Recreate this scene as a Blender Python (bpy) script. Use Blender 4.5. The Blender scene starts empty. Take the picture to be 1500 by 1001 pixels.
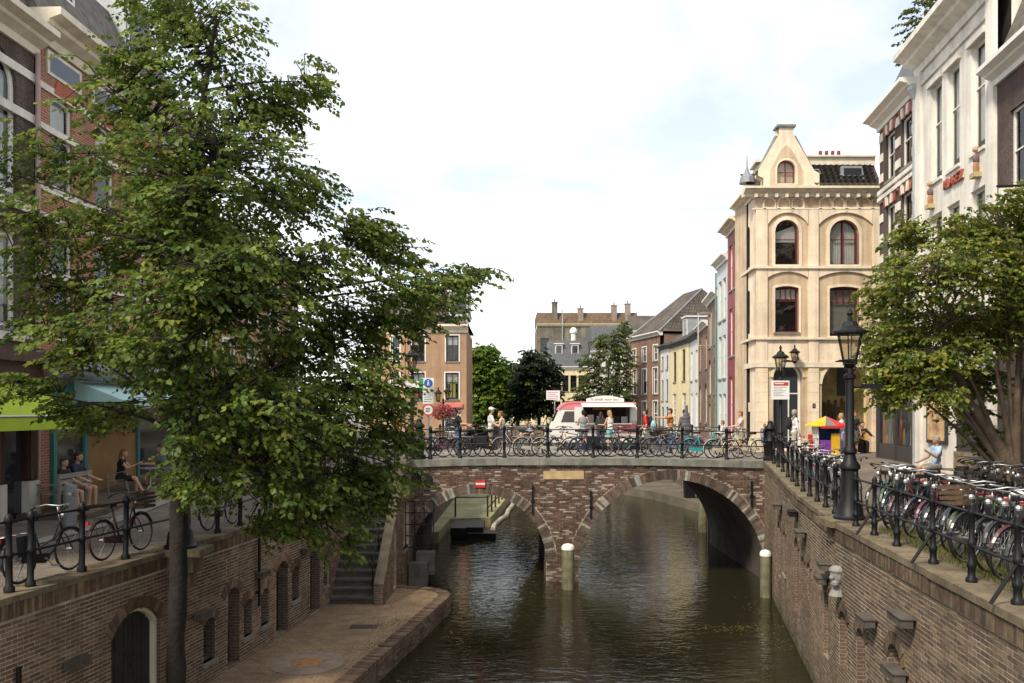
import bpy, bmesh, math, random
from mathutils import Vector, Matrix
from mathutils.geometry import tessellate_polygon
R = math.radians; PI = math.pi
rnd = random.Random(11)
scene = bpy.context.scene
col = scene.collection

# ---------------- camera, sky, sun, exposure ----------------
cam_d = bpy.data.cameras.new('camera'); cam = bpy.data.objects.new('camera', cam_d); col.objects.link(cam)
cam.location = (0, 0, 6.0); cam.rotation_euler = (R(90), 0, 0)
cam_d.sensor_width = 36; cam_d.lens = 29.04; cam_d.shift_y = 0.0663
cam_d.clip_start = .1; cam_d.clip_end = 3000
scene.camera = cam
scene.cycles.max_bounces = 6; scene.cycles.diffuse_bounces = 3; scene.cycles.glossy_bounces = 3; scene.cycles.transparent_max_bounces = 8

SUN_EL, SUN_AZ = 48, 222            # degrees; azimuth clockwise from +Y
world = bpy.data.worlds.new('World'); scene.world = world; world.use_nodes = True
nt = world.node_tree; nt.nodes.clear()
def N(t, **k):
    n = nt.nodes.new(t)
    for a, b in k.items(): setattr(n, a, b)
    return n
L = nt.links.new
sky = N('ShaderNodeTexSky', sky_type='NISHITA', sun_disc=False, sun_elevation=R(SUN_EL), sun_rotation=R(SUN_AZ), air_density=1.0, dust_density=1.0, ozone_density=1.0)
tc = N('ShaderNodeTexCoord'); sep = N('ShaderNodeSeparateXYZ'); L(tc.outputs['Generated'], sep.inputs[0])
zz = N('ShaderNodeMath', operation='ADD'); zz.inputs[1].default_value = .22; L(sep.outputs[2], zz.inputs[0])
zm = N('ShaderNodeMath', operation='MAXIMUM'); zm.inputs[1].default_value = .1; L(zz.outputs[0], zm.inputs[0])
dx = N('ShaderNodeMath', operation='DIVIDE'); L(sep.outputs[0], dx.inputs[0]); L(zm.outputs[0], dx.inputs[1])
dy = N('ShaderNodeMath', operation='DIVIDE'); L(sep.outputs[1], dy.inputs[0]); L(zm.outputs[0], dy.inputs[1])
cmb = N('ShaderNodeCombineXYZ'); L(dx.outputs[0], cmb.inputs[0]); L(dy.outputs[0], cmb.inputs[1])
nz = N('ShaderNodeTexNoise'); nz.inputs['Scale'].default_value = 1.15; nz.inputs['Detail'].default_value = 7; nz.inputs['Roughness'].default_value = .55; nz.inputs['Distortion'].default_value = .3
L(cmb.outputs[0], nz.inputs['Vector'])
rp = N('ShaderNodeValToRGB'); rp.color_ramp.elements[0].position = .40; rp.color_ramp.elements[1].position = .64
L(nz.outputs['Fac'], rp.inputs[0])
cl = N('ShaderNodeMath', operation='MULTIPLY_ADD'); cl.inputs[1].default_value = .6; cl.inputs[2].default_value = .4; L(rp.outputs[0], cl.inputs[0])
cr = N('ShaderNodeMix', data_type='RGBA'); cr.inputs['B'].default_value = (7.0, 6.95, 6.85, 1); L(cl.outputs[0], cr.inputs['Factor']); L(sky.outputs[0], cr.inputs['A'])
bg = N('ShaderNodeBackground'); bg.inputs[1].default_value = .1; L(cr.outputs['Result'], bg.inputs[0])
wo = N('ShaderNodeOutputWorld'); L(bg.outputs[0], wo.inputs[0])

sun_d = bpy.data.lights.new('sun', 'SUN'); sun_d.energy = 2.3; sun_d.angle = R(9); sun_d.color = (1, .90, .74)
sun = bpy.data.objects.new('sun', sun_d); col.objects.link(sun)
sdir = Vector((math.sin(R(SUN_AZ))*math.cos(R(SUN_EL)), math.cos(R(SUN_AZ))*math.cos(R(SUN_EL)), math.sin(R(SUN_EL))))
sun.rotation_euler = sdir.to_track_quat('Z', 'Y').to_euler(); sun.location = (0, 0, 40)
vs = scene.view_settings; vs.view_transform = 'Standard'; vs.look = 'None'; vs.gamma = 1; vs.exposure = 1.12; vs.use_curve_mapping = False

# ---------------- materials ----------------
MATS = {}
def _new(name):
    m = bpy.data.materials.new(name); m.use_nodes = True; MATS[name] = m
    t = m.node_tree; b = t.nodes['Principled BSDF']; return m, t, b
def _bump(t, b, src, dist, strength=1.0):
    n = t.nodes.new('ShaderNodeBump'); n.inputs['Distance'].default_value = dist; n.inputs['Strength'].default_value = strength
    t.links.new(src, n.inputs['Height']); t.links.new(n.outputs[0], b.inputs['Normal'])
def _mul(t, a, bsock, fac=1.0):
    x = t.nodes.new('ShaderNodeMix'); x.data_type = 'RGBA'; x.blend_type = 'MULTIPLY'; x.inputs['Factor'].default_value = fac
    t.links.new(a, x.inputs['A']); t.links.new(bsock, x.inputs['B']); return x.outputs['Result']
def _noise(t, coord, scale, detail=5, lo=.35, hi=.65, c0=.7, c1=1.15, stretch=None):
    tc = t.nodes.new('ShaderNodeTexCoord'); src = tc.outputs[coord]
    if stretch:
        mp = t.nodes.new('ShaderNodeMapping'); mp.inputs['Scale'].default_value = stretch; t.links.new(src, mp.inputs[0]); src = mp.outputs[0]
    n = t.nodes.new('ShaderNodeTexNoise'); n.inputs['Scale'].default_value = scale; n.inputs['Detail'].default_value = detail
    t.links.new(src, n.inputs['Vector'])
    r = t.nodes.new('ShaderNodeValToRGB'); r.color_ramp.elements[0].position = lo; r.color_ramp.elements[1].position = hi
    r.color_ramp.elements[0].color = (c0, c0, c0, 1); r.color_ramp.elements[1].color = (c1, c1, c1, 1)
    t.links.new(n.outputs['Fac'], r.inputs[0]); return r.outputs[0], n.outputs['Fac']
def mat(name, c, rough=.6, var=.15, scale=2.5, metal=0, bump=0, bscale=30, spec=.4, streak=0):
    if name in MATS: return MATS[name]
    m, t, b = _new(name)
    rgb = t.nodes.new('ShaderNodeRGB'); rgb.outputs[0].default_value = (*c, 1); out = rgb.outputs[0]
    if var:
        o, f = _noise(t, 'Object', scale, c0=1-var, c1=1+var*.6); out = _mul(t, out, o)
        o2, f2 = _noise(t, 'Object', scale*9, c0=1-var*.5, c1=1+var*.3); out = _mul(t, out, o2)
    if streak:
        o3, f3 = _noise(t, 'Object', 1.0, c0=1-streak, c1=1.05, stretch=(3.5, 3.5, .22), lo=.3, hi=.6); out = _mul(t, out, o3)
    t.links.new(out, b.inputs['Base Color'])
    b.inputs['Roughness'].default_value = rough; b.inputs['Metallic'].default_value = metal; b.inputs['Specular IOR Level'].default_value = spec
    if bump:
        o, f = _noise(t, 'Object', bscale); _bump(t, b, f, bump)
    return m
def vmat(name, rough=.8, var=.25, scale=6, spec=.25, bump=.004, bscale=60, big=0, transl=0):
    if name in MATS: return MATS[name]
    m, t, b = _new(name)
    a = t.nodes.new('ShaderNodeAttribute'); a.attribute_name = 'Col'; out = a.outputs['Color']
    if var:
        o, f = _noise(t, 'Object', scale, c0=1-var, c1=1+var*.5); out = _mul(t, out, o)
    if big:
        o, f = _noise(t, 'Object', .55, c0=1-big, c1=1+big*.35, stretch=(1, 1, .55)); out = _mul(t, out, o)
        o, f = _noise(t, 'Object', .8, c0=1-big*.6, c1=1.1, stretch=(3, 3, .2)); out = _mul(t, out, o)
    t.links.new(out, b.inputs['Base Color']); b.inputs['Roughness'].default_value = rough; b.inputs['Specular IOR Level'].default_value = spec
    if bump:
        o, f = _noise(t, 'Object', bscale); _bump(t, b, f, bump)
    if transl:
        tr = t.nodes.new('ShaderNodeBsdfTranslucent'); mx = t.nodes.new('ShaderNodeMixShader'); mx.inputs[0].default_value = transl
        t.links.new(out, tr.inputs[0]); t.links.new(b.outputs[0], mx.inputs[1]); t.links.new(tr.outputs[0], mx.inputs[2])
        t.links.new(mx.outputs[0], t.nodes['Material Output'].inputs[0])
    return m
def brickmat(name, c1, c2, mortar, bw=.215, rh=.066, ms=.011, var=.3, herring=False, pale=None):
    if name in MATS: return MATS[name]
    m, t, b = _new(name)
    uv = t.nodes.new('ShaderNodeUVMap'); uv.uv_map = 'UV'; src = uv.outputs[0]
    br = t.nodes.new('ShaderNodeTexBrick'); br.inputs['Scale'].default_value = 1; br.inputs['Brick Width'].default_value = bw; br.inputs['Row Height'].default_value = rh
    br.inputs['Mortar Size'].default_value = ms; br.inputs['Mortar Smooth'].default_value = .2; br.inputs['Bias'].default_value = 0
    br.inputs['Color1'].default_value = (*c1, 1); br.inputs['Color2'].default_value = (*c2, 1); br.inputs['Mortar'].default_value = (*mortar, 1)
    t.links.new(src, br.inputs['Vector']); out = br.outputs['Color']
    o, f = _noise(t, 'Object', .7, c0=1-var, c1=1+var*.4); out = _mul(t, out, o)
    o, f = _noise(t, 'Object', 14, c0=1-var*.7, c1=1+var*.4); out = _mul(t, out, o)
    o, f = _noise(t, 'Object', 1.0, c0=1-var*.7, c1=1.05, stretch=(3, 3, .2)); out = _mul(t, out, o)
    t.links.new(out, b.inputs['Base Color']); b.inputs['Roughness'].default_value = .88; b.inputs['Specular IOR Level'].default_value = .2
    inv = t.nodes.new('ShaderNodeMath'); inv.operation = 'SUBTRACT'; inv.inputs[0].default_value = 1; t.links.new(br.outputs['Fac'], inv.inputs[1])
    _bump(t, b, inv.outputs[0], .006)
    return m
def glassmat(name='window_glass', tint=(.92, .94, .94), refl=.06):
    if name in MATS: return MATS[name]
    m, t, b = _new(name); t.nodes.remove(b)
    tr = t.nodes.new('ShaderNodeBsdfTransparent'); tr.inputs[0].default_value = (*tint, 1)
    gl = t.nodes.new('ShaderNodeBsdfGlossy'); gl.inputs['Roughness'].default_value = .03
    nb, nf = _noise(t, 'Object', 1.3); bp = t.nodes.new('ShaderNodeBump'); bp.inputs['Distance'].default_value = .01; t.links.new(nf, bp.inputs['Height']); t.links.new(bp.outputs[0], gl.inputs['Normal'])
    fr = t.nodes.new('ShaderNodeLayerWeight'); fr.inputs[0].default_value = .35
    mp = t.nodes.new('ShaderNodeMath'); mp.operation = 'MULTIPLY_ADD'; mp.inputs[1].default_value = .5; mp.inputs[2].default_value = refl; t.links.new(fr.outputs['Fresnel'], mp.inputs[0])
    mx = t.nodes.new('ShaderNodeMixShader'); t.links.new(mp.outputs[0], mx.inputs[0]); t.links.new(tr.outputs[0], mx.inputs[1]); t.links.new(gl.outputs[0], mx.inputs[2])
    t.links.new(mx.outputs[0], t.nodes['Material Output'].inputs[0]); return m

# ---------------- objects ----------------
WL = {}
def root_loc(o):
    return WL.get(o.name, Vector((0, 0, 0))) if o else Vector((0, 0, 0))
def tag(o, label=None, cat=None, group=None, kind=None):
    if label: o['label'] = label
    if cat: o['category'] = cat
    if group: o['group'] = group
    if kind: o['kind'] = kind
    return o
def empty(name, loc, label=None, cat=None, group=None, rz=0):
    o = bpy.data.objects.new(name, None); col.objects.link(o); o.location = loc; o.rotation_euler = (0, 0, rz)
    o.empty_display_size = .2; WL[o.name] = Vector(loc); return tag(o, label, cat, group)
def link(name, me, mats, parent=None, wl=None):
    o = bpy.data.objects.new(name, me); col.objects.link(o)
    if parent: o.parent = parent
    WL[o.name] = wl if wl is not None else root_loc(parent)
    return o
def children(o): return [c for c in bpy.data.objects if c.parent == o]
def copy_tree(o, parent=None, kids=None):
    c = o.copy(); col.objects.link(c)
    if parent: c.parent = parent
    for ch in kids[o.name]: copy_tree(ch, c, kids)
    return c
def kidmap(root):
    km = {}; st = [root]
    while st:
        o = st.pop(); km[o.name] = list(o.children); st += list(o.children)
    return km

class MB:
    def __init__(s): s.v = []; s.f = []; s.c = []; s.uv = []; s.m = []
    def add(s, vs, fs, c=None, uv=None, mi=0):
        b = len(s.v); s.v += [tuple(x) for x in vs]
        for k, f in enumerate(fs):
            s.f.append(tuple(i+b for i in f)); s.c.append(c); s.m.append(mi)
            s.uv.append([uv[i] for i in f] if uv else None)
    def box(s, c, d, M=None, mi=0, col=None, rz=0):
        x, y, z = d[0]/2, d[1]/2, d[2]/2; c = Vector(c)
        vs = [Vector((a*x, b*y, e*z)) for e in (-1, 1) for a, b in ((-1, -1), (1, -1), (1, 1), (-1, 1))]
        if rz: M = Matrix.Rotation(rz, 3, 'Z')
        if M is not None: vs = [M @ p for p in vs]
        s.add([p+c for p in vs], [(0, 3, 2, 1), (4, 5, 6, 7), (0, 1, 5, 4), (1, 2, 6, 5), (2, 3, 7, 6), (3, 0, 4, 7)], mi=mi, c=col)
    def tube(s, pts, r, n=6, mi=0, col=None, cap=True, flat=None):
        pts = [Vector(p) for p in pts]; k = len(pts); rr = r if isinstance(r, (list, tuple)) else [r]*k
        rings = []; prev = None
        for i, p in enumerate(pts):
            d = (pts[min(i+1, k-1)]-pts[max(i-1, 0)])
            if d.length < 1e-6: d = Vector((0, 0, 1))
            d.normalize()
            if prev is None:
                a = Vector((0, 0, 1)) if abs(d.z) < .9 else Vector((1, 0, 0)); x = d.cross(a).normalized()
            else:
                x = prev-d*prev.dot(d)
                x = x.normalized() if x.length > 1e-5 else d.orthogonal().normalized()
            prev = x; y = d.cross(x)
            rings.append([p+(x*math.cos(2*PI*j/n)+y*math.sin(2*PI*j/n)*(flat or 1))*rr[i] for j in range(n)])
        vs = [q for g in rings for q in g]; fs = []
        for i in range(k-1):
            for j in range(n):
                a = i*n+j; b = i*n+(j+1) % n; fs.append((a, b, b+n, a+n))
        if cap: fs.append(tuple(range(n-1, -1, -1))); fs.append(tuple(range((k-1)*n, k*n)))
        s.add(vs, fs, mi=mi, c=col)
    def lathe(s, prof, c, n=12, mi=0, col=None, sq=False):
        c = Vector(c); vs = []; fs = []; k = len(prof)
        for r, z in prof:
            for j in range(n):
                a = 2*PI*(j+(.5 if n == 4 else 0))/n; q = r*(1.414 if n == 4 else 1)
                vs.append(c+Vector((q*math.cos(a), q*math.sin(a), z)))
        for i in range(k-1):
            for j in range(n):
                a = i*n+j; b = i*n+(j+1) % n; fs.append((a, b, b+n, a+n))
        fs.append(tuple(range(n-1, -1, -1))); fs.append(tuple(range((k-1)*n, k*n)))
        s.add(vs, fs, mi=mi, c=col)
    def torus(s, c, Rm, r, ax='Y', n=24, m=6, mi=0, a0=0, a1=2*PI):
        c = Vector(c); full = abs(a1-a0-2*PI) < 1e-4; vs = []; fs = []; k = n if full else n+1
        for i in range(k):
            a = a0+(a1-a0)*i/n; e = Vector((math.cos(a), 0, math.sin(a)))
            for j in range(m):
                b = 2*PI*j/m; p = e*(Rm+r*math.cos(b))+Vector((0, r*math.sin(b), 0))
                if ax == 'Z': p = Vector((p.x, p.z, p.y))
                if ax == 'X': p = Vector((p.y, p.x, p.z))
                vs.append(c+p)
        for i in range(n):
            for j in range(m):
                a = i*m+j; b = i*m+(j+1) % m; q = ((i+1) % k)*m; fs.append((a, b, q+(j+1) % m, q+j))
        s.add(vs, fs, mi=mi)
    def ball(s, c, r, n=8, mi=0, sc=(1, 1, 1), col=None):
        c = Vector(c); prof = []; vs = []; fs = []; h = max(4, n//2+1)
        for i in range(h+1):
            a = -PI/2+PI*i/h
            for j in range(n):
                b = 2*PI*j/n; vs.append(c+Vector((r*sc[0]*math.cos(a)*math.cos(b), r*sc[1]*math.cos(a)*math.sin(b), r*sc[2]*math.sin(a))))
        for i in range(h):
            for j in range(n):
                a = i*n+j; b = i*n+(j+1) % n; fs.append((a, b, b+n, a+n))
        s.add(vs, fs, mi=mi, c=col)
    def prism(s, poly, f0, f1, mi=0, col=None):
        """closed polygon, f0/f1 map a 2-D point to the two end faces"""
        n = len(poly); vs = [f0(p) for p in poly]+[f1(p) for p in poly]
        fs = [tuple(range(n)), tuple(range(2*n-1, n-1, -1))]+[(i, n+i, n+(i+1) % n, (i+1) % n) for i in range(n)]
        s.add(vs, fs, mi=mi, c=col)
    def build(s, name, mats, parent=None, smooth=False, local=False, kind=None, autos=None):
        off = Vector((0, 0, 0)) if local else root_loc(parent)
        me = bpy.data.meshes.new(name); me.from_pydata([(x-off.x, y-off.y, z-off.z) for x, y, z in s.v], [], s.f)
        if not isinstance(mats, (list, tuple)): mats = [mats]
        for m in mats: me.materials.append(m)
        if any(s.m): me.polygons.foreach_set('material_index', s.m)
        if any(c is not None for c in s.c):
            ca = me.color_attributes.new('Col', 'FLOAT_COLOR', 'CORNER'); buf = []
            for f, c in zip(s.f, s.c):
                c = c or (.5, .5, .5)
                buf += [c[0], c[1], c[2], 1.0]*len(f)
            ca.data.foreach_set('color', buf)
        if any(u is not None for u in s.uv):
            ul = me.uv_layers.new(name='UV'); buf = []
            for f, u in zip(s.f, s.uv):
                for i in range(len(f)): buf += list(u[i]) if u else [0, 0]
            ul.data.foreach_set('uv', buf)
        if smooth: me.polygons.foreach_set('use_smooth', [True]*len(s.f))
        me.update()
        if smooth and autos is not None:
            try: me.set_sharp_from_angle(angle=R(autos))
            except Exception: pass
        o = link(name, me, mats, parent)
        if kind: o['kind'] = kind
        return o

class Fr:
    """facade frame: u to the right seen from outside, v up (absolute z), w outward"""
    def __init__(s, a, b, z=0):
        s.o = Vector((a[0], a[1], z)); d = Vector((b[0]-a[0], b[1]-a[1], 0)); s.len = d.length; s.U = d.normalized(); s.N = Vector((s.U.y, -s.U.x, 0))
    def p(s, u, v, w=0): return s.o+s.U*u+s.N*w+Vector((0, 0, v))
    def box(s, mb, u0, u1, v0, v1, w0, w1, mi=0, col=None):
        P = s.p
        vs = [P(u0, v0, w0), P(u1, v0, w0), P(u1, v0, w1), P(u0, v0, w1), P(u0, v1, w0), P(u1, v1, w0), P(u1, v1, w1), P(u0, v1, w1)]
        uv = [(u0, v0), (u1, v0), (u1, v0), (u0, v0), (u0, v1), (u1, v1), (u1, v1), (u0, v1)]
        mb.add(vs, [(0, 3, 2, 1), (4, 5, 6, 7), (0, 1, 5, 4), (1, 2, 6, 5), (2, 3, 7, 6), (3, 0, 4, 7)], mi=mi, c=col, uv=uv)
    def prism(s, mb, poly, w0, w1, mi=0, col=None):
        mb.prism(poly, lambda q: s.p(q[0], q[1], w0), lambda q: s.p(q[0], q[1], w1), mi, col)
def outl(u0, v0, w, h, rise=0, n=10):
    pts = [(u0, v0), (u0+w, v0)]
    if rise <= .005: return pts+[(u0+w, v0+h), (u0, v0+h)]
    Rr = (w*w/4+rise*rise)/(2*rise); cu = u0+w/2; cv = v0+h-Rr; a = math.asin(min(1, w/2/Rr))
    if rise > w/2-.01: a = PI/2
    for i in range(n+1):
        t = a-2*a*i/n; pts.append((cu+Rr*math.sin(t), cv+Rr*math.cos(t)))
    return pts
def inset(o, t):  # o=(u0,v0,w,h,rise)
    u0, v0, w, h, r = o; return (u0+t, v0+t, w-2*t, h-2*t, r*(w-2*t)/w if r else 0)
def panel(mb, F, outline, holes, w=0, reveal=.15, mi=0, rmi=0):
    polys = [[Vector((a, b, 0)) for a, b in outline]]+[[Vector((a, b, 0)) for a, b in h] for h in holes]
    flat = [q for p in polys for q in p]
    tris = tessellate_polygon(polys)
    mb.add([F.p(q.x, q.y, w) for q in flat], [t for t in tris], uv=[(q.x, q.y) for q in flat], mi=mi)
    for h in holes:
        n = len(h)
        mb.add([F.p(a, b, w) for a, b in h]+[F.p(a, b, w-reveal) for a, b in h], [(i, (i+1) % n, n+(i+1) % n, n+i) for i in range(n)],
               uv=[(a, b) for a, b in h]+[(a+reveal, b) for a, b in h], mi=rmi)
def ring(mb, F, o, i, w0, w1, mi=0):
    n = len(o)
    vs = [F.p(*q, w1) for q in o]+[F.p(*q, w1) for q in i]+[F.p(*q, w0) for q in o]+[F.p(*q, w0) for q in i]
    fs = []
    for k in range(n):
        j = (k+1) % n; fs += [(k, j, n+j, n+k), (n+k, n+j, 3*n+j, 3*n+k), (2*n+k, 2*n+j, j, k)]
    mb.add(vs, fs, mi=mi)
def window(F, par, u0, v0, w, h, rise=0, fm=None, ft=.06, wd=-.12, mull=(), trans=(), sill=None, curt=None, cm=None, glass=None, name='window', fd=.06, bars=None, extra=None):
    fm = fm or MATS['white_paint']; o = (u0, v0, w, h, rise); i = inset(o, ft); mb = MB()
    O = outl(*o); I = outl(*i); ring(mb, F, O, I, wd, wd+fd)
    iu, iv, iw, ih, ir = i
    def vtop(u):
        if ir <= .005: return iv+ih
        Rr = (iw*iw/4+ir*ir)/(2*ir); q = Rr*Rr-(u-iu-iw/2)**2
        return iv+ih-Rr+math.sqrt(max(q, 0))
    bt = ft*.55
    for f in mull:
        f0, lo, hi = f if isinstance(f, tuple) else (f, 0, 1)
        u = iu+iw*f0; F.box(mb, u-bt/2, u+bt/2, iv+ih*lo, min(vtop(u), iv+ih*hi), wd+.005, wd+fd-.01)
    for f in trans:
        v = iv+ih*f; F.box(mb, iu, iu+iw, v-bt/2, v+bt/2, wd+.003, wd+fd-.005)
    win = mb.build(name, fm, par)
    g = MB(); g.add([F.p(*q, wd+.02) for q in I], [tuple(range(len(I)))]); g.build('pane', glass or MATS['window_glass'], win)
    if curt:
        c = MB(); kind, amt = curt
        if kind == 'blind': 
            c.add([F.p(iu+.01, iv+ih*(1-amt), wd-.06), F.p(iu+iw-.01, iv+ih*(1-amt), wd-.06), F.p(iu+iw-.01, iv+ih-.01 if not ir else iv+ih-ir*.3, wd-.06), F.p(iu+.01, iv+ih-.01 if not ir else iv+ih-ir, wd-.06)], [(0, 1, 2, 3)])
            nm = 'blind'
        else:
            nm = 'curtain'; n = max(4, int(iw*amt/.05)); sides = ((iu, 1), (iu+iw, -1)) if kind == 'pair' else ((iu, 1),)
            for su, sg in sides:
                vs = []
                for k in range(n+1):
                    u = su+sg*iw*amt*k/n; ww = wd-.09+.02*(k % 2); vs += [F.p(u, iv, ww), F.p(u, vtop(min(max(u, iu+.01), iu+iw-.01)), ww)]
                c.add(vs, [(2*k, 2*k+2, 2*k+3, 2*k+1) for k in range(n)])
        c.build(nm, cm or MATS['curtain'], win)
    if sill:
        sm = MB(); F.box(sm, u0-.05, u0+w+.05, v0-.09, v0, wd, .06); sm.build('sill', sill, win)
    return win
def text_mesh(name, txt, size, m, par, M, extrude=.004):
    cu = bpy.data.curves.new('txt', 'FONT'); cu.body = txt; cu.size = size; cu.extrude = extrude; cu.align_x = 'CENTER'; cu.align_y = 'CENTER'; cu.resolution_u = 2
    tmp = bpy.data.objects.new('txt', cu); col.objects.link(tmp)
    me = bpy.data.meshes.new_from_object(tmp); bpy.data.objects.remove(tmp); bpy.data.curves.remove(cu)
    me.transform(Matrix.Translation(-root_loc(par)) @ M); me.materials.clear(); me.materials.append(m); me.name = name
    return link(name, me, m, par)
def frmat(F, u, v, w):
    p = F.p(u, v, w); return Matrix(((F.U.x, 0, F.N.x, p.x), (F.U.y, 0, F.N.y, p.y), (0, 1, 0, p.z), (0, 0, 0, 1)))

# shared materials
mat('white_paint', (.72, .70, .64), .45, .06); mat('cream_paint', (.70, .62, .47), .5, .08); mat('black_iron', (.008, .008, .009), .5, .2, 8, spec=.25)
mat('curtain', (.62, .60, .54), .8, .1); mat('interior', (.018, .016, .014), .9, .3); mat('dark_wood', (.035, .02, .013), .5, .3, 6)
mat('stone_sill', (.22, .21, .19), .75, .2); mat('bluestone', (.17, .17, .155), .7, .3, 3, bump=.003); mat('zinc', (.33, .35, .36), .45, .15, metal=.3)
mat('lead', (.20, .21, .22), .55, .2); mat('steel', (.42, .42, .41), .42, .05, metal=.9); mat('rubber', (.012, .012, .012), .7, .1)
mat('skin', (.52, .30, .20), .5, .06); mat('skin_tan', (.40, .22, .14), .5, .06)
glassmat()
# ---------------- plan of the place (x right, y away, z up; water at 0) ----------------
LP = [(-8.93, 0), (-6.0, 17.4), (-5.15, 23.3), (-4.85, 28.8)]
RP = [(4.15, 0), (6.05, 15.4), (8.8, 28.8)]
BY0, BY1 = 28.8, 36.9
def lin(P, y):
    for a, b in zip(P, P[1:]):
        if y <= b[1] or b is P[-1]: return a[0]+(b[0]-a[0])*(y-a[1])/(b[1]-a[1])
def sst(a, b, t):
    t = min(1, max(0, (t-a)/(b-a))); return t*t*(3-2*t)
def zl(y): return 3.4+.8*sst(18, 28.5, y)
def zr(y): return 3.9+.3*sst(20, 28.5, y)
def zd(x): return 4.3-.1*sst(4, 9.5, x)-.1*sst(-1, -4.5, x)

# water
def watermat():
    m, t, b = _new('canal_water')
    b.inputs['Base Color'].default_value = (.019, .017, .008, 1); b.inputs['Roughness'].default_value = .03; b.inputs['IOR'].default_value = 1.33; b.inputs['Specular IOR Level'].default_value = .95
    tc = t.nodes.new('ShaderNodeTexCoord')
    hs = []
    for sc, st, amp, dist in ((.9, (1, 2.0, 1), .8, .5), (2.6, (1, 2.3, 1), .55, .5), (8, (1, 2.0, 1), .13, .2)):
        mp = t.nodes.new('ShaderNodeMapping'); mp.inputs['Scale'].default_value = st; mp.inputs['Rotation'].default_value = (0, 0, R(8)); t.links.new(tc.outputs['Object'], mp.inputs[0])
        n = t.nodes.new('ShaderNodeTexNoise'); n.inputs['Scale'].default_value = sc; n.inputs['Detail'].default_value = 2; n.inputs['Distortion'].default_value = dist; t.links.new(mp.outputs[0], n.inputs['Vector'])
        k = t.nodes.new('ShaderNodeMath'); k.operation = 'MULTIPLY'; k.inputs[1].default_value = amp; t.links.new(n.outputs['Fac'], k.inputs[0]); hs.append(k.outputs[0])
    a = t.nodes.new('ShaderNodeMath'); t.links.new(hs[0], a.inputs[0]); t.links.new(hs[1], a.inputs[1])
    a2 = t.nodes.new('ShaderNodeMath'); t.links.new(a.outputs[0], a2.inputs[0]); t.links.new(hs[2], a2.inputs[1])
    _bump(t, b, a2.outputs[0], .024)
    return m
w = MB(); w.add([(-30, -6, 0), (45, -6, 0), (45, 130, 0), (-30, 130, 0)], [(0, 1, 2, 3)])
tag(w.build('water', watermat()), 'dark olive green rippled canal water', None, kind='structure')

pave = brickmat('street_paving', (.23, .185, .145), (.17, .14, .115), (.12, .105, .09), bw=.2, rh=.07, ms=.006, var=.25)
pave2 = brickmat('wharf_paving', (.36, .24, .135), (.28, .185, .11), (.16, .13, .085), bw=.2, rh=.065, ms=.008, var=.3)
flag = mat('pavement_flags', (.25, .235, .21), .8, .25, 1.2, bump=.003)
def sheet(name, rows, m, label, uvs=1.0):
    """rows: list of rows of (x,y,z)"""
    mb = MB(); n = len(rows[0]); vs = [p for r in rows for p in r]
    mb.add(vs, [(i*n+j, i*n+j+1, (i+1)*n+j+1, (i+1)*n+j) for i in range(len(rows)-1) for j in range(n-1)], uv=[(p[0]*uvs, p[1]*uvs) for p in vs])
    return tag(mb.build(name, m), label, None, kind='structure')
ys = [0, 4, 8, 12, 16, 17.4, 18.5, 20, 21.5, 23.3, 24.5, 26, 27.2, 28.2, 28.8]
sheet('street_left', [[(-40, y, zl(y)), (-12.2, y, zl(y)), (lin(LP, y)-.42, y, zl(y)-.03)] for y in ys]+[[(-40, 40, 4.2), (-12.2, 40, 4.2), (-3.9, 40, 4.2)], [(-40, 62, 4.2), (-12.2, 62, 4.2), (-3.4, 62, 4.2)], [(-40, 130, 4.2), (-12, 130, 4.2), (-3.4, 130, 4.2)]], pave, 'brick paved street along the left quay')
sheet('street_right', [[(lin(RP, y)+.42, y, zr(y)-.03), (13, y, zr(y)), (60, y, zr(y))] for y in (0, 8, 15.4, 20, 22, 24, 26, 28, 28.8)]+[[(9.4, 36, 4.2), (13, 36, 4.2), (60, 36, 4.2)], [(10.4, 44, 4.2), (13, 44, 4.2), (60, 44, 4.2)], [(12.1, 56, 4.2), (13, 56, 4.2), (60, 56, 4.2)], [(11.0, 74, 4.2), (13, 74, 4.2), (60, 74, 4.2)]], pave, 'brick paved street along the right quay')
sheet('far_ground', [[(-300, 84, 4.15), (0, 84, 4.15), (300, 84, 4.15)], [(-300, 900, 4.15), (0, 900, 4.15), (300, 900, 4.15)]], flag, 'ground behind the far houses')
# gutter and pale strip in the left street
sheet('street_gutter', [[(-9.75+.05*(y-12), y, zl(y)+.006), (-9.35+.05*(y-12), y, zl(y)+.006)] for y in ys], flag, 'pale gutter strip in the left street')

PAL_Q = [(0.153, 0.109, 0.072), (0.189, 0.135, 0.085), (0.117, 0.086, 0.06), (0.168, 0.124, 0.085), (0.23, 0.17, 0.11), (0.143, 0.093, 0.065)]
PAL_L = [(0.188, 0.122, 0.078), (0.226, 0.148, 0.09), (0.141, 0.095, 0.065), (0.205, 0.122, 0.08), (0.27, 0.186, 0.115), (0.162, 0.101, 0.07)]
PAL_B = [(0.138, 0.081, 0.06), (0.179, 0.101, 0.073), (0.107, 0.07, 0.056), (0.204, 0.121, 0.085), (0.153, 0.095, 0.075), (0.409, 0.363, 0.31), (0.327, 0.272, 0.22)]
bvm = vmat('old_brick', .88, .28, 9, big=.38, bump=.003, bscale=45)
mortar = mat('lime_mortar', (.44, .385, .30), .95, .3, 1.5, bump=.006, bscale=25, streak=.35)
mossy = mat('mossy_coping', (.15, .118, .072), .9, .4, 1.8, bump=.006, bscale=22)
br = random.Random(5)
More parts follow.
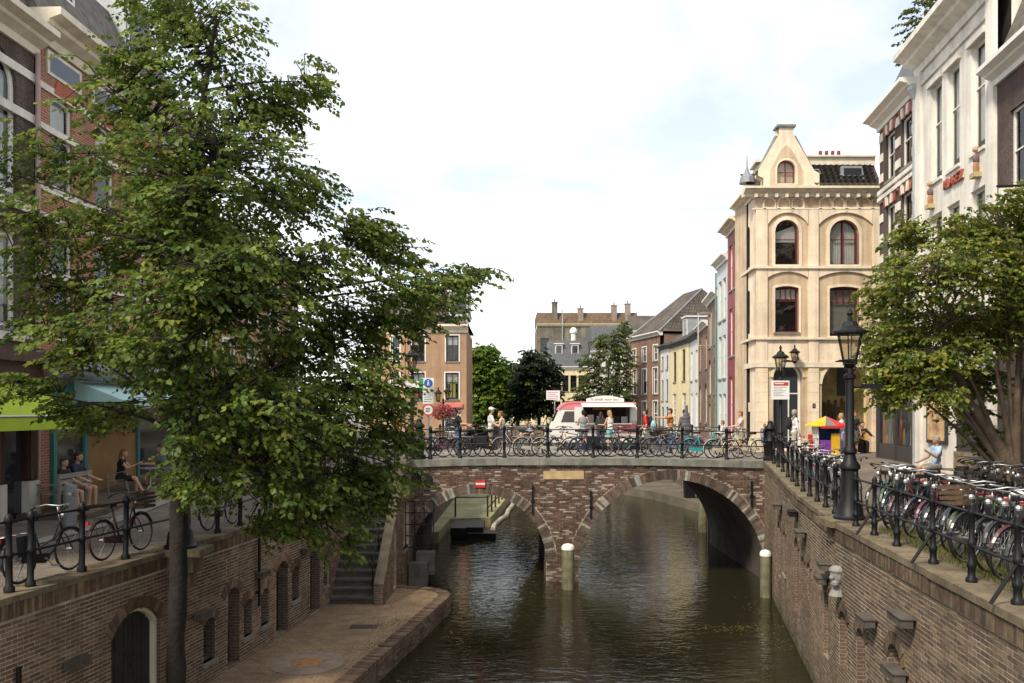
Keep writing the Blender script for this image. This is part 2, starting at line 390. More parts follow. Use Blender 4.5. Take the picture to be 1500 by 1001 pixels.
def blocked(h, v):
    kind = h[0]
    if kind == 'o':
        u0, v0, w, hh, rise = h[1]
        if v < v0 or v > v0+hh: return None
        if rise <= .005 or v < v0+hh-rise: return (u0, u0+w)
        Rr = (w*w/4+rise*rise)/(2*rise); q = Rr*Rr-(v-(v0+hh-Rr))**2
        if q <= 0: return None
        q = math.sqrt(q); return (u0+w/2-q, u0+w/2+q)
    cu, cv, Rr = h[1]
    if v > cv+Rr: return None
    q = Rr-.37 if v < cv else math.sqrt(max(0, Rr*Rr-(v-cv)**2)); return (cu-q, cu+q)
def brick_front(mb, F, a, b, v0, v1, t, c):
    e = .003; P = F.p
    mb.add([P(a, v0, 0), P(b, v0, 0), P(b, v1, 0), P(a, v1, 0), P(a+e, v0+e, t), P(b-e, v0+e, t), P(b-e, v1-e, t), P(a+e, v1-e, t)],
           [(4, 5, 6, 7), (0, 1, 5, 4), (1, 2, 6, 5), (2, 3, 7, 6), (3, 0, 4, 7)], c=c)
def lay(mb, F, u0, u1, v0, v1f, holes, pal, course=.066, bl=.215, j=.013, t=.012, full=None, wts=None, tint=None):
    k = 0; v = v0
    while v < v0+9:
        vm = v+course/2; off = -(bl/2)*(k % 2)-br.random()*.02; u = u0+off; any_ = False
        iv = [x for x in (blocked(h, vm) for h in holes) if x]
        while u < u1:
            a, b = max(u, u0), min(u+bl-j, u1); segs = [(a, b)]; u += bl
            if b-a < .03 or vm+course*.4 > v1f((a+b)/2): continue
            any_ = True
            for x0, x1 in iv:
                segs = [s for q in segs for s in ((q[0], min(q[1], x0-.004)), (max(q[0], x1+.004), q[1])) if s[1]-s[0] > .03]
            for a2, b2 in segs:
                c = br.choices(pal, wts)[0]; q = .9+.2*br.random(); c = tuple(x*q for x in c)
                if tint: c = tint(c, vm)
                tt = t*(.5+.8*br.random())
                if full is not None and b2-a2 > bl-j-.004: full.append((F, a2, b2, v+.004, v+course-j+.004, tt, c))
                else: brick_front(mb, F, a2, b2, v+.004, v+course-j+.004, tt, c)
        v += course; k += 1
        if not any_ and v > v0+.5: break
def project(p): return (750+1210*p.x/p.y, 600-1210*(p.z-6)/p.y)
_unit = []
def brick_objects(full, mb, par, nmax, pal):
    """nearest full bricks in view become objects of their own, the rest is joined"""
    if not _unit:
        pass
    meshes = []
    for c in pal:
        q = MB(); x, z = .1015, .027; e = .003
        q.add([(-x, 0, -z), (x, 0, -z), (x, 0, z), (-x, 0, z), (-x+e, -.006, -z+e), (x-e, -.006, -z+e), (x-e, -.006, z-e), (-x+e, -.006, z-e)], [(4, 5, 6, 7), (0, 1, 5, 4), (1, 2, 6, 5), (2, 3, 7, 6), (3, 0, 4, 7)], c=c)
        o = q.build('brick', bvm, par, local=True); meshes.append(o.data); bpy.data.objects.remove(o)
    def key(it):
        F, a, b, v0, v1, t, c = it; p = F.p((a+b)/2, (v0+v1)/2)
        sx, sy = project(p); return p.y if (-5 < sx < 1505 and sy < 1006) else 1e6+p.y
    full.sort(key=key); off = root_loc(par)
    for k, it in enumerate(full):
        F, a, b, v0, v1, t, c = it
        if k < nmax and key(it) < 1e5:
            o = bpy.data.objects.new('brick', br.choice(meshes)); col.objects.link(o); o.parent = par
            o.location = F.p((a+b)/2, (v0+v1)/2)-off; o.rotation_euler = (0, 0, math.atan2(F.U.y, F.U.x)); o.scale = ((b-a)/.203, .6+.8*br.random(), (v1-v0)/.054)
        else: brick_front(mb, *it)

iron = MATS['black_iron']; wood_box = mat('weathered_box', (.085, .072, .058), .7, .25, 5)
doorm = mat('old_green_door', (.022, .022, .018), .6, .3, 5)
def quay_wall(root, pts, zt, zb, flip, holes, pal, nobj):
    full = []; bricks = MB(); back = MB(); sold = MB()
    P = list(reversed(pts)) if flip else pts
    for si, (a, b) in enumerate(zip(P, P[1:])):
        F = Fr(a, b); Ln = F.len; yo = lambda u, F=F: F.p(u, 0).y
        hs = [h for h in holes if min(a[1], b[1]) <= h['y'] < max(a[1], b[1])]
        hl = []; ol = []
        for h in hs:
            uc = (Vector((lin(pts, h['y']), h['y'], 0))-F.o).dot(F.U); o = (uc-h['w']/2, h['z0'], h['w'], h['z1']-h['z0'], h.get('rise', h['w']*.3)); h['o'] = o; h['F'] = F
            hl.append(('o', o)); ol.append(outl(*o))
        ns = 10; top = [(Ln*k/ns, zt(yo(Ln*k/ns))-.1) for k in range(ns, -1, -1)]
        panel(back, F, [(0, zb), (Ln, zb)]+top, ol, 0, .32, 0, 1)
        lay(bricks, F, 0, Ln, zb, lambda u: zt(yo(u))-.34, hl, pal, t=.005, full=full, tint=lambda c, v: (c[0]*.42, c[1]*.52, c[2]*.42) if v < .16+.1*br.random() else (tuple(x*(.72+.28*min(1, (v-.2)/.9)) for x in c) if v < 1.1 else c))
        u = 0
        while u < Ln-.05:   # upright course under the coping
            z = zt(yo(u))-.1; c = br.choice(pal); q = .75+.25*br.random(); brick_front(sold, F, u, u+.062, z-.22, z-.005, .03, tuple(x*q for x in c)); u += .07
        u = 0
        while u < Ln-.02:   # coping stones
            l = min(.62+.5*br.random(), Ln-u)
            if Ln-u-l < .3: l = Ln-u
            z0 = zt(yo(u)); z1 = zt(yo(u+l)); c = MB(); dz = br.uniform(-.006, .006); wo = .05+br.uniform(-.008, .008)
            e = .006; pr = [(u+e, z0-.1), (u+l-e, z1-.1), (u+l-e, z1+dz), (u+e, z0+dz)]
            F.prism(c, pr, -.44, wo); c.build('coping_stone', mossy, root); u += l
    brick_objects(full, bricks, root, nobj, pal)
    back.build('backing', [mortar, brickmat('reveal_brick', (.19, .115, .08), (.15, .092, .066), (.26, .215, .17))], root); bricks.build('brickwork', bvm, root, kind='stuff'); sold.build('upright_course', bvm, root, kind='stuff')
    for h in holes:
        if 'F' not in h: continue
        F = h['F']; o = h['o']; I = outl(*o); q = MB()
        # rowlock arch over the opening
        u0, v0, w_, hh, rise = o; n = max(5, int(w_/.085)); A = outl(u0, v0, w_, hh, rise, n)[2:]; k = MB()
        B = outl(u0-.17, v0, w_+.34, hh+.19, rise*(w_+.34)/w_*.9, n)[2:]
        for i in range(len(A)-1):
            c = br.choice(pal); mid = lambda p, q_, f: (p[0]+(q_[0]-p[0])*f, p[1]+(q_[1]-p[1])*f)
            a0, a1 = mid(A[i], A[i+1], .06), mid(A[i], A[i+1], .94); b0, b1 = mid(B[i], B[i+1], .06), mid(B[i], B[i+1], .94)
            P_ = [a0, a1, b1, b0]; k.add([F.p(*x, -.02) for x in P_]+[F.p(*x, .022) for x in P_], [(4, 5, 6, 7), (0, 1, 5, 4), (1, 2, 6, 5), (2, 3, 7, 6), (3, 0, 4, 7)], c=c)
        k.build('brick_arch', bvm, root)
        q.add([F.p(*x, -.3) for x in I], [tuple(range(len(I)))])
        kind = h.get('kind', 'dark')
        if kind == 'barn':
            fr = MB(); ring(fr, F, I, outl(*inset(o, .07)), -.2, -.08); dr = fr.build('door', MATS['cream_paint'], root)
            lf = MB(); u0, v0, w_, hh, rise = o; n = 10
            for i in range(n):
                a = u0+.07+(w_-.14)*i/n; b = a+(w_-.14)/n-.012; t = (a+b)/2; Rr = (w_*w_/4+rise*rise)/(2*rise)
                F.box(lf, a, b, v0, v0+hh-.09-Rr+math.sqrt(max(0, Rr*Rr-(t-u0-w_/2)**2)), -.2, -.165-.004*(i % 2))
            for vv in (.5, 1.35): F.box(lf, u0+.12, u0+w_*.42, v0+vv, v0+vv+.05, -.165, -.15, 0)
            F.box(lf, u0+w_*.52, u0+w_*.56, v0+1.0, v0+1.08, -.165, -.12); lf.build('planks', doorm, dr)
            q.build('recess', MATS['interior'], root)
        elif kind == 'door':
            lf = MB(); u0, v0, w_, hh, rise = o
            for i in range(4): F.box(lf, u0+w_*i/4+.006, u0+w_*(i+1)/4-.006, v0, v0+hh-.05-(rise if i in (0, 3) else rise*.3), -.29, -.25)
            lf.build('door', doorm, root); q.build('recess', MATS['interior'], root)
        elif kind == 'brickfill': 
            f = MB(); F2 = Fr(F.p(0, 0, -.2), F.p(1, 0, -.2)); lay(f, F2, o[0]+.01, o[0]+o[2]-.01, o[1]+.02, lambda u: o[1]+o[3]-o[4]*.5, [], pal, t=.01); f.build('blocked_infill', bvm, root); q.build('recess', MATS['interior'], root)
        else:
            q.build('recess', MATS['interior'], root)
            if kind == 'bars':
                f = MB(); u0, v0, w_, hh, rise = o
                for i in (1, 2): F.box(f, u0+w_*i/3-.01, u0+w_*i/3+.01, v0, v0+hh-.04, -.2, -.18)
                for i in (1, 2, 3): F.box(f, u0, u0+w_, v0+hh*i/4-.01, v0+hh*i/4+.01, -.215, -.2)
                f.build('window_bars', iron, root)
                s = MB(); F.box(s, u0-.05, u0+w_+.05, v0-.08, v0, -.1, .05); s.build('sill', MATS['stone_sill'], root)
def lamp_box(root, pts, flip, y, z, w=.55, dark=False):
    P = list(reversed(pts)) if flip else pts
    for a, b in zip(P, P[1:]):
        if min(a[1], b[1]) <= y < max(a[1], b[1]):
            F = Fr(a, b); u = (Vector((lin(pts, y), y, 0))-F.o).dot(F.U); m = MB()
            F.prism(m, [(u-w/2, z-.055), (u+w/2, z-.055), (u+w/2, z+.06), (u-w/2, z+.06)], .05, .21)
            F.box(m, u-w/2-.02, u+w/2+.02, z+.06, z+.075, .02, .23); F.box(m, u-.03, u+.03, z-.05, z+.05, 0, .06)
            m.build('wall_lamp_box', iron if dark else wood_box, root)

# left quay wall
LW = empty('quay_wall', (-6, 17.4, .5), 'long brown brick quay wall with arched cellar doors behind the tree', 'wall')
hl = [dict(y=14.35, w=1.4, z0=.5, z1=2.55, rise=.36, kind='barn'), dict(y=16.7, w=.44, z0=.92, z1=1.8, kind='bars'), dict(y=17.1, w=.0, z0=0, z1=0) and dict(y=17.62, w=.66, z0=.52, z1=2.2, kind='door'),
      dict(y=18.35, w=.42, z0=.97, z1=1.8, kind='bars'), dict(y=19.2, w=.42, z0=1.0, z1=1.85, kind='bars'), dict(y=20.15, w=.68, z0=.52, z1=2.3, kind='door'), dict(y=20.95, w=.42, z0=1.17, z1=2.03, kind='bars'),
      dict(y=22.25, w=.72, z0=.55, z1=2.4, kind='door'), dict(y=23.0, w=.3, z0=1.1, z1=2.0, kind='bars')]
quay_wall(LW, LP[:3], zl, .4, False, hl, PAL_L, 290)
for y, z in ((12.7, 2.1), (16.25, 1.95), (18.85, 2.25), (21.45, 2.35)): lamp_box(LW, LP, False, y, z, .42)
for y, z0, z1 in ((18.7, 1.55, 3.75), (11.55, .6, 2.4)):
    m = MB(); x = lin(LP, y)+.09; m.tube([(x, y, z0), (x, y, z1)], .035, 8)
    for z in (z0+.3, z1-.4): m.box((x-.04, y, z), (.12, .1, .04))
    m.build('drain_pipe', iron, LW)
# right quay wall
RW = empty('quay_wall', (6.05, 15.4, 0), 'curving brown brick quay wall rising from the water on the right', 'wall')
hr = [dict(y=12.2, w=.62, z0=1.0, z1=2.53, rise=.28, kind='brickfill'), dict(y=13.87, w=.5, z0=.75, z1=2.33, rise=.22, kind='brickfill'), dict(y=14.95, w=.48, z0=1.3, z1=2.35, rise=.2, kind='brickfill'),
      dict(y=16.5, w=.5, z0=1.06, z1=2.47, rise=.1, kind='brickfill'), dict(y=18.7, w=.45, z0=1.62, z1=2.55, rise=.18, kind='brickfill'), dict(y=19.6, w=.45, z0=1.57, z1=2.53, rise=.18, kind='brickfill'),
      dict(y=20.7, w=.7, z0=.9, z1=2.8, rise=.3, kind='dark'), dict(y=23.1, w=.45, z0=1.4, z1=2.6, rise=.15, kind='bars'), dict(y=24.4, w=.7, z0=1.05, z1=2.7, rise=.25, kind='dark')]
quay_wall(RW, RP, zr, -.4, True, hr, PAL_Q, 300)
for y, z, w in ((11.6, 3.05, .6), (13.2, 2.62, .5), (11.9, 2.2, .6), (16.1, 2.95, .5), (16.4, 2.62, .5), (19.3, 3.1, .6), (23.9, 3.2, .6)): lamp_box(RW, RP, True, y, z, w)
lamp_box(RW, RP, True, 20.6, 3.4, .5, True)

# ---------------- bridge ----------------
A1 = (-1.19, .70, 2.38); A2 = (5.57, .30, 3.26); BX0, BX1 = -3.62, 9.0
BR = empty('bridge', (2.5, BY0, 0), 'two arched brown brick bridge with stone edge across the canal', 'bridge')
F = Fr((0, BY0), (1, BY0)); Fb = Fr((0, BY1), (-1, BY1))
def arc(A, a0, a1, n, dr=0): return [(A[0]+(A[2]+dr)*math.cos(a0+(a1-a0)*i/n), A[1]+(A[2]+dr)*math.sin(a0+(a1-a0)*i/n)) for i in range(n+1)]
top = [(BX1-(BX1-BX0)*k/16, zd(BX1-(BX1-BX0)*k/16)-.22) for k in range(17)]
ol = [(BX0, -.5), (A1[0]-A1[2], -.5)]+arc(A1, PI, 0, 28)+[(A1[0]+A1[2], -.5), (A2[0]-A2[2], -.5)]+arc(A2, PI, 0, 32)+[(A2[0]+A2[2], -.5), (BX1, -.5)]+top
ol[0] = (min(BX0, A1[0]-A1[2]-.04), -.5)
mb = MB(); panel(mb, F, ol, []); mb.build('spandrel_wall', mat('bridge_mortar', (.36, .30, .235), .95, .35, 2, bump=.006, bscale=25), BR); mb = MB(); panel(mb, Fr((0, BY1), (1, BY1)), ol, []); mb.build('spandrel_wall', mat('bridge_mortar', (.36, .30, .235), .95, .35, 2, bump=.006, bscale=25), BR)
vb = MB()
vault = brickmat('vault_brick', (.13, .10, .08), (.10, .08, .065), (.17, .155, .135), var=.35)
for A in (A1, A2):
    pr = [(A[0]-A[2], -.5)]+arc(A, PI, 0, 28)+[(A[0]+A[2], -.5)]; s = 0; uv = []; vs = []
    for i, (x, z) in enumerate(pr):
        if i: s += math.dist(pr[i-1], pr[i])
        for y in (BY0, BY1): vs.append((x, y, z)); uv.append((y, s))
    vb.add(vs, [(2*i, 2*i+2, 2*i+3, 2*i+1) for i in range(len(pr)-1)], uv=uv)
vb.build('vault', vault, BR, smooth=True, autos=40)
bb = MB(); RG = .37
wts = [5, 5, 4, 3, 4, 2.6, 3.0]
lay(bb, F, BX0, BX1, -.1, lambda u: zd(u)-.23, [('c', (A1[0], A1[1], A1[2]+RG)), ('c', (A2[0], A2[1], A2[2]+RG)), ('o', (1.08, 3.55, 1.45, .34, 0))], PAL_B, bl=.225, t=.02, wts=wts)
bb.build('brickwork', bvm, BR, kind='stuff')
for A, n in ((A1, 84), (A2, 116)):
    for i in range(n):
        a0 = PI-PI*(i+.04)/n; a1 = PI-PI*(i+.96)/n
        r0, r1 = A[2]-.012*br.random(), A[2]+RG-.02-.03*br.random()
        if A is A1 and A[0]+r1*math.cos((a0+a1)/2) > 1.75: continue
        if A is A2 and A[0]+r1*math.cos((a0+a1)/2) < 1.78: r1 = (1.78-A[0])/math.cos((a0+a1)/2)
        P_ = [(A[0]+r*math.cos(a), A[1]+r*math.sin(a)) for a, r in ((a0, r0), (a1, r0), (a1, r1), (a0, r1))]
        grp = (i//6) % 3; c = br.choice(PAL_B[:5]+([PAL_B[6]] if grp != 1 else PAL_B[5:])); q = .9+.3*br.random(); c = (c[0]*q*.9, c[1]*q*1.06, c[2]*q*1.1)
        m = MB(); t = .02+.02*br.random(); m.add([F.p(*x, -.05) for x in P_]+[F.p(*x, t) for x in P_], [(4, 5, 6, 7), (0, 1, 5, 4), (1, 2, 6, 5), (2, 3, 7, 6), (3, 0, 4, 7)], c=c)
        m.build('voussoir', bvm, BR)
# stone edge of the deck, deck paving
bs = mat('deck_edge_stone', (.20, .20, .165), .75, .3, 2.5, bump=.004, bscale=25, streak=.2)
x = BX0-.05
while x < BX1+.05:
    l = min(1.35+.3*br.random(), BX1+.1-x)
    for yy0, yy1 in ((BY0-.1, BY0+.55), (BY1-.55, BY1+.1)):
        m = MB(); pr = [(x+.004, zd(x)-.24), (x+l-.004, zd(x+l)-.24), (x+l-.004, zd(x+l)), (x+.004, zd(x))]
        m.prism(pr, lambda q: Vector((q[0], yy0, q[1])), lambda q: Vector((q[0], yy1, q[1]))); m.build('edge_stone', bs, BR)
    x += l
xs = [-4.9, -4.2, -3.6, -2, 0, 2, 4, 6, 8, 9.0, 9.6]
m = MB(); rows = [[(x, y, zd(x)-.012) for x in xs] for y in (BY0+.54, BY1-.54)]; vs = rows[0]+rows[1]; n = len(xs)
m.add(vs, [(i, i+1, n+i+1, n+i) for i in range(n-1)], uv=[(p[0], p[1]) for p in vs]); m.build('deck_paving', brickmat('deck_paving', (.31, .28, .245), (.26, .235, .205), (.19, .17, .15), bw=.2, rh=.1, ms=.006, var=.2), BR)
m = MB(); F.box(m, 1.1, 2.5, 3.57, 3.86, 0, .05); m.build('name_stone', mat('sandstone', (.46, .33, .17), .8, .25, 4), BR)
for u, z0, z1 in ((.72, 2.35, 3.35), (2.75, 2.2, 3.15), (8.35, 2.6, 3.5)):
    m = MB(); F.box(m, u-.03, u+.03, z0, z1, .02, .06); F.box(m, u-.06, u+.06, (z0+z1)/2-.1, (z0+z1)/2-.02, .02, .08); m.build('wall_anchor', iron, BR)
nb = MB(); nb.add([F.p(*q, .032) for q in outl(-3.55, 3.35, .8, .45, .2)], [tuple(range(13))]); nb.build('blind_niche', MATS['interior'], BR)
m = MB(); F.box(m, -1.27, -.93, 3.28, 3.54, .04, .07); ps = m.build('passage_sign', mat('sign_red', (.55, .03, .03), .4, .1), BR)
m = MB(); F.box(m, -1.26, -.94, 3.375, 3.445, .07, .074); m.build('white_bar', MATS['white_paint'], ps)

# ---------------- wharf, stairs, stair wall ----------------
WE = [(-6.1, 0), (-2.95, 18.1), (-2.35, 21.35), (-1.86, 24.2), (-1.84, 24.6), (-1.98, 25.0), (-2.25, 25.3), (-2.7, 25.55), (-3.5, 25.75)]
mb = MB(); rows = []
for y in (0, 6, 12, 18.1, 21.35, 24.2): rows.append([(lin(LP, y)-.05, y), (lin(WE[:4], y)-.36, y)])
vs = [p for r in rows for p in r]; poly = [r[0] for r in rows]+[(-5.2, 24.2), (-5.2, 25.9), (-3.4, 25.9)]+[(x-.3, y-.15) for x, y in reversed(WE[4:8])]+[r[1] for r in reversed(rows)]
tr = tessellate_polygon([[Vector((*p, 0)) for p in poly]]); mb.add([(p[0], p[1], .5) for p in poly], tr, uv=[p for p in poly])
WH = tag(mb.build('wharf', pave2), 'brick paved wharf along the water below the left quay', None, kind='structure')
sd = MB(); n = len(WE)
for a, b in zip(WE, WE[1:]):
    f = Fr(a, b); sd.add([f.p(0, -.4, -.02), f.p(f.len, -.4, -.02), f.p(f.len, .46, -.02), f.p(0, .46, -.02)], [(0, 1, 2, 3)])
    if a[1] > 12: lay(sd, f, 0, f.len, -.05, lambda u: .41, [], PAL_Q, t=.012)
for i, c in enumerate(sd.c):
    if c is None: sd.c[i] = (.16, .13, .09)
sd.build('wharf_side', bvm, WH, kind='stuff')
# edge bricks laid on their side along the wharf rim
pts = []
for a, b in zip(WE[0:], WE[1:]):
    L_ = math.dist(a, b); k = int(L_/.1)
    if a[1] < 1:
        a = (a[0]+(b[0]-a[0])*(16.5/18.1), 16.5); L_ = math.dist(a, b); k = int(L_/.1)
    for i in range(k): pts.append((a[0]+(b[0]-a[0])*(i+.5)/k, a[1]+(b[1]-a[1])*(i+.5)/k, math.atan2(b[1]-a[1], b[0]-a[0])))
ems = []
for c in PAL_L[:5]:
    q = MB(); q.box((0, .17, 0), (.088, .36, .1), col=tuple(x*.95 for x in c)); o = q.build('edge_brick', bvm, None); ems.append(o.data); bpy.data.objects.remove(o)
for x, y, a in pts:
    o = bpy.data.objects.new('edge_brick', br.choice(ems)); col.objects.link(o); o.parent = WH; o.location = (x, y, .465+br.uniform(-.012, .012)); o.rotation_euler = (br.uniform(-.03, .03), br.uniform(-.03, .03), a+br.uniform(-.05, .05))
m = MB(); m.lathe([(.8, .5), (.8, .512), (.36, .516)], (-4.44, 17.9, 0), 28); mh = m.build('manhole_surround', mat('worn_concrete', (.25, .18, .13), .85, .25, 3), WH)
m = MB(); m.lathe([(.34, .512), (.34, .522), (.3, .526)], (-4.44, 17.9, 0), 24); m.build('manhole_lid', mat('rusty_iron', (.36, .17, .06), .8, .35, 8), mh)
m = MB(); m.box((-3.75, 20.9, .506), (.7, .35, .012)); m.build('drain_cover', MATS['dark_wood'], WH)
# moss patches
gr = MB()
for cx, cy, s, k in ((-3.0, 21.2, .35, 120), (-3.3, 19.2, .2, 40), (-2.4, 24.9, .4, 70)):
    for i in range(k):
        px, py = cx+br.gauss(0, s), cy+br.gauss(0, s); h = .02+.03*br.random(); a = br.random()*6.3; d = .012
        gr.add([(px-d*math.cos(a), py-d*math.sin(a), .5), (px+d*math.cos(a), py+d*math.sin(a), .5), (px+.02*br.random(), py, .5+h)], [(0, 1, 2)], c=(.12, .15, .03))
leafm = vmat('leaf', .5, .2, 3, spec=.3, bump=0, transl=.48)
tag(gr.build('moss', leafm), 'tufts of green moss on the wharf paving', None, kind='stuff')

ST = empty('stairs', (-4.4, 23.3, .5), 'dark stone stairs climbing from the wharf to the street', 'stairs')
stone = mat('stair_stone', (.085, .078, .062), .8, .3, 3, bump=.004); NS = 18
for i in range(NS):
    z = .5+3.66*(i+1)/NS; y = 23.3+4.7*i/NS; m = MB()
    m.box((-4.43, y+.16, z-.03), (1.36, .34, .06)); m.box((-4.43, y+.19, z-.13), (1.34, .28, .15)); m.build('step', stone, ST)
m = MB(); m.box((-4.43, 28.45, 4.12), (1.36, .9, .1)); m.build('landing', stone, ST)
m = MB(); pts = [(-3.98, 23.5, 1.55), (-3.98, 28.0, 5.1)]; m.tube(pts, .022, 6)
for i in range(5):
    y = 23.6+i*1.08; z = .6+(y-23.3)*.78; m.tube([(-3.98, y, z), (-3.98, y, z+1.0)], .018, 6)
m.build('handrail', iron, ST)
SW = empty('stair_wall', (-3.6, 25.5, .5), 'sloping brick wall between the stairs and the canal', 'wall')
def ztp(y): return min(4.25, 1.0+(y-23.2)*.78)
Fs = Fr((-3.62, 23.2), (-3.5, BY0)); Ln = Fs.len
so = [('o', (1.75, .55, .55, 1.95, .12)), ('o', (3.65, 1.4, 1.3, 1.65, .25))]
mb = MB(); panel(mb, Fs, [(0, -.4), (Ln, -.4), (Ln, 4.25), (4.2, 4.25), (0, 1.0)], [outl(*o[1]) for o in so], 0, .2)
Fs.prism(mb, [(0, -.4), (Ln, -.4), (Ln, 4.25), (4.2, 4.25), (0, 1.0)], -.26, -.2); mb.build('backing', mortar, SW); mb = MB(); fe = Fr(Fs.p(-.01, 0, -.26), Fs.p(-.01, 0, 0)); fe.box(mb, 0, .255, -.4, .99, -.02, .004); mb.build('end_face', MATS['reveal_brick'], SW)
bk = MB(); lay(bk, Fs, 0, Ln, -.1, lambda u: min(4.2, .95+u*.78), so, PAL_L, t=.015); bk.build('brickwork', bvm, SW, kind='stuff')
u = 0
for k in range(9):
    a, b = Ln*k/9, Ln*(k+1)/9; m = MB(); pr = [(a+.004, ztp(23.2+a)), (b-.004, ztp(23.2+b)), (b-.004, ztp(23.2+b)+.09), (a+.004, ztp(23.2+a)+.09)]; Fs.prism(m, pr, -.27, .02); m.build('coping_stone', mat('stair_coping', (.11, .085, .06), .9, .3, 3), SW)
q = MB(); I = outl(*so[0][1]); q.add([Fs.p(*x, -.17) for x in I], [tuple(range(len(I)))]); q.build('door', doorm, SW)
wi = window(Fs, SW, 3.65, 1.4, 1.3, 1.65, .25, fm=MATS['cream_paint'], ft=.09, wd=-.16, mull=(.5,), sill=MATS['stone_sill'], curt=('blind', .9), cm=mat('ochre_blind', (.42, .36, .16), .8, .1))  # plain ochre blind covering most of the arched window
sh = MB(); x0, y0, z0, w_, h_ = -3.48, 26.95, 1.5, .92, 1.5
for i in range(4): sh.box((x0+w_*i/3, y0, z0+h_/2), (.035, .035, h_))
for i in range(5): sh.box((x0+w_/2, y0, z0+h_*i/4), (w_, .03, .035))
sh.build('iron_shutter', iron, SW)
for dy_, z in ((27.9, .45), (28.35, .75)):
    m = MB(); m.box((-3.15 if z < .5 else -2.95, dy_, z), (.62, .5, .75)); m.build('concrete_block', mat('wet_concrete', (.13, .125, .105), .8, .3, 3, bump=.006), SW)

# ---------------- beyond the bridge, at water level ----------------
mb = MB(); poly = [(-3.7, 36.8), (-3.3, 37.2), (-3.1, 41.6), (-1.1, 42.0), (-1.0, 43), (-.2, 53), (-1.2, 66), (-4, 80), (-9, 90), (-9, 36.8)]
mb.prism(poly, lambda q: Vector((q[0], q[1], -.4)), lambda q: Vector((q[0], q[1], .5)))
tag(mb.build('far_wharf', mat('far_wharf_paving', (.30, .28, .15), .9, .3, .8)), 'low wharf seen through the left arch', None, kind='structure')
mb = MB(); poly = [(10.0, 36.8), (11.0, 47.5), (9.5, 54.5), (5.5, 64), (-2, 74), (-9, 80), (-9, 92), (16, 92), (16, 36.8)]
mb.prism(poly, lambda q: Vector((q[0], q[1], -.4)), lambda q: Vector((q[0], q[1], .55)))
tag(mb.build('far_wharf', mat('far_wharf_stone', (.115, .10, .07), .9, .3, .8)), 'low wharf seen through the right arch', None, kind='structure')
qb = brickmat('far_quay_brick', (.16, .11, .08), (.13, .09, .07), (.26, .23, .19), var=.4)
def plainwall(name, label, pts, z0, z1, th=.4):
    r = empty(name, (pts[0][0], pts[0][1], z0), label, 'wall'); mb = MB()
    for a, b in zip(pts, pts[1:]):
        f = Fr(a, b); f.box(mb, 0, f.len, z0, z1, -th, 0)
    mb.build('brickwork', qb, r)
    m = MB()
    for a, b in zip(pts, pts[1:]):
        f = Fr(a, b); f.box(m, 0, f.len, z1, z1+.1, -th-.05, .06)
    m.build('coping', bs, r)
plainwall('far_quay_wall', 'brick quay wall left of the canal beyond the bridge', [(-3.75, 37.0), (-3.4, 62), (-5, 84)], -.3, 4.2)
plainwall('far_quay_wall', 'brick quay wall below the far right row of houses', [(3, 82), (10.8, 74.3), (12.2, 64), (12.0, 55), (10.8, 44), (9.6, 37.0)], -.3, 4.2)
plainwall('far_quay_wall', 'brick wall closing the canal bend beyond the bridge', [(-9, 86), (3.2, 82.2)], -.3, 4.2)
# wall on the street side of the stairs
Fq = Fr((-5.13, 23.3), (-5.1, 28.8)); mb = MB(); panel(mb, Fq, [(0, .3), (Fq.len, .3), (Fq.len, 4.2), (3.5, 4.05), (0, zl(23.3))], [], 0); Fq.prism(mb, [(0, .3), (Fq.len, .3), (Fq.len, 4.2), (3.5, 4.05), (0, zl(23.3))], -.5, -.02); mb.build('stair_side_backing', mortar, ST)
mb = MB(); lay(mb, Fq, 0, Fq.len, .5, lambda u: 3.5+u*.1, [], PAL_L, t=.012); mb.build('stair_side_brickwork', bvm, ST, kind='stuff')
m = MB(); m.box((-2.1, 39.8, .25), (1.5, 2.6, .5)); m.box((-1.4, 38.7, .12), (1.3, 1.1, .3)); m.box((-2.5, 38.4, .35), (.7, .6, .35))
rf = tag(m.build('work_raft', mat('tarred_wood', (.012, .011, .010), .6, .3)), 'black floating work raft moored under the left arch', 'raft')
pts = [(-1.5+.0*i, 39.5, .06) for i in range(1)]
m = MB(); bp = [(-.95, 40.6, .08), (-.9, 42.5, .08), (-.62, 44.5, .08), (-.3, 46, .08), (-.25, 48, .08), (.0, 50.5, .08), (.12, 53, .08)]; m.tube(bp, .13, 8); tag(m.build('floating_boom', mat('boom_plastic', (.50, .42, .33), .6, .15)), 'pale floating boom trailing behind the raft', 'boom')
fr_ = empty('wharf_railing', (-1.6, 42.3, .5), 'dark wooden railing on the far left wharf', 'railing')
for i in range(8):
    y = 42.3+i*2.0; x = -1.25+.08*(y-42.3); m = MB(); m.box((x, y, .5+.55), (.09, .09, 1.1)); m.build('post', MATS['dark_wood'], fr_)
for z in (.95, 1.5):
    m = MB(); m.tube([(-1.25, 42.3, z), (-.13, 56.3, z)], .04, 6); m.build('rail', MATS['dark_wood'], fr_)
m = MB(); m.tube([(-2.9, 42.3, 1.5), (-1.25, 42.3, 1.5)], .04, 6); m.build('rail', MATS['dark_wood'], fr_); m = MB(); m.box((-2.9, 42.3, 1.05), (.09, .09, 1.1)); m.build('post', MATS['dark_wood'], fr_)
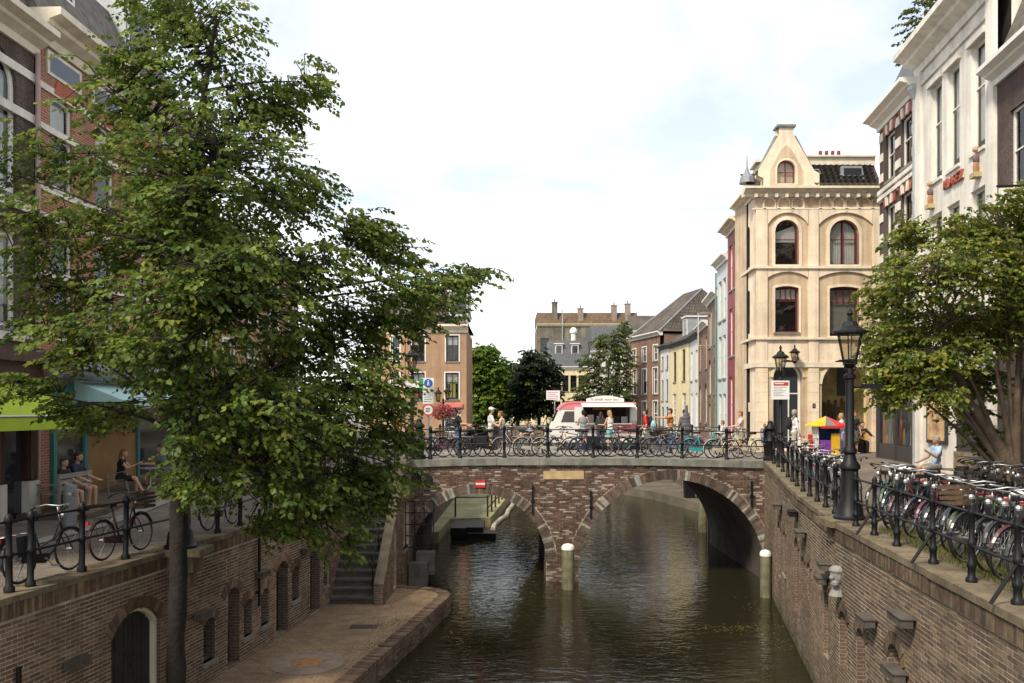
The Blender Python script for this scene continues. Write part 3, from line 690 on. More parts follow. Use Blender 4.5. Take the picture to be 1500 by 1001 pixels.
def bollard(x, y, h, lab, r=.2):
    o = empty('mooring_post', (x, y, 0), lab, 'post', 'mooring posts in the canal'); m = MB()
    m.lathe([(r, -.5), (r, h-.1), (r*.97, h-.08)], (x, y, 0), 14); m.build('shaft', mat('green_timber', (.155, .145, .085), .8, .35, 4, streak=.4), o, smooth=True, autos=40)
    m = MB(); m.lathe([(r*1.05, h-.1), (r*1.05, h), (r*.75, h+.07), (r*.2, h+.1)], (x, y, 0), 14); m.build('cap', MATS['white_paint'], o, smooth=True, autos=50)
bollard(1.87, 27.6, 1.42, 'green timber mooring post with white cap before the bridge pier', .21)
bollard(8.1, 26.4, 1.42, 'white capped timber mooring post beside the right quay wall', .17)
bollard(9.35, 40.5, 1.75, 'tall timber mooring post seen through the right arch', .22)
m = MB(); m.lathe([(.28, -.4), (.28, 1.5)], (9.2, 37.6, 0), 10); tag(m.build('mooring_pile', MATS['dark_wood']), 'black timber pile just behind the right arch', 'post')
for k, (x, y) in enumerate(((11.6, 50.2), (10.95, 51.0))):
    o = empty('waste_bin', (x, y, .55), ['dark wheeled bin on the far right wharf, nearer one', 'dark wheeled bin on the far right wharf, farther one'][k], 'bin', 'bins on the far wharf')
    m = MB(); m.prism([(-.28, 0), (.28, 0), (.34, 1.0), (-.34, 1.0)], lambda q: Vector((x+q[0], y-.3, .55+q[1])), lambda q: Vector((x+q[0], y+.3, .55+q[1]))); m.build('body', iron, o)
    m = MB(); m.box((x, y, 1.58), (.74, .7, .07)); m.build('lid', mat('bin_lid', (.05, .16, .08), .5), o)

fw = MB(); fr2 = random.Random(6)
for cx, cy, sx_, sy_, k in ((6.3, 22.6, .7, .22, 170), (6.9, 21.2, .3, .5, 60), (-1.9, 22.4, .25, .9, 40), (7.4, 24.8, .25, .8, 50), (1.2, 26.6, .5, .4, 20)):
    for i in range(k):
        px, py = cx+fr2.gauss(0, sx_), cy+fr2.gauss(0, sy_)
        if px > lin(RP, py)-.03 or px < lin(WE[:4], min(py, 24.2))+.05: continue
        a_ = fr2.random()*6.28; r_ = .015+.03*fr2.random(); c = fr2.choice([(.16, .19, .03), (.22, .22, .05), (.10, .14, .03), (.20, .13, .05)])
        fw.add([(px+r_*math.cos(a_+q)*(1 if j % 2 else .6), py+r_*math.sin(a_+q)*(1 if j % 2 else .6), .006) for j, q in enumerate((0, 1.57, 3.14, 4.71))], [(0, 1, 2, 3)], c=c)
tag(fw.build('floating_weed', leafm), 'bits of green weed and leaves floating on the canal', None, kind='stuff')
# ---------------- houses ----------------
W_ = MATS['white_paint']; CR = MATS['cream_paint']; INT = MATS['interior']
rooft = mat('dark_roof_tile', (.13, .115, .10), .75, .35, 4, bump=.02, bscale=9); slate = mat('slate', (.085, .09, .095), .6, .25, 5)
def tilemat(name, c):
    if name in MATS: return MATS[name]
    return brickmat(name, c, tuple(x*.75 for x in c), tuple(x*.35 for x in c), bw=.24, rh=.3, ms=.03, var=.3)
tile_b = tilemat('brown_pantile', (.15, .125, .105)); tile_d = tilemat('grey_pantile', (.10, .092, .085))
darkwin = mat('dark_window_paint', (.03, .028, .026), .5, .1); maroonw = mat('maroon_window_paint', (.16, .02, .025), .45, .1)
def body(F, par, z0, z1, depth, wm, w0=-.36, u0=0, u1=None):
    mb = MB(); u1 = F.len if u1 is None else u1; F.box(mb, u0+.01, u1-.01, z0, z1, -depth, w0); o = mb.build('body', wm, par)
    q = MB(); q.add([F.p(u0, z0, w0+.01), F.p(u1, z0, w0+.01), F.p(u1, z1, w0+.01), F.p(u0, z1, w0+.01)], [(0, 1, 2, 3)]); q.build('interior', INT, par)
def cornice(F, par, z, m, h=.35, out=.35, u0=0, u1=None, name='cornice', ends=.1):
    u1 = F.len if u1 is None else u1; mb = MB(); pr = [(0, z), (.08, z), (.10, z+h*.3), (out*.55, z+h*.5), (out*.6, z+h*.62), (out, z+h*.75), (out, z+h), (-.2, z+h), (-.2, z)]
    n = len(pr); vs = [F.p(u0-ends, v, w) for w, v in pr]+[F.p(u1+ends, v, w) for w, v in pr]
    mb.add(vs, [tuple(range(n)), tuple(range(2*n-1, n-1, -1))]+[(i, (i+1) % n, n+(i+1) % n, n+i) for i in range(n)]); return mb.build(name, m, par)
def band(F, par, z0, z1, m, out=.05, u0=0, u1=None, name='string_course'):
    mb = MB(); F.box(mb, u0, F.len if u1 is None else u1, z0, z1, -.02, out); return mb.build(name, m, par)
def roof_poly(par, m, pts_list, name='roof'):
    mb = MB()
    for pts in pts_list:
        o = Vector(pts[0]); d = (Vector(pts[1])-o).normalized(); nn = d.cross(Vector(pts[2])-o).normalized(); e = nn.cross(d)
        mb.add(pts, [tuple(range(len(pts)))], uv=[((Vector(p)-o).dot(d), (Vector(p)-o).dot(e)) for p in pts])
    return mb.build(name, m, par)
def hip_roof(F, par, z, depth, rise, m, hipl=1.5, hipr=1.5, over=.15, ridge=True):
    L_ = F.len; P = F.p; a, b, c, d = P(-over, z, over), P(L_+over, z, over), P(L_+over, z, -depth), P(-over, z, -depth); r0, r1 = P(hipl, z+rise, -depth/2), P(L_-hipr, z+rise, -depth/2)
    o = roof_poly(par, m, [[a, b, r1, r0], [b, c, r1], [c, d, r0, r1], [d, a, r0]])
    if ridge:
        mb = MB(); 
        for s, e in ((r0, r1), (a, r0), (b, r1)): mb.tube([s, e], .07, 6)
        mb.build('ridge_tiles', MATS['lead'], o)
def gable_roof(F, par, z, depth, rise, m, over=.12, ax='u'):
    L_ = F.len; P = F.p
    roof_poly(par, m, [[P(0, z, over), P(L_, z, over), P(L_, z+rise, -depth/2), P(0, z+rise, -depth/2)], [P(L_, z, -depth), P(0, z, -depth), P(0, z+rise, -depth/2), P(L_, z+rise, -depth/2)]])
    mb = MB(); mb.add([P(0, z, 0), P(0, z, -depth), P(0, z+rise-.05, -depth/2)], [(0, 1, 2)]); mb.add([P(L_, z, 0), P(L_, z, -depth), P(L_, z+rise-.05, -depth/2)], [(0, 1, 2)]); mb.build('gable_end', MATS['lead'], par)
def dormer(F, par, u, z, w, h, depth, m, rm, fm=None):
    mb = MB(); F.box(mb, u, u+w, z, z+h, -depth, -.55); d = mb.build('dormer', m, par); f = Fr(F.p(u, 0, -.545), F.p(u+w, 0, -.545))
    wn = MB(); ring(wn, f, outl(.06, z+.1, w-.12, h-.2), outl(.13, z+.17, w-.26, h-.34), 0, .05); wn.build('window_frame', fm or W_, d)
    g = MB(); g.add([f.p(*q, .012) for q in outl(.12, z+.16, w-.24, h-.32)], [(0, 1, 2, 3)]); g.build('pane', mat('dark_glass', (.03, .035, .04), .08, 0, spec=.8), d)
    c = MB(); F.box(c, u-.1, u+w+.1, z+h, z+h+.1, -depth, -.4); c.build('dormer_roof', rm, d)
def chimney(par, x, y, z0, z1, w, d, m, pots=2, pm=None):
    mb = MB(); mb.box((x, y, (z0+z1)/2), (w, d, z1-z0)); mb.box((x, y, z1+.04), (w+.12, d+.12, .1)); c = mb.build('chimney', m, par)
    for i in range(pots):
        q = MB(); q.lathe([(.09, 0), (.075, .4)], (x-w/2+w*(i+.5)/pots, y, z1+.08), 8); q.build('chimney_pot', pm or mat('terracotta', (.30, .10, .06), .8), c)
def house(name, label, a, b, z0, zt, wm, floors, depth=7, roof='flat', rise=3, rm=None, cm=None, fm=None, surround=None, sill=None, corn=(.35, .35), wd=-.14, cat='house', lintel=None):
    F = Fr(a, b); par = empty(name, (a[0], a[1], z0), label, cat); holes = []; ws = []
    for fl in floors:
        v0, h, n, o = fl; w = o.get('w', 1.0); m0 = o.get('m', .5); us = o.get('us') or [m0+(F.len-2*m0-w)*(i/(n-1) if n > 1 else .5) for i in range(n)]
        for u in us:
            holes.append(outl(u, v0, w, h, o.get('rise', 0))); ws.append((u, v0, w, h, o))
    mb = MB(); panel(mb, F, [(0, z0), (F.len, z0), (F.len, zt), (0, zt)], holes, 0, .2); mb.build('wall', wm, par)
    body(F, par, z0, zt, depth, wm)
    for u, v0, w, h, o in ws:
        window(F, par, u, v0, w, h, o.get('rise', 0), fm=o.get('fm', fm or W_), ft=o.get('ft', .07), wd=wd, mull=o.get('mull', ()), trans=o.get('trans', (.55,)), sill=sill or MATS['stone_sill'],
               curt=o['curt'] if 'curt' in o else rnd.choice([None, ('pair', .25), ('blind', .3), None, ('blind', .45), ('pair', .35)]), name=o.get('name', 'window'))
        if surround:
            q = MB(); ring(q, F, outl(u-.09, v0-.02, w+.18, h+.11, o.get('rise', 0)*1.05), outl(u, v0, w, h, o.get('rise', 0)), -.05, .025); q.build('window_surround', surround, par)
        if lintel:
            q = MB(); F.box(q, u-.12, u+w+.12, v0+h, v0+h+.2, -.02, .02); q.build('lintel', lintel, par)
    if corn: cornice(F, par, zt-corn[0]*.4, cm or W_, corn[0], corn[1])
    zr_ = zt+(corn[0]*.55 if corn else 0)
    if roof == 'hip': hip_roof(F, par, zr_, depth, rise, rm or tile_b)
    elif roof == 'gable': gable_roof(F, par, zr_, depth, rise, rm or tile_b)
    elif roof == 'mansard':
        P = F.p; L_ = F.len; roof_poly(par, rm or tile_d, [[P(0, zr_, .1), P(L_, zr_, .1), P(L_, zr_+rise, -1.1), P(0, zr_+rise, -1.1)], [P(0, zr_+rise, -1.1), P(L_, zr_+rise, -1.1), P(L_, zr_+rise+.2, -depth), P(0, zr_+rise+.2, -depth)], [P(0, zr_, .1), P(0, zr_+rise, -1.1), P(0, zr_+rise+.2, -depth), P(0, zr_, -depth)], [P(L_, zr_, -depth), P(L_, zr_+rise+.2, -depth), P(L_, zr_+rise, -1.1), P(L_, zr_, .1)]])
    return F, par

# --- cream corner house with gable ---
pil = mat('cream_stucco', (.78, .645, .475), .75, .13, 1.3, streak=.22); rec = mat('ochre_stucco', (.56, .425, .285), .78, .14, 1.3, streak=.25); yel = mat('yellow_stucco', (.66, .50, .20), .75, .08)
stonec = mat('cream_moulding', (.70, .62, .48), .6, .1, streak=.1)
CX0, CY = 10.3, 35.0
CH = empty('corner_house', (CX0, CY, 4.2), 'cream and ochre corner house with pointed gable and arched windows', 'house')
F = Fr((CX0, CY), (15.7, CY)); L_ = F.len
wins = [(.84, 12.13, 1.0, 1.9, .5), (3.15, 12.13, 1.24, 1.9, .6), (.84, 9.27, 1.0, 1.95, .08), (3.15, 9.1, 1.24, 2.1, .08)]
doors = [(.76, 4.25, 1.22, 3.72, .61), (2.82, 4.25, 1.95, 3.75, .93)]
mb = MB(); panel(mb, F, [(0, 4.2), (L_, 4.2), (L_, 15.2), (0, 15.2)], [outl(*o) for o in wins+doors], 0, .3); mb.build('wall', rec, CH)
body(F, CH, 4.2, 15.2, 3.2, rec, w0=-1.3)
# ground floor spandrels yellow, pilasters proud of the recessed panels
for u0, u1 in ((0, .52), (2.22, 2.68), (4.95, L_)):
    for z0, z1, nm in ((4.2, 7.75, 0), (8.0, 8.95, 0), (9.05, 11.95, 0), (12.05, 14.45, 0)):
        m = MB(); F.box(m, u0+(.02 if z0 > 4.3 else 0), u1-(.02 if z0 > 4.3 else 0), z0, z1, -.02, .09); m.build('pilaster', pil, CH)
    for k in range(1, 9):
        m = MB(); F.box(m, u0-.005, u1+.005, 4.2+k*.42, 4.2+k*.42+.012, .08, .093); m.build('joint', rec, CH)
def arch_pl(u0, u1, z0, z1, hole, m, w1=.05, rise=None):
    mb = MB(); panel(mb, F, [(u0, z0), (u1, z0), (u1, z1), (u0, z1)], [outl(*hole)] if hole else [], w1, w1); mb.build('panel', m, CH)
arch_pl(.52, 2.22, 8.0, 8.95, None, pil); arch_pl(2.68, 4.95, 8.0, 8.95, None, pil)
for o in doors:
    q = MB(); A = outl(*o, 16)[2:]; B = outl(o[0]-.12, o[1], o[2]+.24, o[3]+.12, o[4]+.12, 16)[2:]
    n = len(A); vs = [F.p(*x, .05) for x in A]+[F.p(*x, .05) for x in B]+[F.p(*x, 0) for x in A]+[F.p(*x, 0) for x in B]
    q.add(vs, [(i, i+1, n+i+1, n+i) for i in range(n-1)]+[(n+i, n+i+1, 3*n+i+1, 3*n+i) for i in range(n-1)]); q.build('arch_moulding', stonec, CH)
for u0, u1, o in ((.52, 2.22, doors[0]), (2.68, 4.95, doors[1])):
    q = MB(); panel(q, F, [(u0, 6.9), (u1, 6.9), (u1, 7.98), (u0, 7.98)], [], .012); 
    # yellow spandrels: rectangle minus arch, as two side pieces
    q = MB(); A = [(x, z) for x, z in outl(o[0]-.13, o[1], o[2]+.26, o[3]+.13, o[4]+.13, 20)[2:] if z > 6.6]
    half = len(A)//2; q.add([F.p(*x, .014) for x in [(u1, A[0][1]), (u1, 8.0), (A[half][0], 8.0)]+list(reversed(A[:half+1]))], [tuple(range(half+4))])
    q.add([F.p(*x, .014) for x in [(A[half][0], 8.0), (u0, 8.0), (u0, A[-1][1])]+list(reversed(A[half:]))], [tuple(range(len(A)-half+3))]); q.build('spandrel', yel, CH)
for z, h, o_ in ((7.78, .22, .12), (8.95, .1, .16), (11.95, .1, .16), (14.45, .06, .1)): band(F, CH, z, z+h, stonec, o_, -.12, L_)
# recessed arched panels above windows: darker ochre ring mouldings
for o in wins[:2]:
    q = MB(); ring(q, F, outl(o[0]-.14, o[1]-.05, o[2]+.28, o[3]+.19, o[4]+.13), outl(*o), -.1, .045); q.build('window_surround', pil, CH)
for o in wins[2:]:
    q = MB(); ring(q, F, outl(o[0]-.1, o[1]-.05, o[2]+.2, o[3]+.15, .1), outl(*o), -.1, .035); q.build('window_surround', pil, CH)
for u0, u1 in ((.52, 2.22), (2.68, 4.95)):
    for z0, z1, rs in ((12.05, 14.45, .5), (9.05, 11.95, .25)):
        A = outl(u0, z0, u1-u0, z1-z0-.12, rs, 12)[2:]; q = MB(); pts = [(u0, A[-1][1])]
        q.add([F.p(*x, .085) for x in [(u1, z1), (u0, z1), (u0, A[-1][1])]+list(reversed(A))], [tuple(range(len(A)+3))]); 
        n = len(A); q.add([F.p(*x, .085) for x in A]+[F.p(*x, 0) for x in A], [(i, i+1, n+i+1, n+i) for i in range(n-1)]); q.build('panel_head', pil, CH)
for k, o in enumerate(wins):
    kw = dict(mull=(.5,) if k == 1 else (), trans=(.58,)) if k < 2 else dict(mull=[(f, .72, 1) for f in (.25, .5, .75)], trans=(.7,))
    window(F, CH, *o, fm=maroonw, ft=.06, wd=-.2, sill=stonec if k != 2 else MATS['bluestone'], curt=[('blind', .48), ('pair', .48), ('blind', .25), ('blind', .95)][k], cm=[None, None, None, mat('grey_blind', (.28, .26, .21), .8)][k], **kw)
# ground floor: door with white transom and dark fanlight, and the shop opening
d0 = doors[0]; wn = window(F, CH, *d0, fm=W_, ft=.09, wd=-.28, trans=(.66,), mull=((.62, 0, .66),), name='shop_door', glass=mat('dark_glass', (.03, .035, .04), .08, 0, spec=.8))
d1 = doors[1]; wn = window(F, CH, *d1, fm=yel, ft=.06, wd=-.28, name='shop_window')
shopi = mat('shop_interior', (.50, .34, .12), .7, .3, 3)
m = MB(); F.box(m, 2.3, 5.2, 4.25, 8.1, -1.28, -1.2); m.build('shop_back_wall', shopi, CH)
m = MB()
for i in range(12): F.box(m, 2.95+.14*i, 2.95+.14*i+.1, 5.2+rnd.random()*.8, 6.1+rnd.random()*.4, -1.15, -1.1, 0)
m.build('shop_goods', mat('shop_goods', (.09, .05, .02), .6, .4, 12), CH, kind='stuff')
m = MB(); F.box(m, 3.9, 4.5, 6.6, 7.8, -1.1, -1.05); m.build('shop_poster', darkwin, CH)
m = MB(); F.box(m, 2.4, 2.53, 6.05, 6.25, .09, .1); hn = m.build('house_number_plate', darkwin, CH)
text_mesh('house_number', '1', .13, W_, hn, frmat(F, 2.465, 6.15, .102))
# arcade frieze with corbels and cornice
for i in range(9):
    if i in (3,): continue
    u = .38+i*.6 if i < 4 else .55+i*.55
    m = MB(); A = outl(u, 14.56, .44, .38, .21, 8); ring(m, F, outl(u-.06, 14.5, .56, .5, .26, 8), A, -.01, .06); m.build('frieze_arch', pil, CH)
    m = MB(); F.prism(m, [(u-.07, 14.5), (u-.02, 14.38), (u+.02, 14.38), (u+.07, 14.5)], -.01, .1); m.build('corbel', pil, CH)
q = cornice(F, CH, 15.0, stonec, .36, .45, -.42, L_)
for i in range(13):
    m = MB(); F.box(m, -.1+i*.43, .03+i*.43, 14.93, 15.1, 0, .3); m.build('bracket', stonec, CH)
# gable
g = [(.35, 15.36), (2.72, 15.36), (2.72, 16.0), (2.5, 16.12), (1.62, 17.65), (1.62, 17.95), (1.0, 17.95), (1.0, 17.65), (.12, 16.12), (.12, 15.9), (.35, 15.8)]
gw = (.93, 15.57, .78, 1.0, .39)
mb = MB(); panel(mb, F, g, [outl(*gw)], .02, .25); F.prism(mb, g, -.45, -.23); mb.build('gable', pil, CH)
window(F, CH, *gw, fm=maroonw, ft=.05, wd=-.18, mull=(.5,), trans=(.5,), curt=('blind', .95))
m = MB(); F.prism(m, [(.55, 15.4), (2.1, 15.4), (2.1, 16.0), (1.32, 17.1), (.55, 16.0)], .02, .03); 
q = MB(); panel(q, F, [(.62, 15.42), (2.04, 15.42), (2.04, 16.1), (1.55, 17.0), (1.32, 17.2), (1.09, 17.0), (.62, 16.1)], [outl(gw[0]-.1, gw[1]-.04, gw[2]+.2, gw[3]+.14, .48)], .028, .02); q.build('gable_panel', rec, CH)
for pts in ([(2.78, 15.98), (2.72, 16.14), (2.45, 16.16), (1.68, 17.6)], [(-.02, 15.98), (.1, 16.14), (.2, 16.16), (.94, 17.6)]):
    m = MB(); m.tube([F.p(u, z, -.1) for u, z in pts], .09, 4); m.build('gable_coping', MATS['bluestone'], CH)
m = MB(); F.box(m, .92, 1.7, 17.95, 18.05, -.5, .1); m.build('gable_cap', MATS['bluestone'], CH)
# mansard with single pantiles
P = F.p; z0, z1, w0, w1 = 15.4, 16.55, .05, -.75
roof_poly(CH, tile_d, [[P(2.4, z0, w0-.06), P(L_, z0, w0-.06), P(L_, z1, w1-.06), P(2.4, z1, w1-.06)], [P(-.1, z0, -.4), P(2.4, z0, -.4), P(2.4, z1, -2), P(-.1, z1, -2)]])
tm = []
q = MB(); n = 6; vs = []
for i in range(n+1):
    x = -.13+.26*i/n; h = .035*math.cos((i/n)*2*PI-.6)
    vs += [(x, h*.6, -.14), (x, h-.03, .0), (x, h+.02, -.14), (x, h, .14)]
q.add([vs[4*i+k] for i in range(n+1) for k in (2, 3)], [(2*i, 2*i+2, 2*i+3, 2*i+1) for i in range(n)], c=None)
q.add([vs[4*i+k] for i in range(n+1) for k in (0, 2)], [(2*i, 2*i+2, 2*i+3, 2*i+1) for i in range(n)])
to = q.build('roof_tile', rooft, None); tmesh = to.data; bpy.data.objects.remove(to)
sl = math.atan2(w0-w1, z1-z0)
for r in range(6):
    for c in range(13):
        u = 2.62+c*.245; 
        if u > L_-.1: continue
        f = (r+.5)/6; o = bpy.data.objects.new('roof_tile', tmesh); col.objects.link(o); o.parent = CH
        o.location = P(u, z0+(z1-z0)*f, w0+(w1-w0)*f)-root_loc(CH); o.rotation_euler = (-sl-.09, rnd.uniform(-.03, .03), PI)
        o.scale = (1, -1, .9)
m = MB(); F.box(m, 2.2, L_, 16.55, 16.9, -1.2, -.7); F.box(m, 2.2, L_, 16.9, 16.97, -1.25, -.6); m.build('roof_fascia', stonec, CH)
m = MB(); f2 = Fr(P(3.7, 0, -.05), P(4.7, 0, -.05)); F.prism(m, [(3.72, 15.65), (4.8, 15.65), (4.65, 16.4), (3.78, 16.4)], -.42, -.28); m2 = m.build('skylight', MATS['zinc'], CH)
m = MB(); F.box(m, 3.85, 4.65, 15.72, 15.95, -.3, -.26); F.box(m, 3.87, 4.62, 16.03, 16.3, -.3, -.26); m.build('skylight_glass', mat('dark_glass', (.03, .035, .04), .08, 0, spec=.8), m2)
chimney(CH, CX0+4.0, CY+2.2, 16.0, 17.15, 1.1, .5, rooft, 4, maroonw)
m = MB(); m.lathe([(.35, 0), (.3, .25), (.1, .5), (.03, .75), (.015, 1.2)], (CX0+.0, CY+1.2, 15.9), 8); m.build('finial', MATS['lead'], CH)
# side face towards the canal
F2 = Fr((10.5, 38.2), (CX0, CY)); L2 = F2.len
sw = [(.55, 12.2, .5, 1.8, .25), (1.75, 12.2, .5, 1.8, .25), (.55, 9.3, .5, 1.9, .1), (1.75, 9.3, .5, 1.9, .1), (.55, 6.3, .5, 1.6, .25), (1.75, 6.3, .5, 1.6, .25), (.5, 4.6, .6, 1.3, 0), (1.75, 4.6, .55, 1.3, 0)]
mb = MB(); panel(mb, F2, [(0, 4.2), (L2, 4.2), (L2, 15.2), (0, 15.2)], [outl(*o) for o in sw], .005, .2); mb.build('side_wall', pil, CH)
for o in sw: window(F2, CH, *o, fm=maroonw, ft=.05, wd=-.15, trans=(.6,), curt=None)
for z, h, o_ in ((7.78, .22, .1), (8.95, .1, .14), (11.95, .1, .14)): band(F2, CH, z, z+h, stonec, o_, 0, L2+.0)
cornice(F2, CH, 15.0, stonec, .36, .45, 0, L2, ends=.0)
m = MB(); F2.box(m, .6, 1.7, 15.4, 16.9, -1.8, -.5); m.build('dormer', MATS['zinc'], CH); m = MB(); F2.box(m, .5, 1.8, 16.9, 17.02, -1.9, -.35); m.build('dormer_roof', stonec, CH)
# wall lantern on its front
def lantern(par, c, s, name='lantern', glass=None, cap=True):
    """six-sided tapering lantern, c = underside"""
    x, y, z = c; g = glass or MATS['lamp_glass']
    m = MB(); n = 6
    for k in range(n):
        a = 2*PI*k/n; m.tube([(x+.13*s*math.cos(a), y+.13*s*math.sin(a), z), (x+.235*s*math.cos(a), y+.235*s*math.sin(a), z+.52*s)], .012*s, 4)
    m.lathe([(.05*s, -.1*s), (.14*s, -.03*s), (.15*s, .02*s), (.12*s, .03*s)], c, 6); m.lathe([(.25*s, .5*s), (.31*s, .52*s), (.31*s, .56*s), (.2*s, .64*s), (.16*s, .66*s), (.12*s, .74*s), (.05*s, .78*s), (.035*s, .86*s), (.06*s, .9*s), (.012*s, 1.0*s)], c, 12)
    h = m.build(name, iron, par)
    m = MB(); m.lathe([(.125*s, .03*s), (.225*s, .5*s)], c, 6); m.build('lantern_glass', g, h)
    m = MB(); m.lathe([(.02*s, .03*s), (.03*s, .15*s), (.035*s, .3*s)], c, 8); m.build('bulb', W_, h)
    return h
glassmat('lamp_glass', (.8, .76, .66), .1)
m = MB(); m.tube([P(1.72, 8.4, 0), P(1.72, 8.35, .25), P(1.72, 8.05, .35)], .02, 6); wl = empty('wall_lantern', tuple(P(1.72, 8.2, 0)), 'small black wall lantern on the cream corner house', 'lantern'); lantern(wl, tuple(P(1.55, 8.0, .38)), .72); m.build('bracket', iron, wl)

# --- striped brick house, white house, dark brick house on the right quay ---
def rx(d): return 13.8-.124*(31-d)
dbr = brickmat('dark_brick', (.115, .075, .062), (.085, .058, .05), (.13, .11, .10), var=.3); redb = mat('red_terracotta', (.40, .10, .05), .7, .15)
plw = mat('white_plaster', (.72, .68, .60), .7, .1, 1.2, streak=.2)
a, b = (rx(31), 31), (rx(27.12), 27.12)
FS, SH = house('striped_house', 'dark brick house with white stone blocks and white sash windows beside the cream house', a, b, 4.1, 16.6, dbr,
      [(14.3, 1.7, 2, dict(us=[.75, 2.4], w=.95)), (11.3, 2.1, 2, dict(us=[.75, 2.4], w=.95)), (8.0, 2.2, 2, dict(us=[.75, 2.4], w=.95))], 9, 'mansard', 2.6, slate, corn=(.5, .6), lintel=None)
for z in (14.0, 13.75, 10.9, 7.4): band(FS, SH, z, z+.14, plw, .1)
for u in (0, 1.78, 3.45):
    for k in range(12):
        m = MB(); FS.box(m, u, u+(.42 if u != 1.78 else .5), 7.7+k*.75, 7.7+k*.75+.3, -.02, .03); m.build('stone_block', plw, SH)
for u in (.75, 2.4):
    for z in (16.0, 13.4):
        for k in range(5):
            t0 = u+.475+(k-2.5)*.24; m = MB(); FS.prism(m, [(t0+.02+(k-2)*-.02, z), (t0+.22+(k-2)*-.02, z), (t0+.24+(k-2)*.05, z+.34+(.08 if k == 2 else 0)), (t0+(k-2)*.05, z+.34+(.08 if k == 2 else 0))], -.02, .05+.03*(k % 2)); m.build('lintel_stone', redb if k % 2 == 0 else plw, SH)
shopf = mat('shopfront_grey', (.045, .043, .045), .4, .1)
m = MB()
for u in (0, 1.9, 3.72): FS.box(m, u, u+.18, 4.1, 7.2, 0, .14)
FS.box(m, 0, 3.9, 6.9, 7.3, .02, .2); FS.box(m, 0, 3.9, 4.1, 4.75, .0, .1); m.build('shopfront', shopf, SH)
m = MB(); m.add([FS.p(.18, 4.75, .04), FS.p(3.72, 4.75, .04), FS.p(3.72, 6.9, .04), FS.p(.18, 6.9, .04)], [(0, 1, 2, 3)]); m.build('shop_pane', MATS['window_glass'], SH)
m = MB(); FS.box(m, .1, 3.8, 4.2, 6.9, -.02, .01); m.build('shop_backdrop', mat('shop_backdrop', (.09, .075, .06), .8, .4, 2), SH)
for k in range(9):
    m = MB(); u = .4+k*.36; h = .2+.9*rnd.random(); FS.prism(m, [(u, 4.78), (u+.16+.16*rnd.random(), 4.78), (u+.26, 4.8+h*.6), (u+.15, 4.8+h), (u+.04, 4.8+h*.7)], .012, .03); m.build('window_display', mat('display_%d' % (k % 5), [(.30, .07, .05), (.36, .26, .08), (.10, .16, .22), (.40, .36, .32), (.10, .18, .08)][k % 5], .6), SH)
m = MB(); m.tube([FS.p(3.88, 4.1, .1), FS.p(3.88, 16.4, .1)], .06, 8); m.lathe([(.07, 0), (.2, .3), (.2, .45)], tuple(FS.p(3.88, 16.2, .12)), 8); m.build('downpipe', MATS['zinc'], SH)

a, b = (rx(27.1), 27.1), (rx(21.5), 21.5)
FW, WH_ = house('white_house', 'tall white plastered house with three sash windows per floor behind the right tree', a, b, 4.0, 17.2, plw,
      [(13.1, 3.0, 3, dict(us=[1.1, 2.4, 4.05], w=.9, trans=(.6,), curt=('blind', .9))), (9.7, 2.35, 3, dict(us=[1.1, 2.4, 4.05], w=.9, trans=(.6,))), (6.9, 2.0, 3, dict(us=[1.1, 2.4, 4.05], w=.9))], 9, 'mansard', 1.7, slate, corn=(.75, .75), sill=plw, cm=plw, wd=-.18)
band(FW, WH_, 16.45, 16.55, plw, .07); 
for u in (0, 5.2): band(FW, WH_, 4.0, 16.9, plw, .1, u, u+.44, 'pilaster')
for u in (1.1, 2.4, 4.05):
    m = MB(); FW.box(m, u-.12, u+1.02, 16.1, 16.28, -.02, .1); m.build('window_head', plw, WH_)
text_mesh('lettering', 'KLASEZ', .40, mat('letter_red', (.30, .07, .045), .6), WH_, frmat(FW, 2.95, 12.7, .03), .05)
for u, z in ((1.3, 12.35), (4.6, 12.4)):
    for nm, c, zz, s in (('figure_pedestal', (.45, .35, .18), 0, (.3, .16, .14)), ('figure_skirt', (.38, .18, .08), .2, (.17, .12, .40)), ('figure_bust', (.16, .10, .11), .44, (.2, .13, .26))):
        m = MB(); p = FW.p(u, z+zz, .09); m.ball(p, .5, 10, sc=s) if nm != 'figure_pedestal' else FW.box(m, u-.16, u+.16, z-.08, z+.05, 0, .2); m.build(nm, mat(nm, c, .6), WH_)
    m = MB(); m.ball(FW.p(u, z+.7, .1), .09, 8); m.build('figure_head', MATS['skin'], WH_)
m = MB(); FW.box(m, .95, 2.5, 4.95, 6.45, .0, .08); pf = m.build('poster_case', darkwin, WH_)
m = MB(); FW.box(m, 1.05, 2.4, 5.05, 6.35, .08, .086); m.build('poster', mat('poster_print', (.55, .36, .18), .5, .5, 3), pf)
m = MB(); FW.box(m, 3.2, 4.9, 4.0, 6.5, -.02, .05); m.build('doorway', shopf, WH_)
m = MB(); FW.box(m, .6, 5.0, 17.95, 19.3, -2.6, -.9); m.build('roof_box', MATS['zinc'], WH_); m = MB(); FW.box(m, .4, 5.2, 19.3, 19.45, -2.8, -.7); m.build('roof_box_cap', plw, WH_)

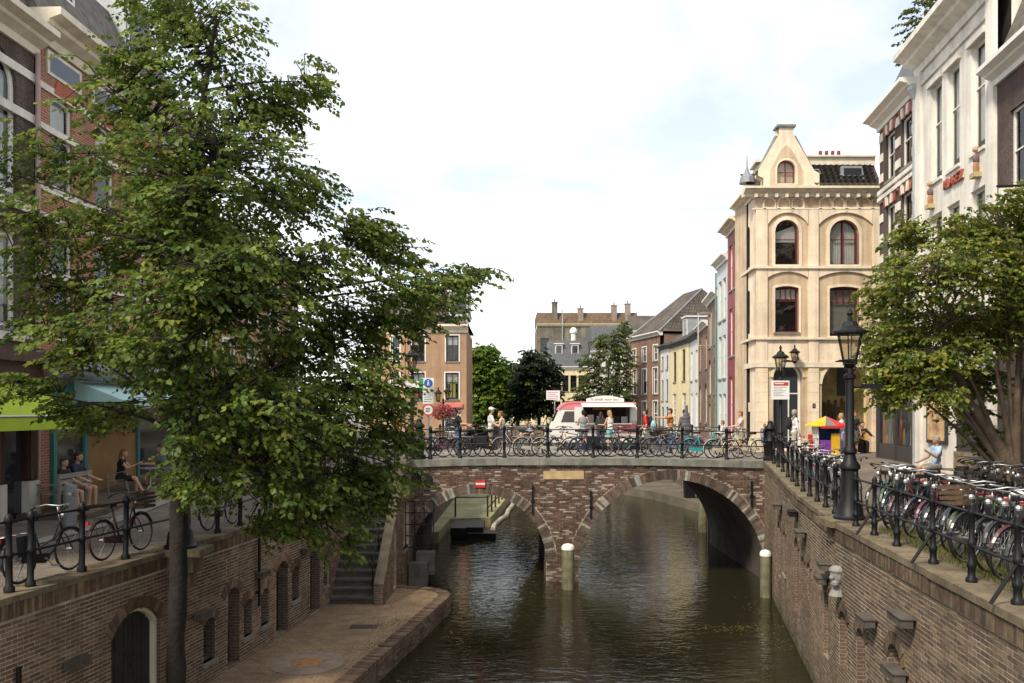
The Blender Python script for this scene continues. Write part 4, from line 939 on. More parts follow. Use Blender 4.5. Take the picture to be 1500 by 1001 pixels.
a, b = (rx(21.48), 21.48), (rx(9), 9)
FD, DH = house('dark_brick_house', 'dark brick house with white trimmed windows at the right edge', a, b, 4.0, 14.6, dbr, [(11.2, 2.3, 5, dict(w=1.3, us=[.7, 3.1, 5.5, 8, 10.4])), (7.6, 2.3, 5, dict(w=1.3, us=[.7, 3.1, 5.5, 8, 10.4]))], 9, 'mansard', 3, rooft, corn=(.45, .5), sill=plw)
m = MB(); FD.box(m, .3, 5, 4.0, 6.9, -.02, .06); m.build('shopfront', shopf, DH)
sg = empty('projecting_sign', tuple(FD.p(.3, 7.0, 0)), 'black framed white box sign projecting from the dark brick house', 'sign')
m = MB(); m.box(FD.p(.25, 7.9, .55), (.75, .28, 1.35)); m.build('frame', shopf, sg); m = MB(); m.box(FD.p(.26, 7.9, .55), (.66, .30, 1.2)); m.build('light_panel', W_, sg); m = MB(); m.tube([FD.p(.25, 8.4, -.05), FD.p(.25, 8.4, .3)], .03, 6); m.build('arm', iron, sg)
sg = empty('banner', tuple(FD.p(4.2, 7.0, 0)), 'long white banner hanging at the right edge above the tree', 'banner')
m = MB(); FD.box(m, 2.95, 3.0, 8.6, 11.0, .45, 1.25); m.build('cloth', W_, sg); m = MB(); m.tube([FD.p(2.97, 11.05, 0), FD.p(2.97, 11.05, 1.3)], .025, 6); m.build('arm', iron, sg)

# --- far right row ---
fb1 = brickmat('brown_brick', (.24, .15, .10), (.19, .12, .085), (.30, .25, .20), var=.25); fb2 = brickmat('red_brown_brick', (.26, .13, .085), (.20, .105, .07), (.28, .22, .18), var=.25)
mar = mat('maroon_paint', (.24, .045, .055), .6, .12, streak=.15); lb = mat('pale_blue_plaster', (.52, .57, .56), .7, .08, streak=.12); pw = mat('pale_white_plaster', (.60, .60, .57), .7, .08, streak=.12); ye = mat('pale_yellow_plaster', (.66, .56, .34), .7, .08, streak=.15)
o2 = dict(w=.95)
RR = [('maroon_house', 'narrow maroon painted house beside the cream corner house', (10.75, 41.2), (10.51, 38.22), 14.7, mar, [(11.8, 2.2, 2, dict(w=.8)), (8.6, 2.3, 2, dict(w=.8)), (4.7, 2.9, 2, dict(w=.8))], 'mansard', 1.5, dict(corn=(.4, .5), cm=stonec)),
 ('pale_blue_house', 'tall pale blue white house left of the maroon one', (11.0, 44.3), (10.76, 41.22), 13.6, lb, [(10.6, 2.1, 2, dict(w=.85)), (7.6, 2.2, 2, dict(w=.85)), (4.5, 2.3, 2, dict(w=.85))], 'mansard', 1.2, dict()),
 ('brown_brick_house', 'brown brick house with open window left of the pale blue one', (11.6, 49), (11.01, 44.32), 12.2, fb1, [(9.6, 1.9, 2, o2), (6.9, 2.0, 2, dict(w=1.1, rise=.5)), (4.4, 1.9, 2, o2)], 'mansard', 1.6, dict()),
 ('narrow_brick_house', 'narrower brown brick house with dormer in the far row', (12.3, 54.5), (11.61, 49.02), 11.1, fb2, [(8.5, 1.9, 2, o2), (5.2, 2.4, 2, dict(w=1.1, rise=.5))], 'gable', 2.6, dict()),
 ('pale_grey_house', 'pale grey plastered house next to the yellow one', (12.7, 59), (12.31, 54.52), 10.9, pw, [(8.0, 2.0, 2, o2), (4.8, 2.3, 2, o2)], 'gable', 2.5, dict(cm=slate)),
 ('yellow_house', 'pale yellow plastered house with tall dark windows', (12.4, 65), (12.69, 59.03), 10.9, ye, [(8.1, 2.3, 2, dict(w=.9, m=1.2, fm=darkwin, curt=None)), (4.9, 2.3, 2, dict(w=1.1, m=1.0, mull=(.33, .66), trans=(.25, .5, .75)))], 'gable', 3.0, dict(cm=slate)),
 ('small_white_house', 'small white house squeezed between yellow house and brick house', (12.3, 68.5), (12.4, 65.03), 11.0, pw, [(9.2, 1.1, 2, dict(w=.7, fm=darkwin)), (6.7, 1.7, 2, dict(w=.7, fm=darkwin)), (4.4, 1.8, 2, dict(w=.8, fm=darkwin))], 'gable', 2.2, dict(cm=slate)),
 ('tall_brick_house', 'red brown brick house with white windows and steep hipped roof', (10.75, 75.2), (12.29, 68.55), 12.3, fb2, [(10.1, 1.3, 3, dict(w=.95, ft=.1)), (7.3, 2.2, 3, dict(w=1.0, ft=.1)), (4.4, 2.3, 3, dict(w=1.0, ft=.1))], 'hip', 3.9, dict(surround=W_))]
for nm, lab, a, b, zt, wm, fls, rf_, rs, kw in RR:
    f, p = house(nm, lab, a, b, 4.2, zt, wm, fls, 7.5 if rf_ != 'hip' else 9, rf_, rs, tile_b if rf_ in ('hip', 'gable') else slate, **kw)
    if nm in ('pale_blue_house', 'brown_brick_house', 'narrow_brick_house', 'yellow_house'): dormer(f, p, f.len*.35, zt+.5, 1.3, 1.5, 3, MATS['zinc'], W_)
    if nm == 'brown_brick_house':
        m = MB(); q = Fr(f.p(2.2, 0, 0), f.p(2.2, 0, .8)); ring(m, q, outl(0, 9.6, .8, 1.9), outl(.06, 9.66, .68, 1.78), -.03, .03); m.build('open_casement', W_, p)
    if nm == 'pale_blue_house':
        m = MB(); m.tube([f.p(.06, 4.2, .08), f.p(.06, 13.3, .08)], .05, 6); m.build('downpipe', mat('green_pipe', (.12, .22, .19), .6), p)
chimney(bpy.data.objects['narrow_brick_house'], 14.5, 52, 12.5, 14.6, .8, .6, fb1, 2)

# --- houses closing the view ---
tb = mat('tarnished_render', (.17, .15, .115), .85, .35, .6, streak=.45)
def block(name, label, x0, x1, y, z1, wm, depth=8, floors=(), roof=None, rise=3, rm=None, cat='house', corn=(.3, .3), cm=None, fm=None, **kw):
    return house(name, label, (x0, y), (x1, y), 4.15, z1, wm, floors, depth, roof or 'flat', rise, rm, cm, fm, corn=corn, cat=cat, **kw)
f, p = block('old_warehouse', 'tall weathered grey brown block with chimneys behind the trees', 3.3, 16.5, 108, 17.0, tb, 12, [(13.5, 1.8, 3, dict(w=1.0, us=[.5, 9.5, 11.2], fm=darkwin))], 'mansard', 1.6, mat('rusty_brown_roof', (.115, .075, .045), .8, .3), cm=ye)
for x, z in ((5.6, 20.0), (9.0, 19.2), (13.4, 19.6), (15.2, 19.8)): chimney(p, x, 108.6, 17.5, z, .7, .7, fb2 if x > 8 else tb, 1)
m = MB(); m.tube([(6.6, 107.8, 8), (6.6, 107.8, 19)], .08, 6); m.build('flue_pipe', MATS['zinc'], p)
f, p = block('yellow_far_house', 'yellow house with slate mansard and dormers behind the pink trailer', 4.2, 8.6, 92, 10.6, ye, 7, [(8.0, 1.8, 4, dict(w=.7, fm=darkwin, curt=None)), (5.0, 1.9, 4, dict(w=.7, fm=darkwin, curt=None))], 'mansard', 3.0, slate)
for u in (.6, 2.4): dormer(f, p, u, 12.0, .9, 1.3, 2, MATS['zinc'], W_)
m = MB(); m.lathe([(.3, 13.8), (.3, 14.6), (.42, 14.7), (.42, 15.0), (.2, 15.3)], (7.0, 94, 0), 10); m.build('roof_vent', W_, p)
f, p = block('white_far_house', 'white house with grey roof beside the yellow far house', 8.65, 12.4, 90, 12.2, pw, 7, [(9.6, 1.7, 3, dict(w=.7)), (6.6, 1.8, 3, dict(w=.7))], 'mansard', 2.8, slate)
f, p = block('brick_far_house', 'dark brown brick house behind the climbing tree', 12.5, 17, 86, 14.0, fb1, 7, [(11, 1.8, 3, dict(w=.8)), (8, 1.8, 3, dict(w=.8)), (5, 1.8, 3, dict(w=.8))], 'gable', 2.0)
f, p = block('cream_far_house', 'cream house seen between the trunks of the far trees', -1.5, 4.1, 99, 9.4, ye, 7, [(6.8, 1.6, 4, dict(w=.7)), (4.5, 1.6, 4, dict(w=.8))], 'gable', 2.0, slate)
f, p = block('distant_church_house', 'distant grey house with small spire above the trees', -6, 3.3, 150, 10, tb, 8, [], 'gable', 4, slate)
m = MB(); m.lathe([(.5, 10), (.5, 14.5), (.6, 14.7), (.12, 17), (.02, 18.2)], (3.6, 152, 0), 8); m.build('spire', MATS['lead'], p)

# --- left side: brick corner house beyond the bridge ---
ob = brickmat('orange_brick', (.42, .235, .125), (.36, .195, .105), (.44, .34, .24), var=.15)
a, b = (-8.0, 62), (-3.4, 62)
FL, LH = house('brick_corner_house', 'orange brick corner house with white cornice at the left end of the bridge', a, b, 4.2, 12.0, ob,
   [(9.6, 1.95, 2, dict(us=[.5, 3.05], w=.95, ft=.09, trans=(.6,), mull=(.5,), fm=darkwin, curt=('blind', .35))), (6.75, 2.0, 2, dict(us=[.45, 3.0], w=1.0, ft=.09, trans=(.65,), mull=(.5,), fm=darkwin, curt=('blind', .4))), (4.3, 1.9, 1, dict(us=[2.95], w=1.1, fm=W_))], 9, 'hip', 3.4, tile_b, surround=W_, cm=stonec, corn=(.6, .4))
m = MB(); FL.box(m, 2.7, 4.3, 6.15, 6.45, 0, .12); m.build('shop_fascia', mat('coral_paint', (.65, .16, .15), .6), LH)
m = MB(); FL.box(m, 3.35, 3.75, 6.9, 8.2, -.17, -.15); m.build('green_curtain', mat('lime_curtain', (.42, .45, .06), .7), LH)
dormer(FL, LH, 3.2, 13.0, 1.5, 1.9, 4.5, MATS['zinc'], W_)
a, b = (-11.2, 64.2), (-8.05, 62.02)
f, p = house('angled_brick_house', 'angled side wall of the orange brick corner house behind the leaves', a, b, 4.2, 12.0, ob, [(9.6, 1.95, 2, dict(w=.9, ft=.09)), (6.75, 2.0, 2, dict(w=.9, ft=.09))], 5, 'gable', 3, tile_b, surround=W_, cm=stonec, corn=(.6, .4))
# --- left quay row behind the big tree ---
def lx(d): return -11.6+.04*(d-19.4)
rb = brickmat('red_brick', (.40, .135, .07), (.33, .11, .06), (.46, .36, .28), var=.2)
a, b = (lx(10), 10), (lx(20), 20)
F1, H1 = house('arched_brick_house', 'dark brown brick house with tall arched windows and carved wooden shopfront', a, b, 3.4, 14.8, dbr, [(11.0, 3.3, 3, dict(us=[2.2, 5.0, 7.75], w=1.6, rise=.8, ft=.12, mull=(.5,), trans=(.6,))), (7.9, 2.2, 3, dict(us=[2.2, 5.0, 7.75], w=1.6, ft=.12, mull=(.5,)))], 9, 'mansard', 3, rooft, corn=(.6, .6), cm=stonec)
for z in (10.7, 12.9, 13.9, 7.6): band(F1, H1, z, z+.2, plw, .05)
sfw = mat('carved_brown_wood', (.075, .028, .016), .45, .3, 6)
m = MB(); F1.box(m, 0, 10, 7.1, 7.35, 0, .5); F1.box(m, 0, 10, 6.75, 7.1, 0, .25); m.build('shop_cornice', sfw, H1)
for u in (.2, 3.3, 6.4, 8.3, 9.5):
    m = MB(); F1.box(m, u, u+.42, 3.4, 4.3, 0, .2); m.build('pilaster_base', plw, H1)
    m = MB(); F1.box(m, u+.04, u+.38, 4.3, 6.75, 0, .15); m.tube([F1.p(u+.21, 4.35, .17), F1.p(u+.21, 6.7, .17)], .1, 8); m.build('pilaster', sfw, H1)
m = MB(); F1.box(m, .1, 9.9, 3.4, 6.75, -.02, .02); m.build('shop_glazing', mat('dark_glass', (.03, .035, .04), .08, 0, spec=.8), H1)
def awning(F, name, lab, u0, u1, z, out, drop, c, val=.22, cname=None):
    r = empty(name, tuple(F.p(u0, z-1, 0)), lab, 'awning'); m = MB(); n = 8
    for k in range(n):
        a_, b_ = u0+(u1-u0)*k/n, u0+(u1-u0)*(k+1)/n
        m.add([F.p(a_, z, .1), F.p(b_, z, .1), F.p(b_, z-drop, out), F.p(a_, z-drop, out)], [(0, 1, 2, 3)])
        m.add([F.p(a_, z-drop, out), F.p(b_, z-drop, out), F.p(b_, z-drop-val, out+.01), F.p(a_, z-drop-val, out+.01)], [(0, 1, 2, 3)])
    for u in (u0, u1): m.add([F.p(u, z, .1), F.p(u, z-drop, out), F.p(u, z-drop, .1)], [(0, 1, 2)])
    cm_ = vmat if False else mat(cname, c, .7, .06); m.build('cloth', cm_, r)
    q = MB(); q.tube([F.p(u0, z-drop, out-.01), F.p(u1, z-drop, out-.01)], .03, 6); q.tube([F.p(u0+.1, z-.9, .1), F.p(u0+.1, z-drop, out)], .02, 6); q.tube([F.p(u1-.1, z-.9, .1), F.p(u1-.1, z-drop, out)], .02, 6); q.build('frame', MATS['steel'], r)
    return r
awning(F1, 'awning', 'lime green shop awning at the left edge', 5.5, 9.75, 6.6, 1.25, .75, (.42, .56, .03), .3, 'lime_cloth')
m = MB(); m.tube([F1.p(9.98, 3.4, .12), F1.p(9.98, 14.6, .12)], .06, 8); m.build('downpipe', mat('pinkish_pipe', (.42, .30, .27), .6), H1)
a, b = (lx(20.05), 20.05), (lx(28.5), 28.5)
F3, H3 = house('red_brick_house', 'red brick house with white stone bands and teal shop awning behind the tree', a, b, 3.5, 15.3, rb, [(11.6, 2.3, 4, dict(w=1.0, m=.6, rise=.12)), (7.95, 2.5, 4, dict(w=1.0, m=.6))], 9, 'mansard', 2.6, rooft, corn=(.7, .7), cm=stonec, sill=plw)
for z in (11.4, 12.9, 13.9, 7.75, 9.3, 10.7): band(F3, H3, z, z+.16, plw, .04)
for k in range(4):
    m = MB(); u = .45+k*2.05; F3.box(m, u, u+1.5, 14.35, 14.95, -.02, .04); fw = m.build('attic_window', plw, H3); m = MB(); F3.box(m, u+.1, u+1.4, 14.43, 14.87, .04, .045); m.build('pane', mat('dark_glass', (.03, .035, .04), .08, 0, spec=.8), fw)
    m = MB(); F3.prism(m, [(u+.25, 13.95), (u+1.25, 13.95), (u+1.1, 14.3), (u+.4, 14.3)], -.02, .05); m.build('arch_lintel', redb, H3)
dormer(F3, H3, 1.0, 16.9, 1.6, 1.9, 3, MATS['zinc'], W_); dormer(F3, H3, 5.4, 16.9, 1.6, 1.9, 3, MATS['zinc'], W_)
teal = mat('teal_paint', (.05, .20, .19), .5, .1); ochre = mat('ochre_panel', (.30, .17, .05), .6, .12)
m = MB(); m.tube([F3.p(.1, 7.0, .45), F3.p(8.3, 7.0, .45)], .26, 12); m.build('awning_box', MATS['lead'], H3)
m = MB(); F3.box(m, .6, 5.0, 5.7, 6.7, 0, .1); F3.box(m, .6, .75, 3.6, 5.7, 0, .1); F3.box(m, 2.0, 2.15, 3.6, 5.7, 0, .1); F3.box(m, 4.85, 5, 3.6, 5.7, 0, .1); m.build('shopfront', teal, H3)
m = MB(); F3.box(m, .75, 2.0, 3.6, 5.7, -.02, .03); m.build('shop_door_glazing', mat('dark_glass', (.03, .035, .04), .08, 0, spec=.8), H3); m = MB(); F3.box(m, 5.1, 8.2, 3.6, 6.6, -.02, .03); m.build('shop_glazing', mat('dark_glass', (.03, .035, .04), .08, 0, spec=.8), H3)
m = MB(); F3.box(m, 2.15, 4.85, 3.6, 5.3, .0, .05); m.build('ochre_panel', ochre, H3)
awning(F3, 'awning', 'pale teal shop awning on the red brick house', 1.5, 6.2, 6.75, 1.5, .55, (.42, .64, .62), .15, 'teal_cloth')
a, b = (lx(28.55), 28.55), (-10.6, 41)
F4, H4 = house('pale_brick_house', 'pale orange brick house glimpsed through the tree', a, b, 4.0, 12.6, ob, [(9.6, 2.0, 5, dict(w=1.0)), (6.6, 2.1, 5, dict(w=1.0)), (4.2, 2.0, 4, dict(w=1.2))], 9, 'hip', 3.2, tile_b, surround=W_, cm=stonec)
awning(F4, 'awning', 'faded blue shop awning further down the left street', 3.0, 6.5, 6.3, 1.3, .6, (.16, .18, .45), .2, 'blue_cloth')
# ---------------- trees ----------------
import numpy as np
bark = mat('bark', (.019, .015, .011), .9, .35, 5, bump=.02, bscale=14); bark2 = mat('pale_bark', (.095, .068, .045), .9, .35, 5, bump=.02, bscale=14)
GREENS = [(.085, .125, .020), (.115, .165, .026), (.150, .200, .034), (.185, .230, .042), (.066, .105, .019)]
def leaves_mesh(name, C, D, S, cols, m, par, rs):
    """C centres, D direction, S size; leaves folded along the midrib, mostly facing up"""
    n = len(C); up = np.tile(np.array([0, 0, 1.0]), (n, 1))+rs.normal(0, .45, (n, 3)); D = D/np.linalg.norm(D, axis=1, keepdims=True)
    sd = np.cross(D, up); sd /= np.linalg.norm(sd, axis=1, keepdims=True)+1e-9; nr = np.cross(sd, D)
    tmpl = np.array([(0, 0, 0), (.36, .22, .10), (.40, .62, .10), (0, 1.05, -.06), (-.40, .62, .10), (-.36, .22, .10)])
    V = C[:, None, :]+S[:, None, None]*(tmpl[None, :, 0:1]*sd[:, None, :]+tmpl[None, :, 1:2]*D[:, None, :]+tmpl[None, :, 2:3]*nr[:, None, :])
    off = np.array(root_loc(par)); V = (V.reshape(-1, 3)-off).astype(np.float32)
    fi = (np.arange(n)[:, None]*6+np.array([[0, 1, 2, 3, 0, 3, 4, 5]])).astype(np.int32).ravel()
    me = bpy.data.meshes.new(name); me.vertices.add(n*6); me.vertices.foreach_set('co', V.ravel()); me.loops.add(n*8); me.loops.foreach_set('vertex_index', fi)
    me.polygons.add(n*2); me.polygons.foreach_set('loop_start', np.arange(0, n*8, 4, dtype=np.int32)); me.polygons.foreach_set('loop_total', np.full(n*2, 4, dtype=np.int32))
    me.materials.append(m); me.update(calc_edges=True)
    ca = me.color_attributes.new('Col', 'FLOAT_COLOR', 'CORNER'); c4 = np.ones((n, 8, 4), dtype=np.float32); c4[:, :, :3] = cols[:, None, :]; ca.data.foreach_set('color', c4.ravel())
    o = link(name, me, [m], par); o['kind'] = 'stuff'; return o
def bez(a, b, c, n=6):
    return [a*(1-t)**2+b*2*t*(1-t)+c*t*t for t in [i/n for i in range(n+1)]]
def tree(name, label, base, trunk, tr, lobes, dens, leaf, pal, bm, seed, limbf=.06, per=12, spray=.42, group=None, yel=.02, droop=.25, twig=True, limb_from=None, minz=-9):
    rs = np.random.RandomState(seed); rg = random.Random(seed); par = empty(name, base, label, 'tree', group)
    t = MB(); tp = [Vector(p) for p in trunk]; tt_ = []; rr_ = []
    for i in range(len(tp)-1):
        for k in range(5):
            f = k/5; tt_.append(tp[i].lerp(tp[i+1], f)+Vector((rg.gauss(0, .012), rg.gauss(0, .012), 0))); rr_.append((tr[i]+(tr[i+1]-tr[i])*f)*(1+rg.gauss(0, .035)))
    t.tube(tt_+[tp[-1]], rr_+[tr[-1]], 14); 
    # root flare
    t.build('trunk', bm, par, smooth=True)
    b = MB(); C = []; D = []; S = []; K = []
    for lb in lobes:
        c = Vector(lb[:3]); rad = Vector(lb[3:6]); dn = lb[6] if len(lb) > 6 else 1
        # limb from the trunk point a little below the lobe
        cand = [p for p in tp if minz < p.z < c.z-.15*(c-p).length] or [min((p for p in tp if p.z > minz), key=lambda p: p.z)]
        s = min(cand, key=lambda p: (p-c).length+.6*abs(p.z-(c.z-.45*math.hypot(p.x-c.x, p.y-c.y)))) if limb_from is None else Vector(limb_from)
        mid = (s+c)/2+Vector((rg.uniform(-.2, .2), rg.uniform(-.2, .2), .12*(c-s).length)); ln = (c-s).length; r0 = min(limbf*(.4+.2*ln), tr[len(tr)//2]*.6)
        end = c+Vector((c.x-s.x, c.y-s.y, 0)).normalized()*rad.x*.6 if ln > .3 else c
        pts = bez(s, mid, end, 7); b.tube(pts, [r0*(1-.85*i/7) for i in range(8)], 6)
        n = max(4, int(dens*dn*(rad.x*rad.y*rad.z)**(2/3)))
        for i in range(n):
            v = Vector((rg.gauss(0, 1), rg.gauss(0, 1), rg.gauss(0, 1))).normalized(); q = rg.random()**(1/2.0)
            p = c+Vector((v.x*rad.x, v.y*rad.y, v.z*rad.z))*q
            p.z += .12*math.sin(p.x*2.3+p.y*1.7+seed)
            h = Vector((p.x-tp[-1].x, p.y-tp[-1].y, 0)); h = h.normalized() if h.length > .01 else Vector((1, 0, 0))
            d = (h+Vector((rg.gauss(0, .6), rg.gauss(0, .6), rg.gauss(-droop, .25)))).normalized(); sd = d.cross(Vector((0, 0, 1))).normalized()
            if twig and i % 2 == 0:
                a = min(pts[2:], key=lambda w: (w-p).length); b.tube([a, (a+p)/2+Vector((0, 0, .06)), p, p+d*spray*.8], [.014, .01, .007, .004], 3, cap=False)
            base_c = np.array(rg.choice(pal))*(.8+.45*rg.random())
            if rg.random() < yel: base_c = np.array((.19, .19, .03))
            for k in range(per):
                f = (k+.5)/per; side = 1 if k % 2 else -1; pos = p+d*spray*f+sd*side*.03+Vector((0, 0, -.12*spray*f*f))
                ld = d*.55+sd*side*(.9-.5*f)+Vector((rg.gauss(0, .25), rg.gauss(0, .25), -.35+rg.gauss(0, .3)))
                C.append(pos); D.append(ld); S.append(leaf*(.5+.85*rg.random()**.8)); hv = rg.gauss(0, .12); K.append(base_c*np.array((1+hv, 1, 1-hv*.5))*(.75+.5*rg.random()))
    b.build('branches', bm, par, smooth=True, kind='stuff')
    leaves_mesh('crown', np.array([tuple(x) for x in C]), np.array([tuple(x) for x in D]), np.array(S), np.array(K), leafm, par, rs)
    return par
def PX(sx, sy, d): return Vector(((sx-750)*d/1210, d, 6+(600-sy)*d/1210))
TD = 14.0; sc = TD/1210
# crown lobes as (x, depth offset, z, radii): read off as distances from the trunk
raw = [(300, 50, 80, 75, 0), (250, 20, 70, 50, .6), (215, 140, 120, 62, -.3), (375, 150, 75, 62, .3), (110, 225, 100, 55, .4), (300, 235, 150, 75, -.5), (415, 290, 80, 50, .6), (60, 330, 90, 60, -.3), (245, 340, 150, 70, .5), (420, 385, 110, 52, -.4), (545, 360, 75, 34, .2), (660, 402, 70, 22, .1), (590, 425, 90, 28, -.2), (560, 462, 90, 28, .3),
       (120, 420, 120, 50, .3), (300, 450, 160, 66, -.8), (470, 500, 105, 52, .5), (160, 500, 110, 42, -.4), (60, 480, 60, 36, .2), (60, 575, 62, 20, -.3), (340, 560, 140, 66, .6), (510, 570, 88, 50, -.4), (350, 655, 95, 52, -.3), (470, 645, 110, 46, .6), (565, 640, 48, 28, 0), (590, 695, 34, 14, -.2), (470, 715, 100, 30, .2), (525, 740, 50, 24, .1), (500, 800, 22, 26, -.2), (160, 600, 85, 24, .2), (300, 720, 50, 26, -.2), (20, 250, 50, 40, 0), (450, 120, 30, 40, .2), (520, 340, 60, 26, 0), (200, 80, 60, 40, -.4), (285, 610, 48, 55, -.9), (290, 690, 42, 40, -.7), (262, 510, 85, 52, -1.0), (300, 400, 100, 60, -1.0), (270, 300, 90, 60, -.9), (430, 755, 75, 30, -.2), (535, 690, 45, 26, .3), (550, 590, 50, 34, .2), (400, 600, 110, 60, -.8), (420, 700, 90, 40, -.6), (380, 760, 40, 24, .3)]
thin = {(110, 225): .35, (20, 250): .3, (215, 140): .6, (60, 330): .5, (120, 420): .45, (60, 480): .4, (200, 80): .6, (250, 20): .7, (300, 50): .75}
lob = []
for sx, sy, rx_, ry_, dy_ in raw:
    d = TD+dy_*2.2; p = PX(sx, sy, d); k = d/1210; lob.append((p.x, p.y, p.z, rx_*k, max(rx_, ry_)*k*.8, ry_*k, thin.get((sx, sy), 1)))
tr_pts = [(-5.72, 14, .3), (-5.7, 14, .8), (-5.68, 14, 2.2), (-5.64, 14, 4), (-5.6, 14.0, 5.6), (-5.6, 14.05, 7.2), (-5.55, 14.1, 8.6), (-5.4, 14.1, 10), (-5.2, 14.0, 11.4), (-5.0, 14, 12.6)]
tree('linden_tree', 'large leafy green tree rising from the wharf on the left', (-5.72, 14, .5), tr_pts, [.26, .175, .15, .145, .13, .11, .09, .07, .05, .03], lob, 265, .078, GREENS, bark, 3, limbf=.036, minz=4.6, per=13)
# right tree: leaning stems from one base
RB = Vector((10.35, 17.0, 3.9))
raw = [(1330, 500, 62, 50, 0), (1308, 440, 46, 42, .3), (1375, 400, 75, 55, -.3), (1430, 340, 70, 50, .3), (1485, 290, 40, 36, 0), (1400, 470, 85, 45, .4), (1470, 400, 60, 62, -.3), (1300, 545, 30, 22, 0), (1355, 560, 50, 22, .3), (1500, 350, 40, 60, .3), (1440, 655, 30, 26, .5), (1320, 385, 26, 22, 0), (1410, 545, 40, 20, .5), (1340, 545, 56, 30, -.2), (1300, 500, 36, 40, .2), (1385, 520, 60, 30, -.3), (1455, 490, 50, 40, .4), (1490, 450, 40, 60, -.2), (1345, 350, 40, 30, .2), (1420, 610, 26, 30, .6), (1310, 570, 30, 20, -.2), (1375, 575, 40, 22, -.4), (1440, 560, 36, 26, .3)]
lob = []
for sx, sy, rx_, ry_, dy_ in raw:
    d = 17+dy_*2; p = PX(sx, sy, d); k = d/1210; lob.append((p.x, p.y, p.z, rx_*k, max(rx_, ry_)*k*.75, ry_*k))
tp = [tuple(RB+Vector((0, 0, -.1))), tuple(RB+Vector((0, 0, .35))), tuple(RB+Vector((-.12, 0, .9))), tuple(RB+Vector((-.45, 0, 1.5))), tuple(RB+Vector((-.9, 0, 2.2))), tuple(RB+Vector((-1.3, 0, 3.0))), tuple(RB+Vector((-1.5, .1, 3.8)))]
par = tree('leaning_tree', 'leaning multi stemmed tree with yellowish green leaves at the right', tuple(RB), tp, [.36, .28, .2, .12, .09, .07, .04], lob, 330, .078, [(.15, .185, .026), (.19, .22, .036), (.24, .255, .045), (.10, .14, .022)], bark2, 9, limbf=.032, spray=.36)
m = MB()
for dx_, dz, w_ in ((-1.6, 2.4, .06), (-.5, 3.2, .07), (.1, 3.4, .10), (-2.0, 3.2, .05), (-1.1, 3.6, .055), (.4, 3.0, .09), (-.2, 4.6, .05), (-2.3, 2.6, .045), (.25, 4.2, .08)):
    a = RB+Vector((0, 0, .4)); c = RB+Vector((dx_, rnd.uniform(-.3, .5), dz)); m.tube(bez(a, (a+c)/2+Vector((dx_*-.12, 0, .1)), c, 7), [w_*(1.3-.14*i) for i in range(8)], 8)
m.build('stems', bark2, par, smooth=True, kind='stuff')
# far trees
def far_tree(name, label, base, h, lobes, dens, leaf, pal, seed, tw=.2):
    b = Vector(base); tp = [b, b+Vector((.1, 0, h*.3)), b+Vector((0, 0, h*.55)), b+Vector((.1, 0, h*.8))]
    tree(name, label, base, [tuple(p) for p in tp], [tw, tw*.8, tw*.6, tw*.3], [(b.x+x, b.y+y, b.z+z, rx_, ry_, rz_) for x, y, z, rx_, ry_, rz_ in lobes], dens, leaf, pal, bark, seed, per=14, spray=.6, group='trees beyond the bridge', twig=False)
LG = [(.12, .20, .02), (.15, .23, .03), (.09, .16, .018), (.18, .26, .035)]; DG = [(.022, .036, .016), (.03, .046, .02), (.016, .028, .013)]; MG = [(.09, .13, .035), (.12, .155, .045), (.15, .18, .055), (.075, .105, .03)]
far_tree('pale_green_tree', 'bright yellow green tree right of the orange brick house', (-2.6, 84, 4.1), 9, [(-.6, 0, 7, 1.7, 1.7, 1.6), (.6, 0, 6.0, 1.6, 1.6, 1.6), (-.9, 0, 5, 1.7, 1.7, 1.6), (.9, 0, 4, 1.8, 1.6, 1.5), (-.4, 0, 2.6, 2.0, 1.6, 1.5), (1.2, 0, 2.2, 1.5, 1.5, 1.5), (-.8, 0, 1.0, 1.6, 1.4, 1.2), (1.9, 0, 5.2, 1.3, 1.2, 1.2), (2.2, 0, 3.4, 1.4, 1.2, 1.3), (0, 0, 7.6, 1.2, 1.2, 1.0)], 88, .22, LG, 21)
far_tree('street_tree', 'mid green tree behind the bright tree, lower and fuller', (.6, 88, 4.1), 8, [(0, 0, 5.6, 1.6, 1.6, 1.5), (-1, 0, 4, 1.8, 1.6, 1.6), (.8, 0, 3.8, 1.7, 1.5, 1.5), (0, 0, 2.2, 2.2, 1.7, 1.5), (-1.6, 0, 1.6, 1.4, 1.2, 1.2)], 88, .22, [(.06, .11, .02), (.08, .14, .025), (.10, .17, .03)], 22)
far_tree('dark_leaved_tree', 'dark purple green round tree in the middle distance', (2.3, 72, .5), 10.5, [(-.4, 0, 10.2, 1.1, 1.1, .8), (-.6, 0, 9, 1.7, 1.6, 1.0), (.6, 0, 8.7, 1.3, 1.4, 1.1), (-1.0, 0, 7.6, 1.5, 1.5, 1.0), (.4, 0, 7.3, 1.7, 1.5, 1.0), (-.7, 0, 6.2, 1.7, 1.4, .9), (.5, 0, 5.7, 1.3, 1.2, .8), (-1.8, 0, 5.6, 1.1, 1, .8)], 101, .2, DG, 23, .22)
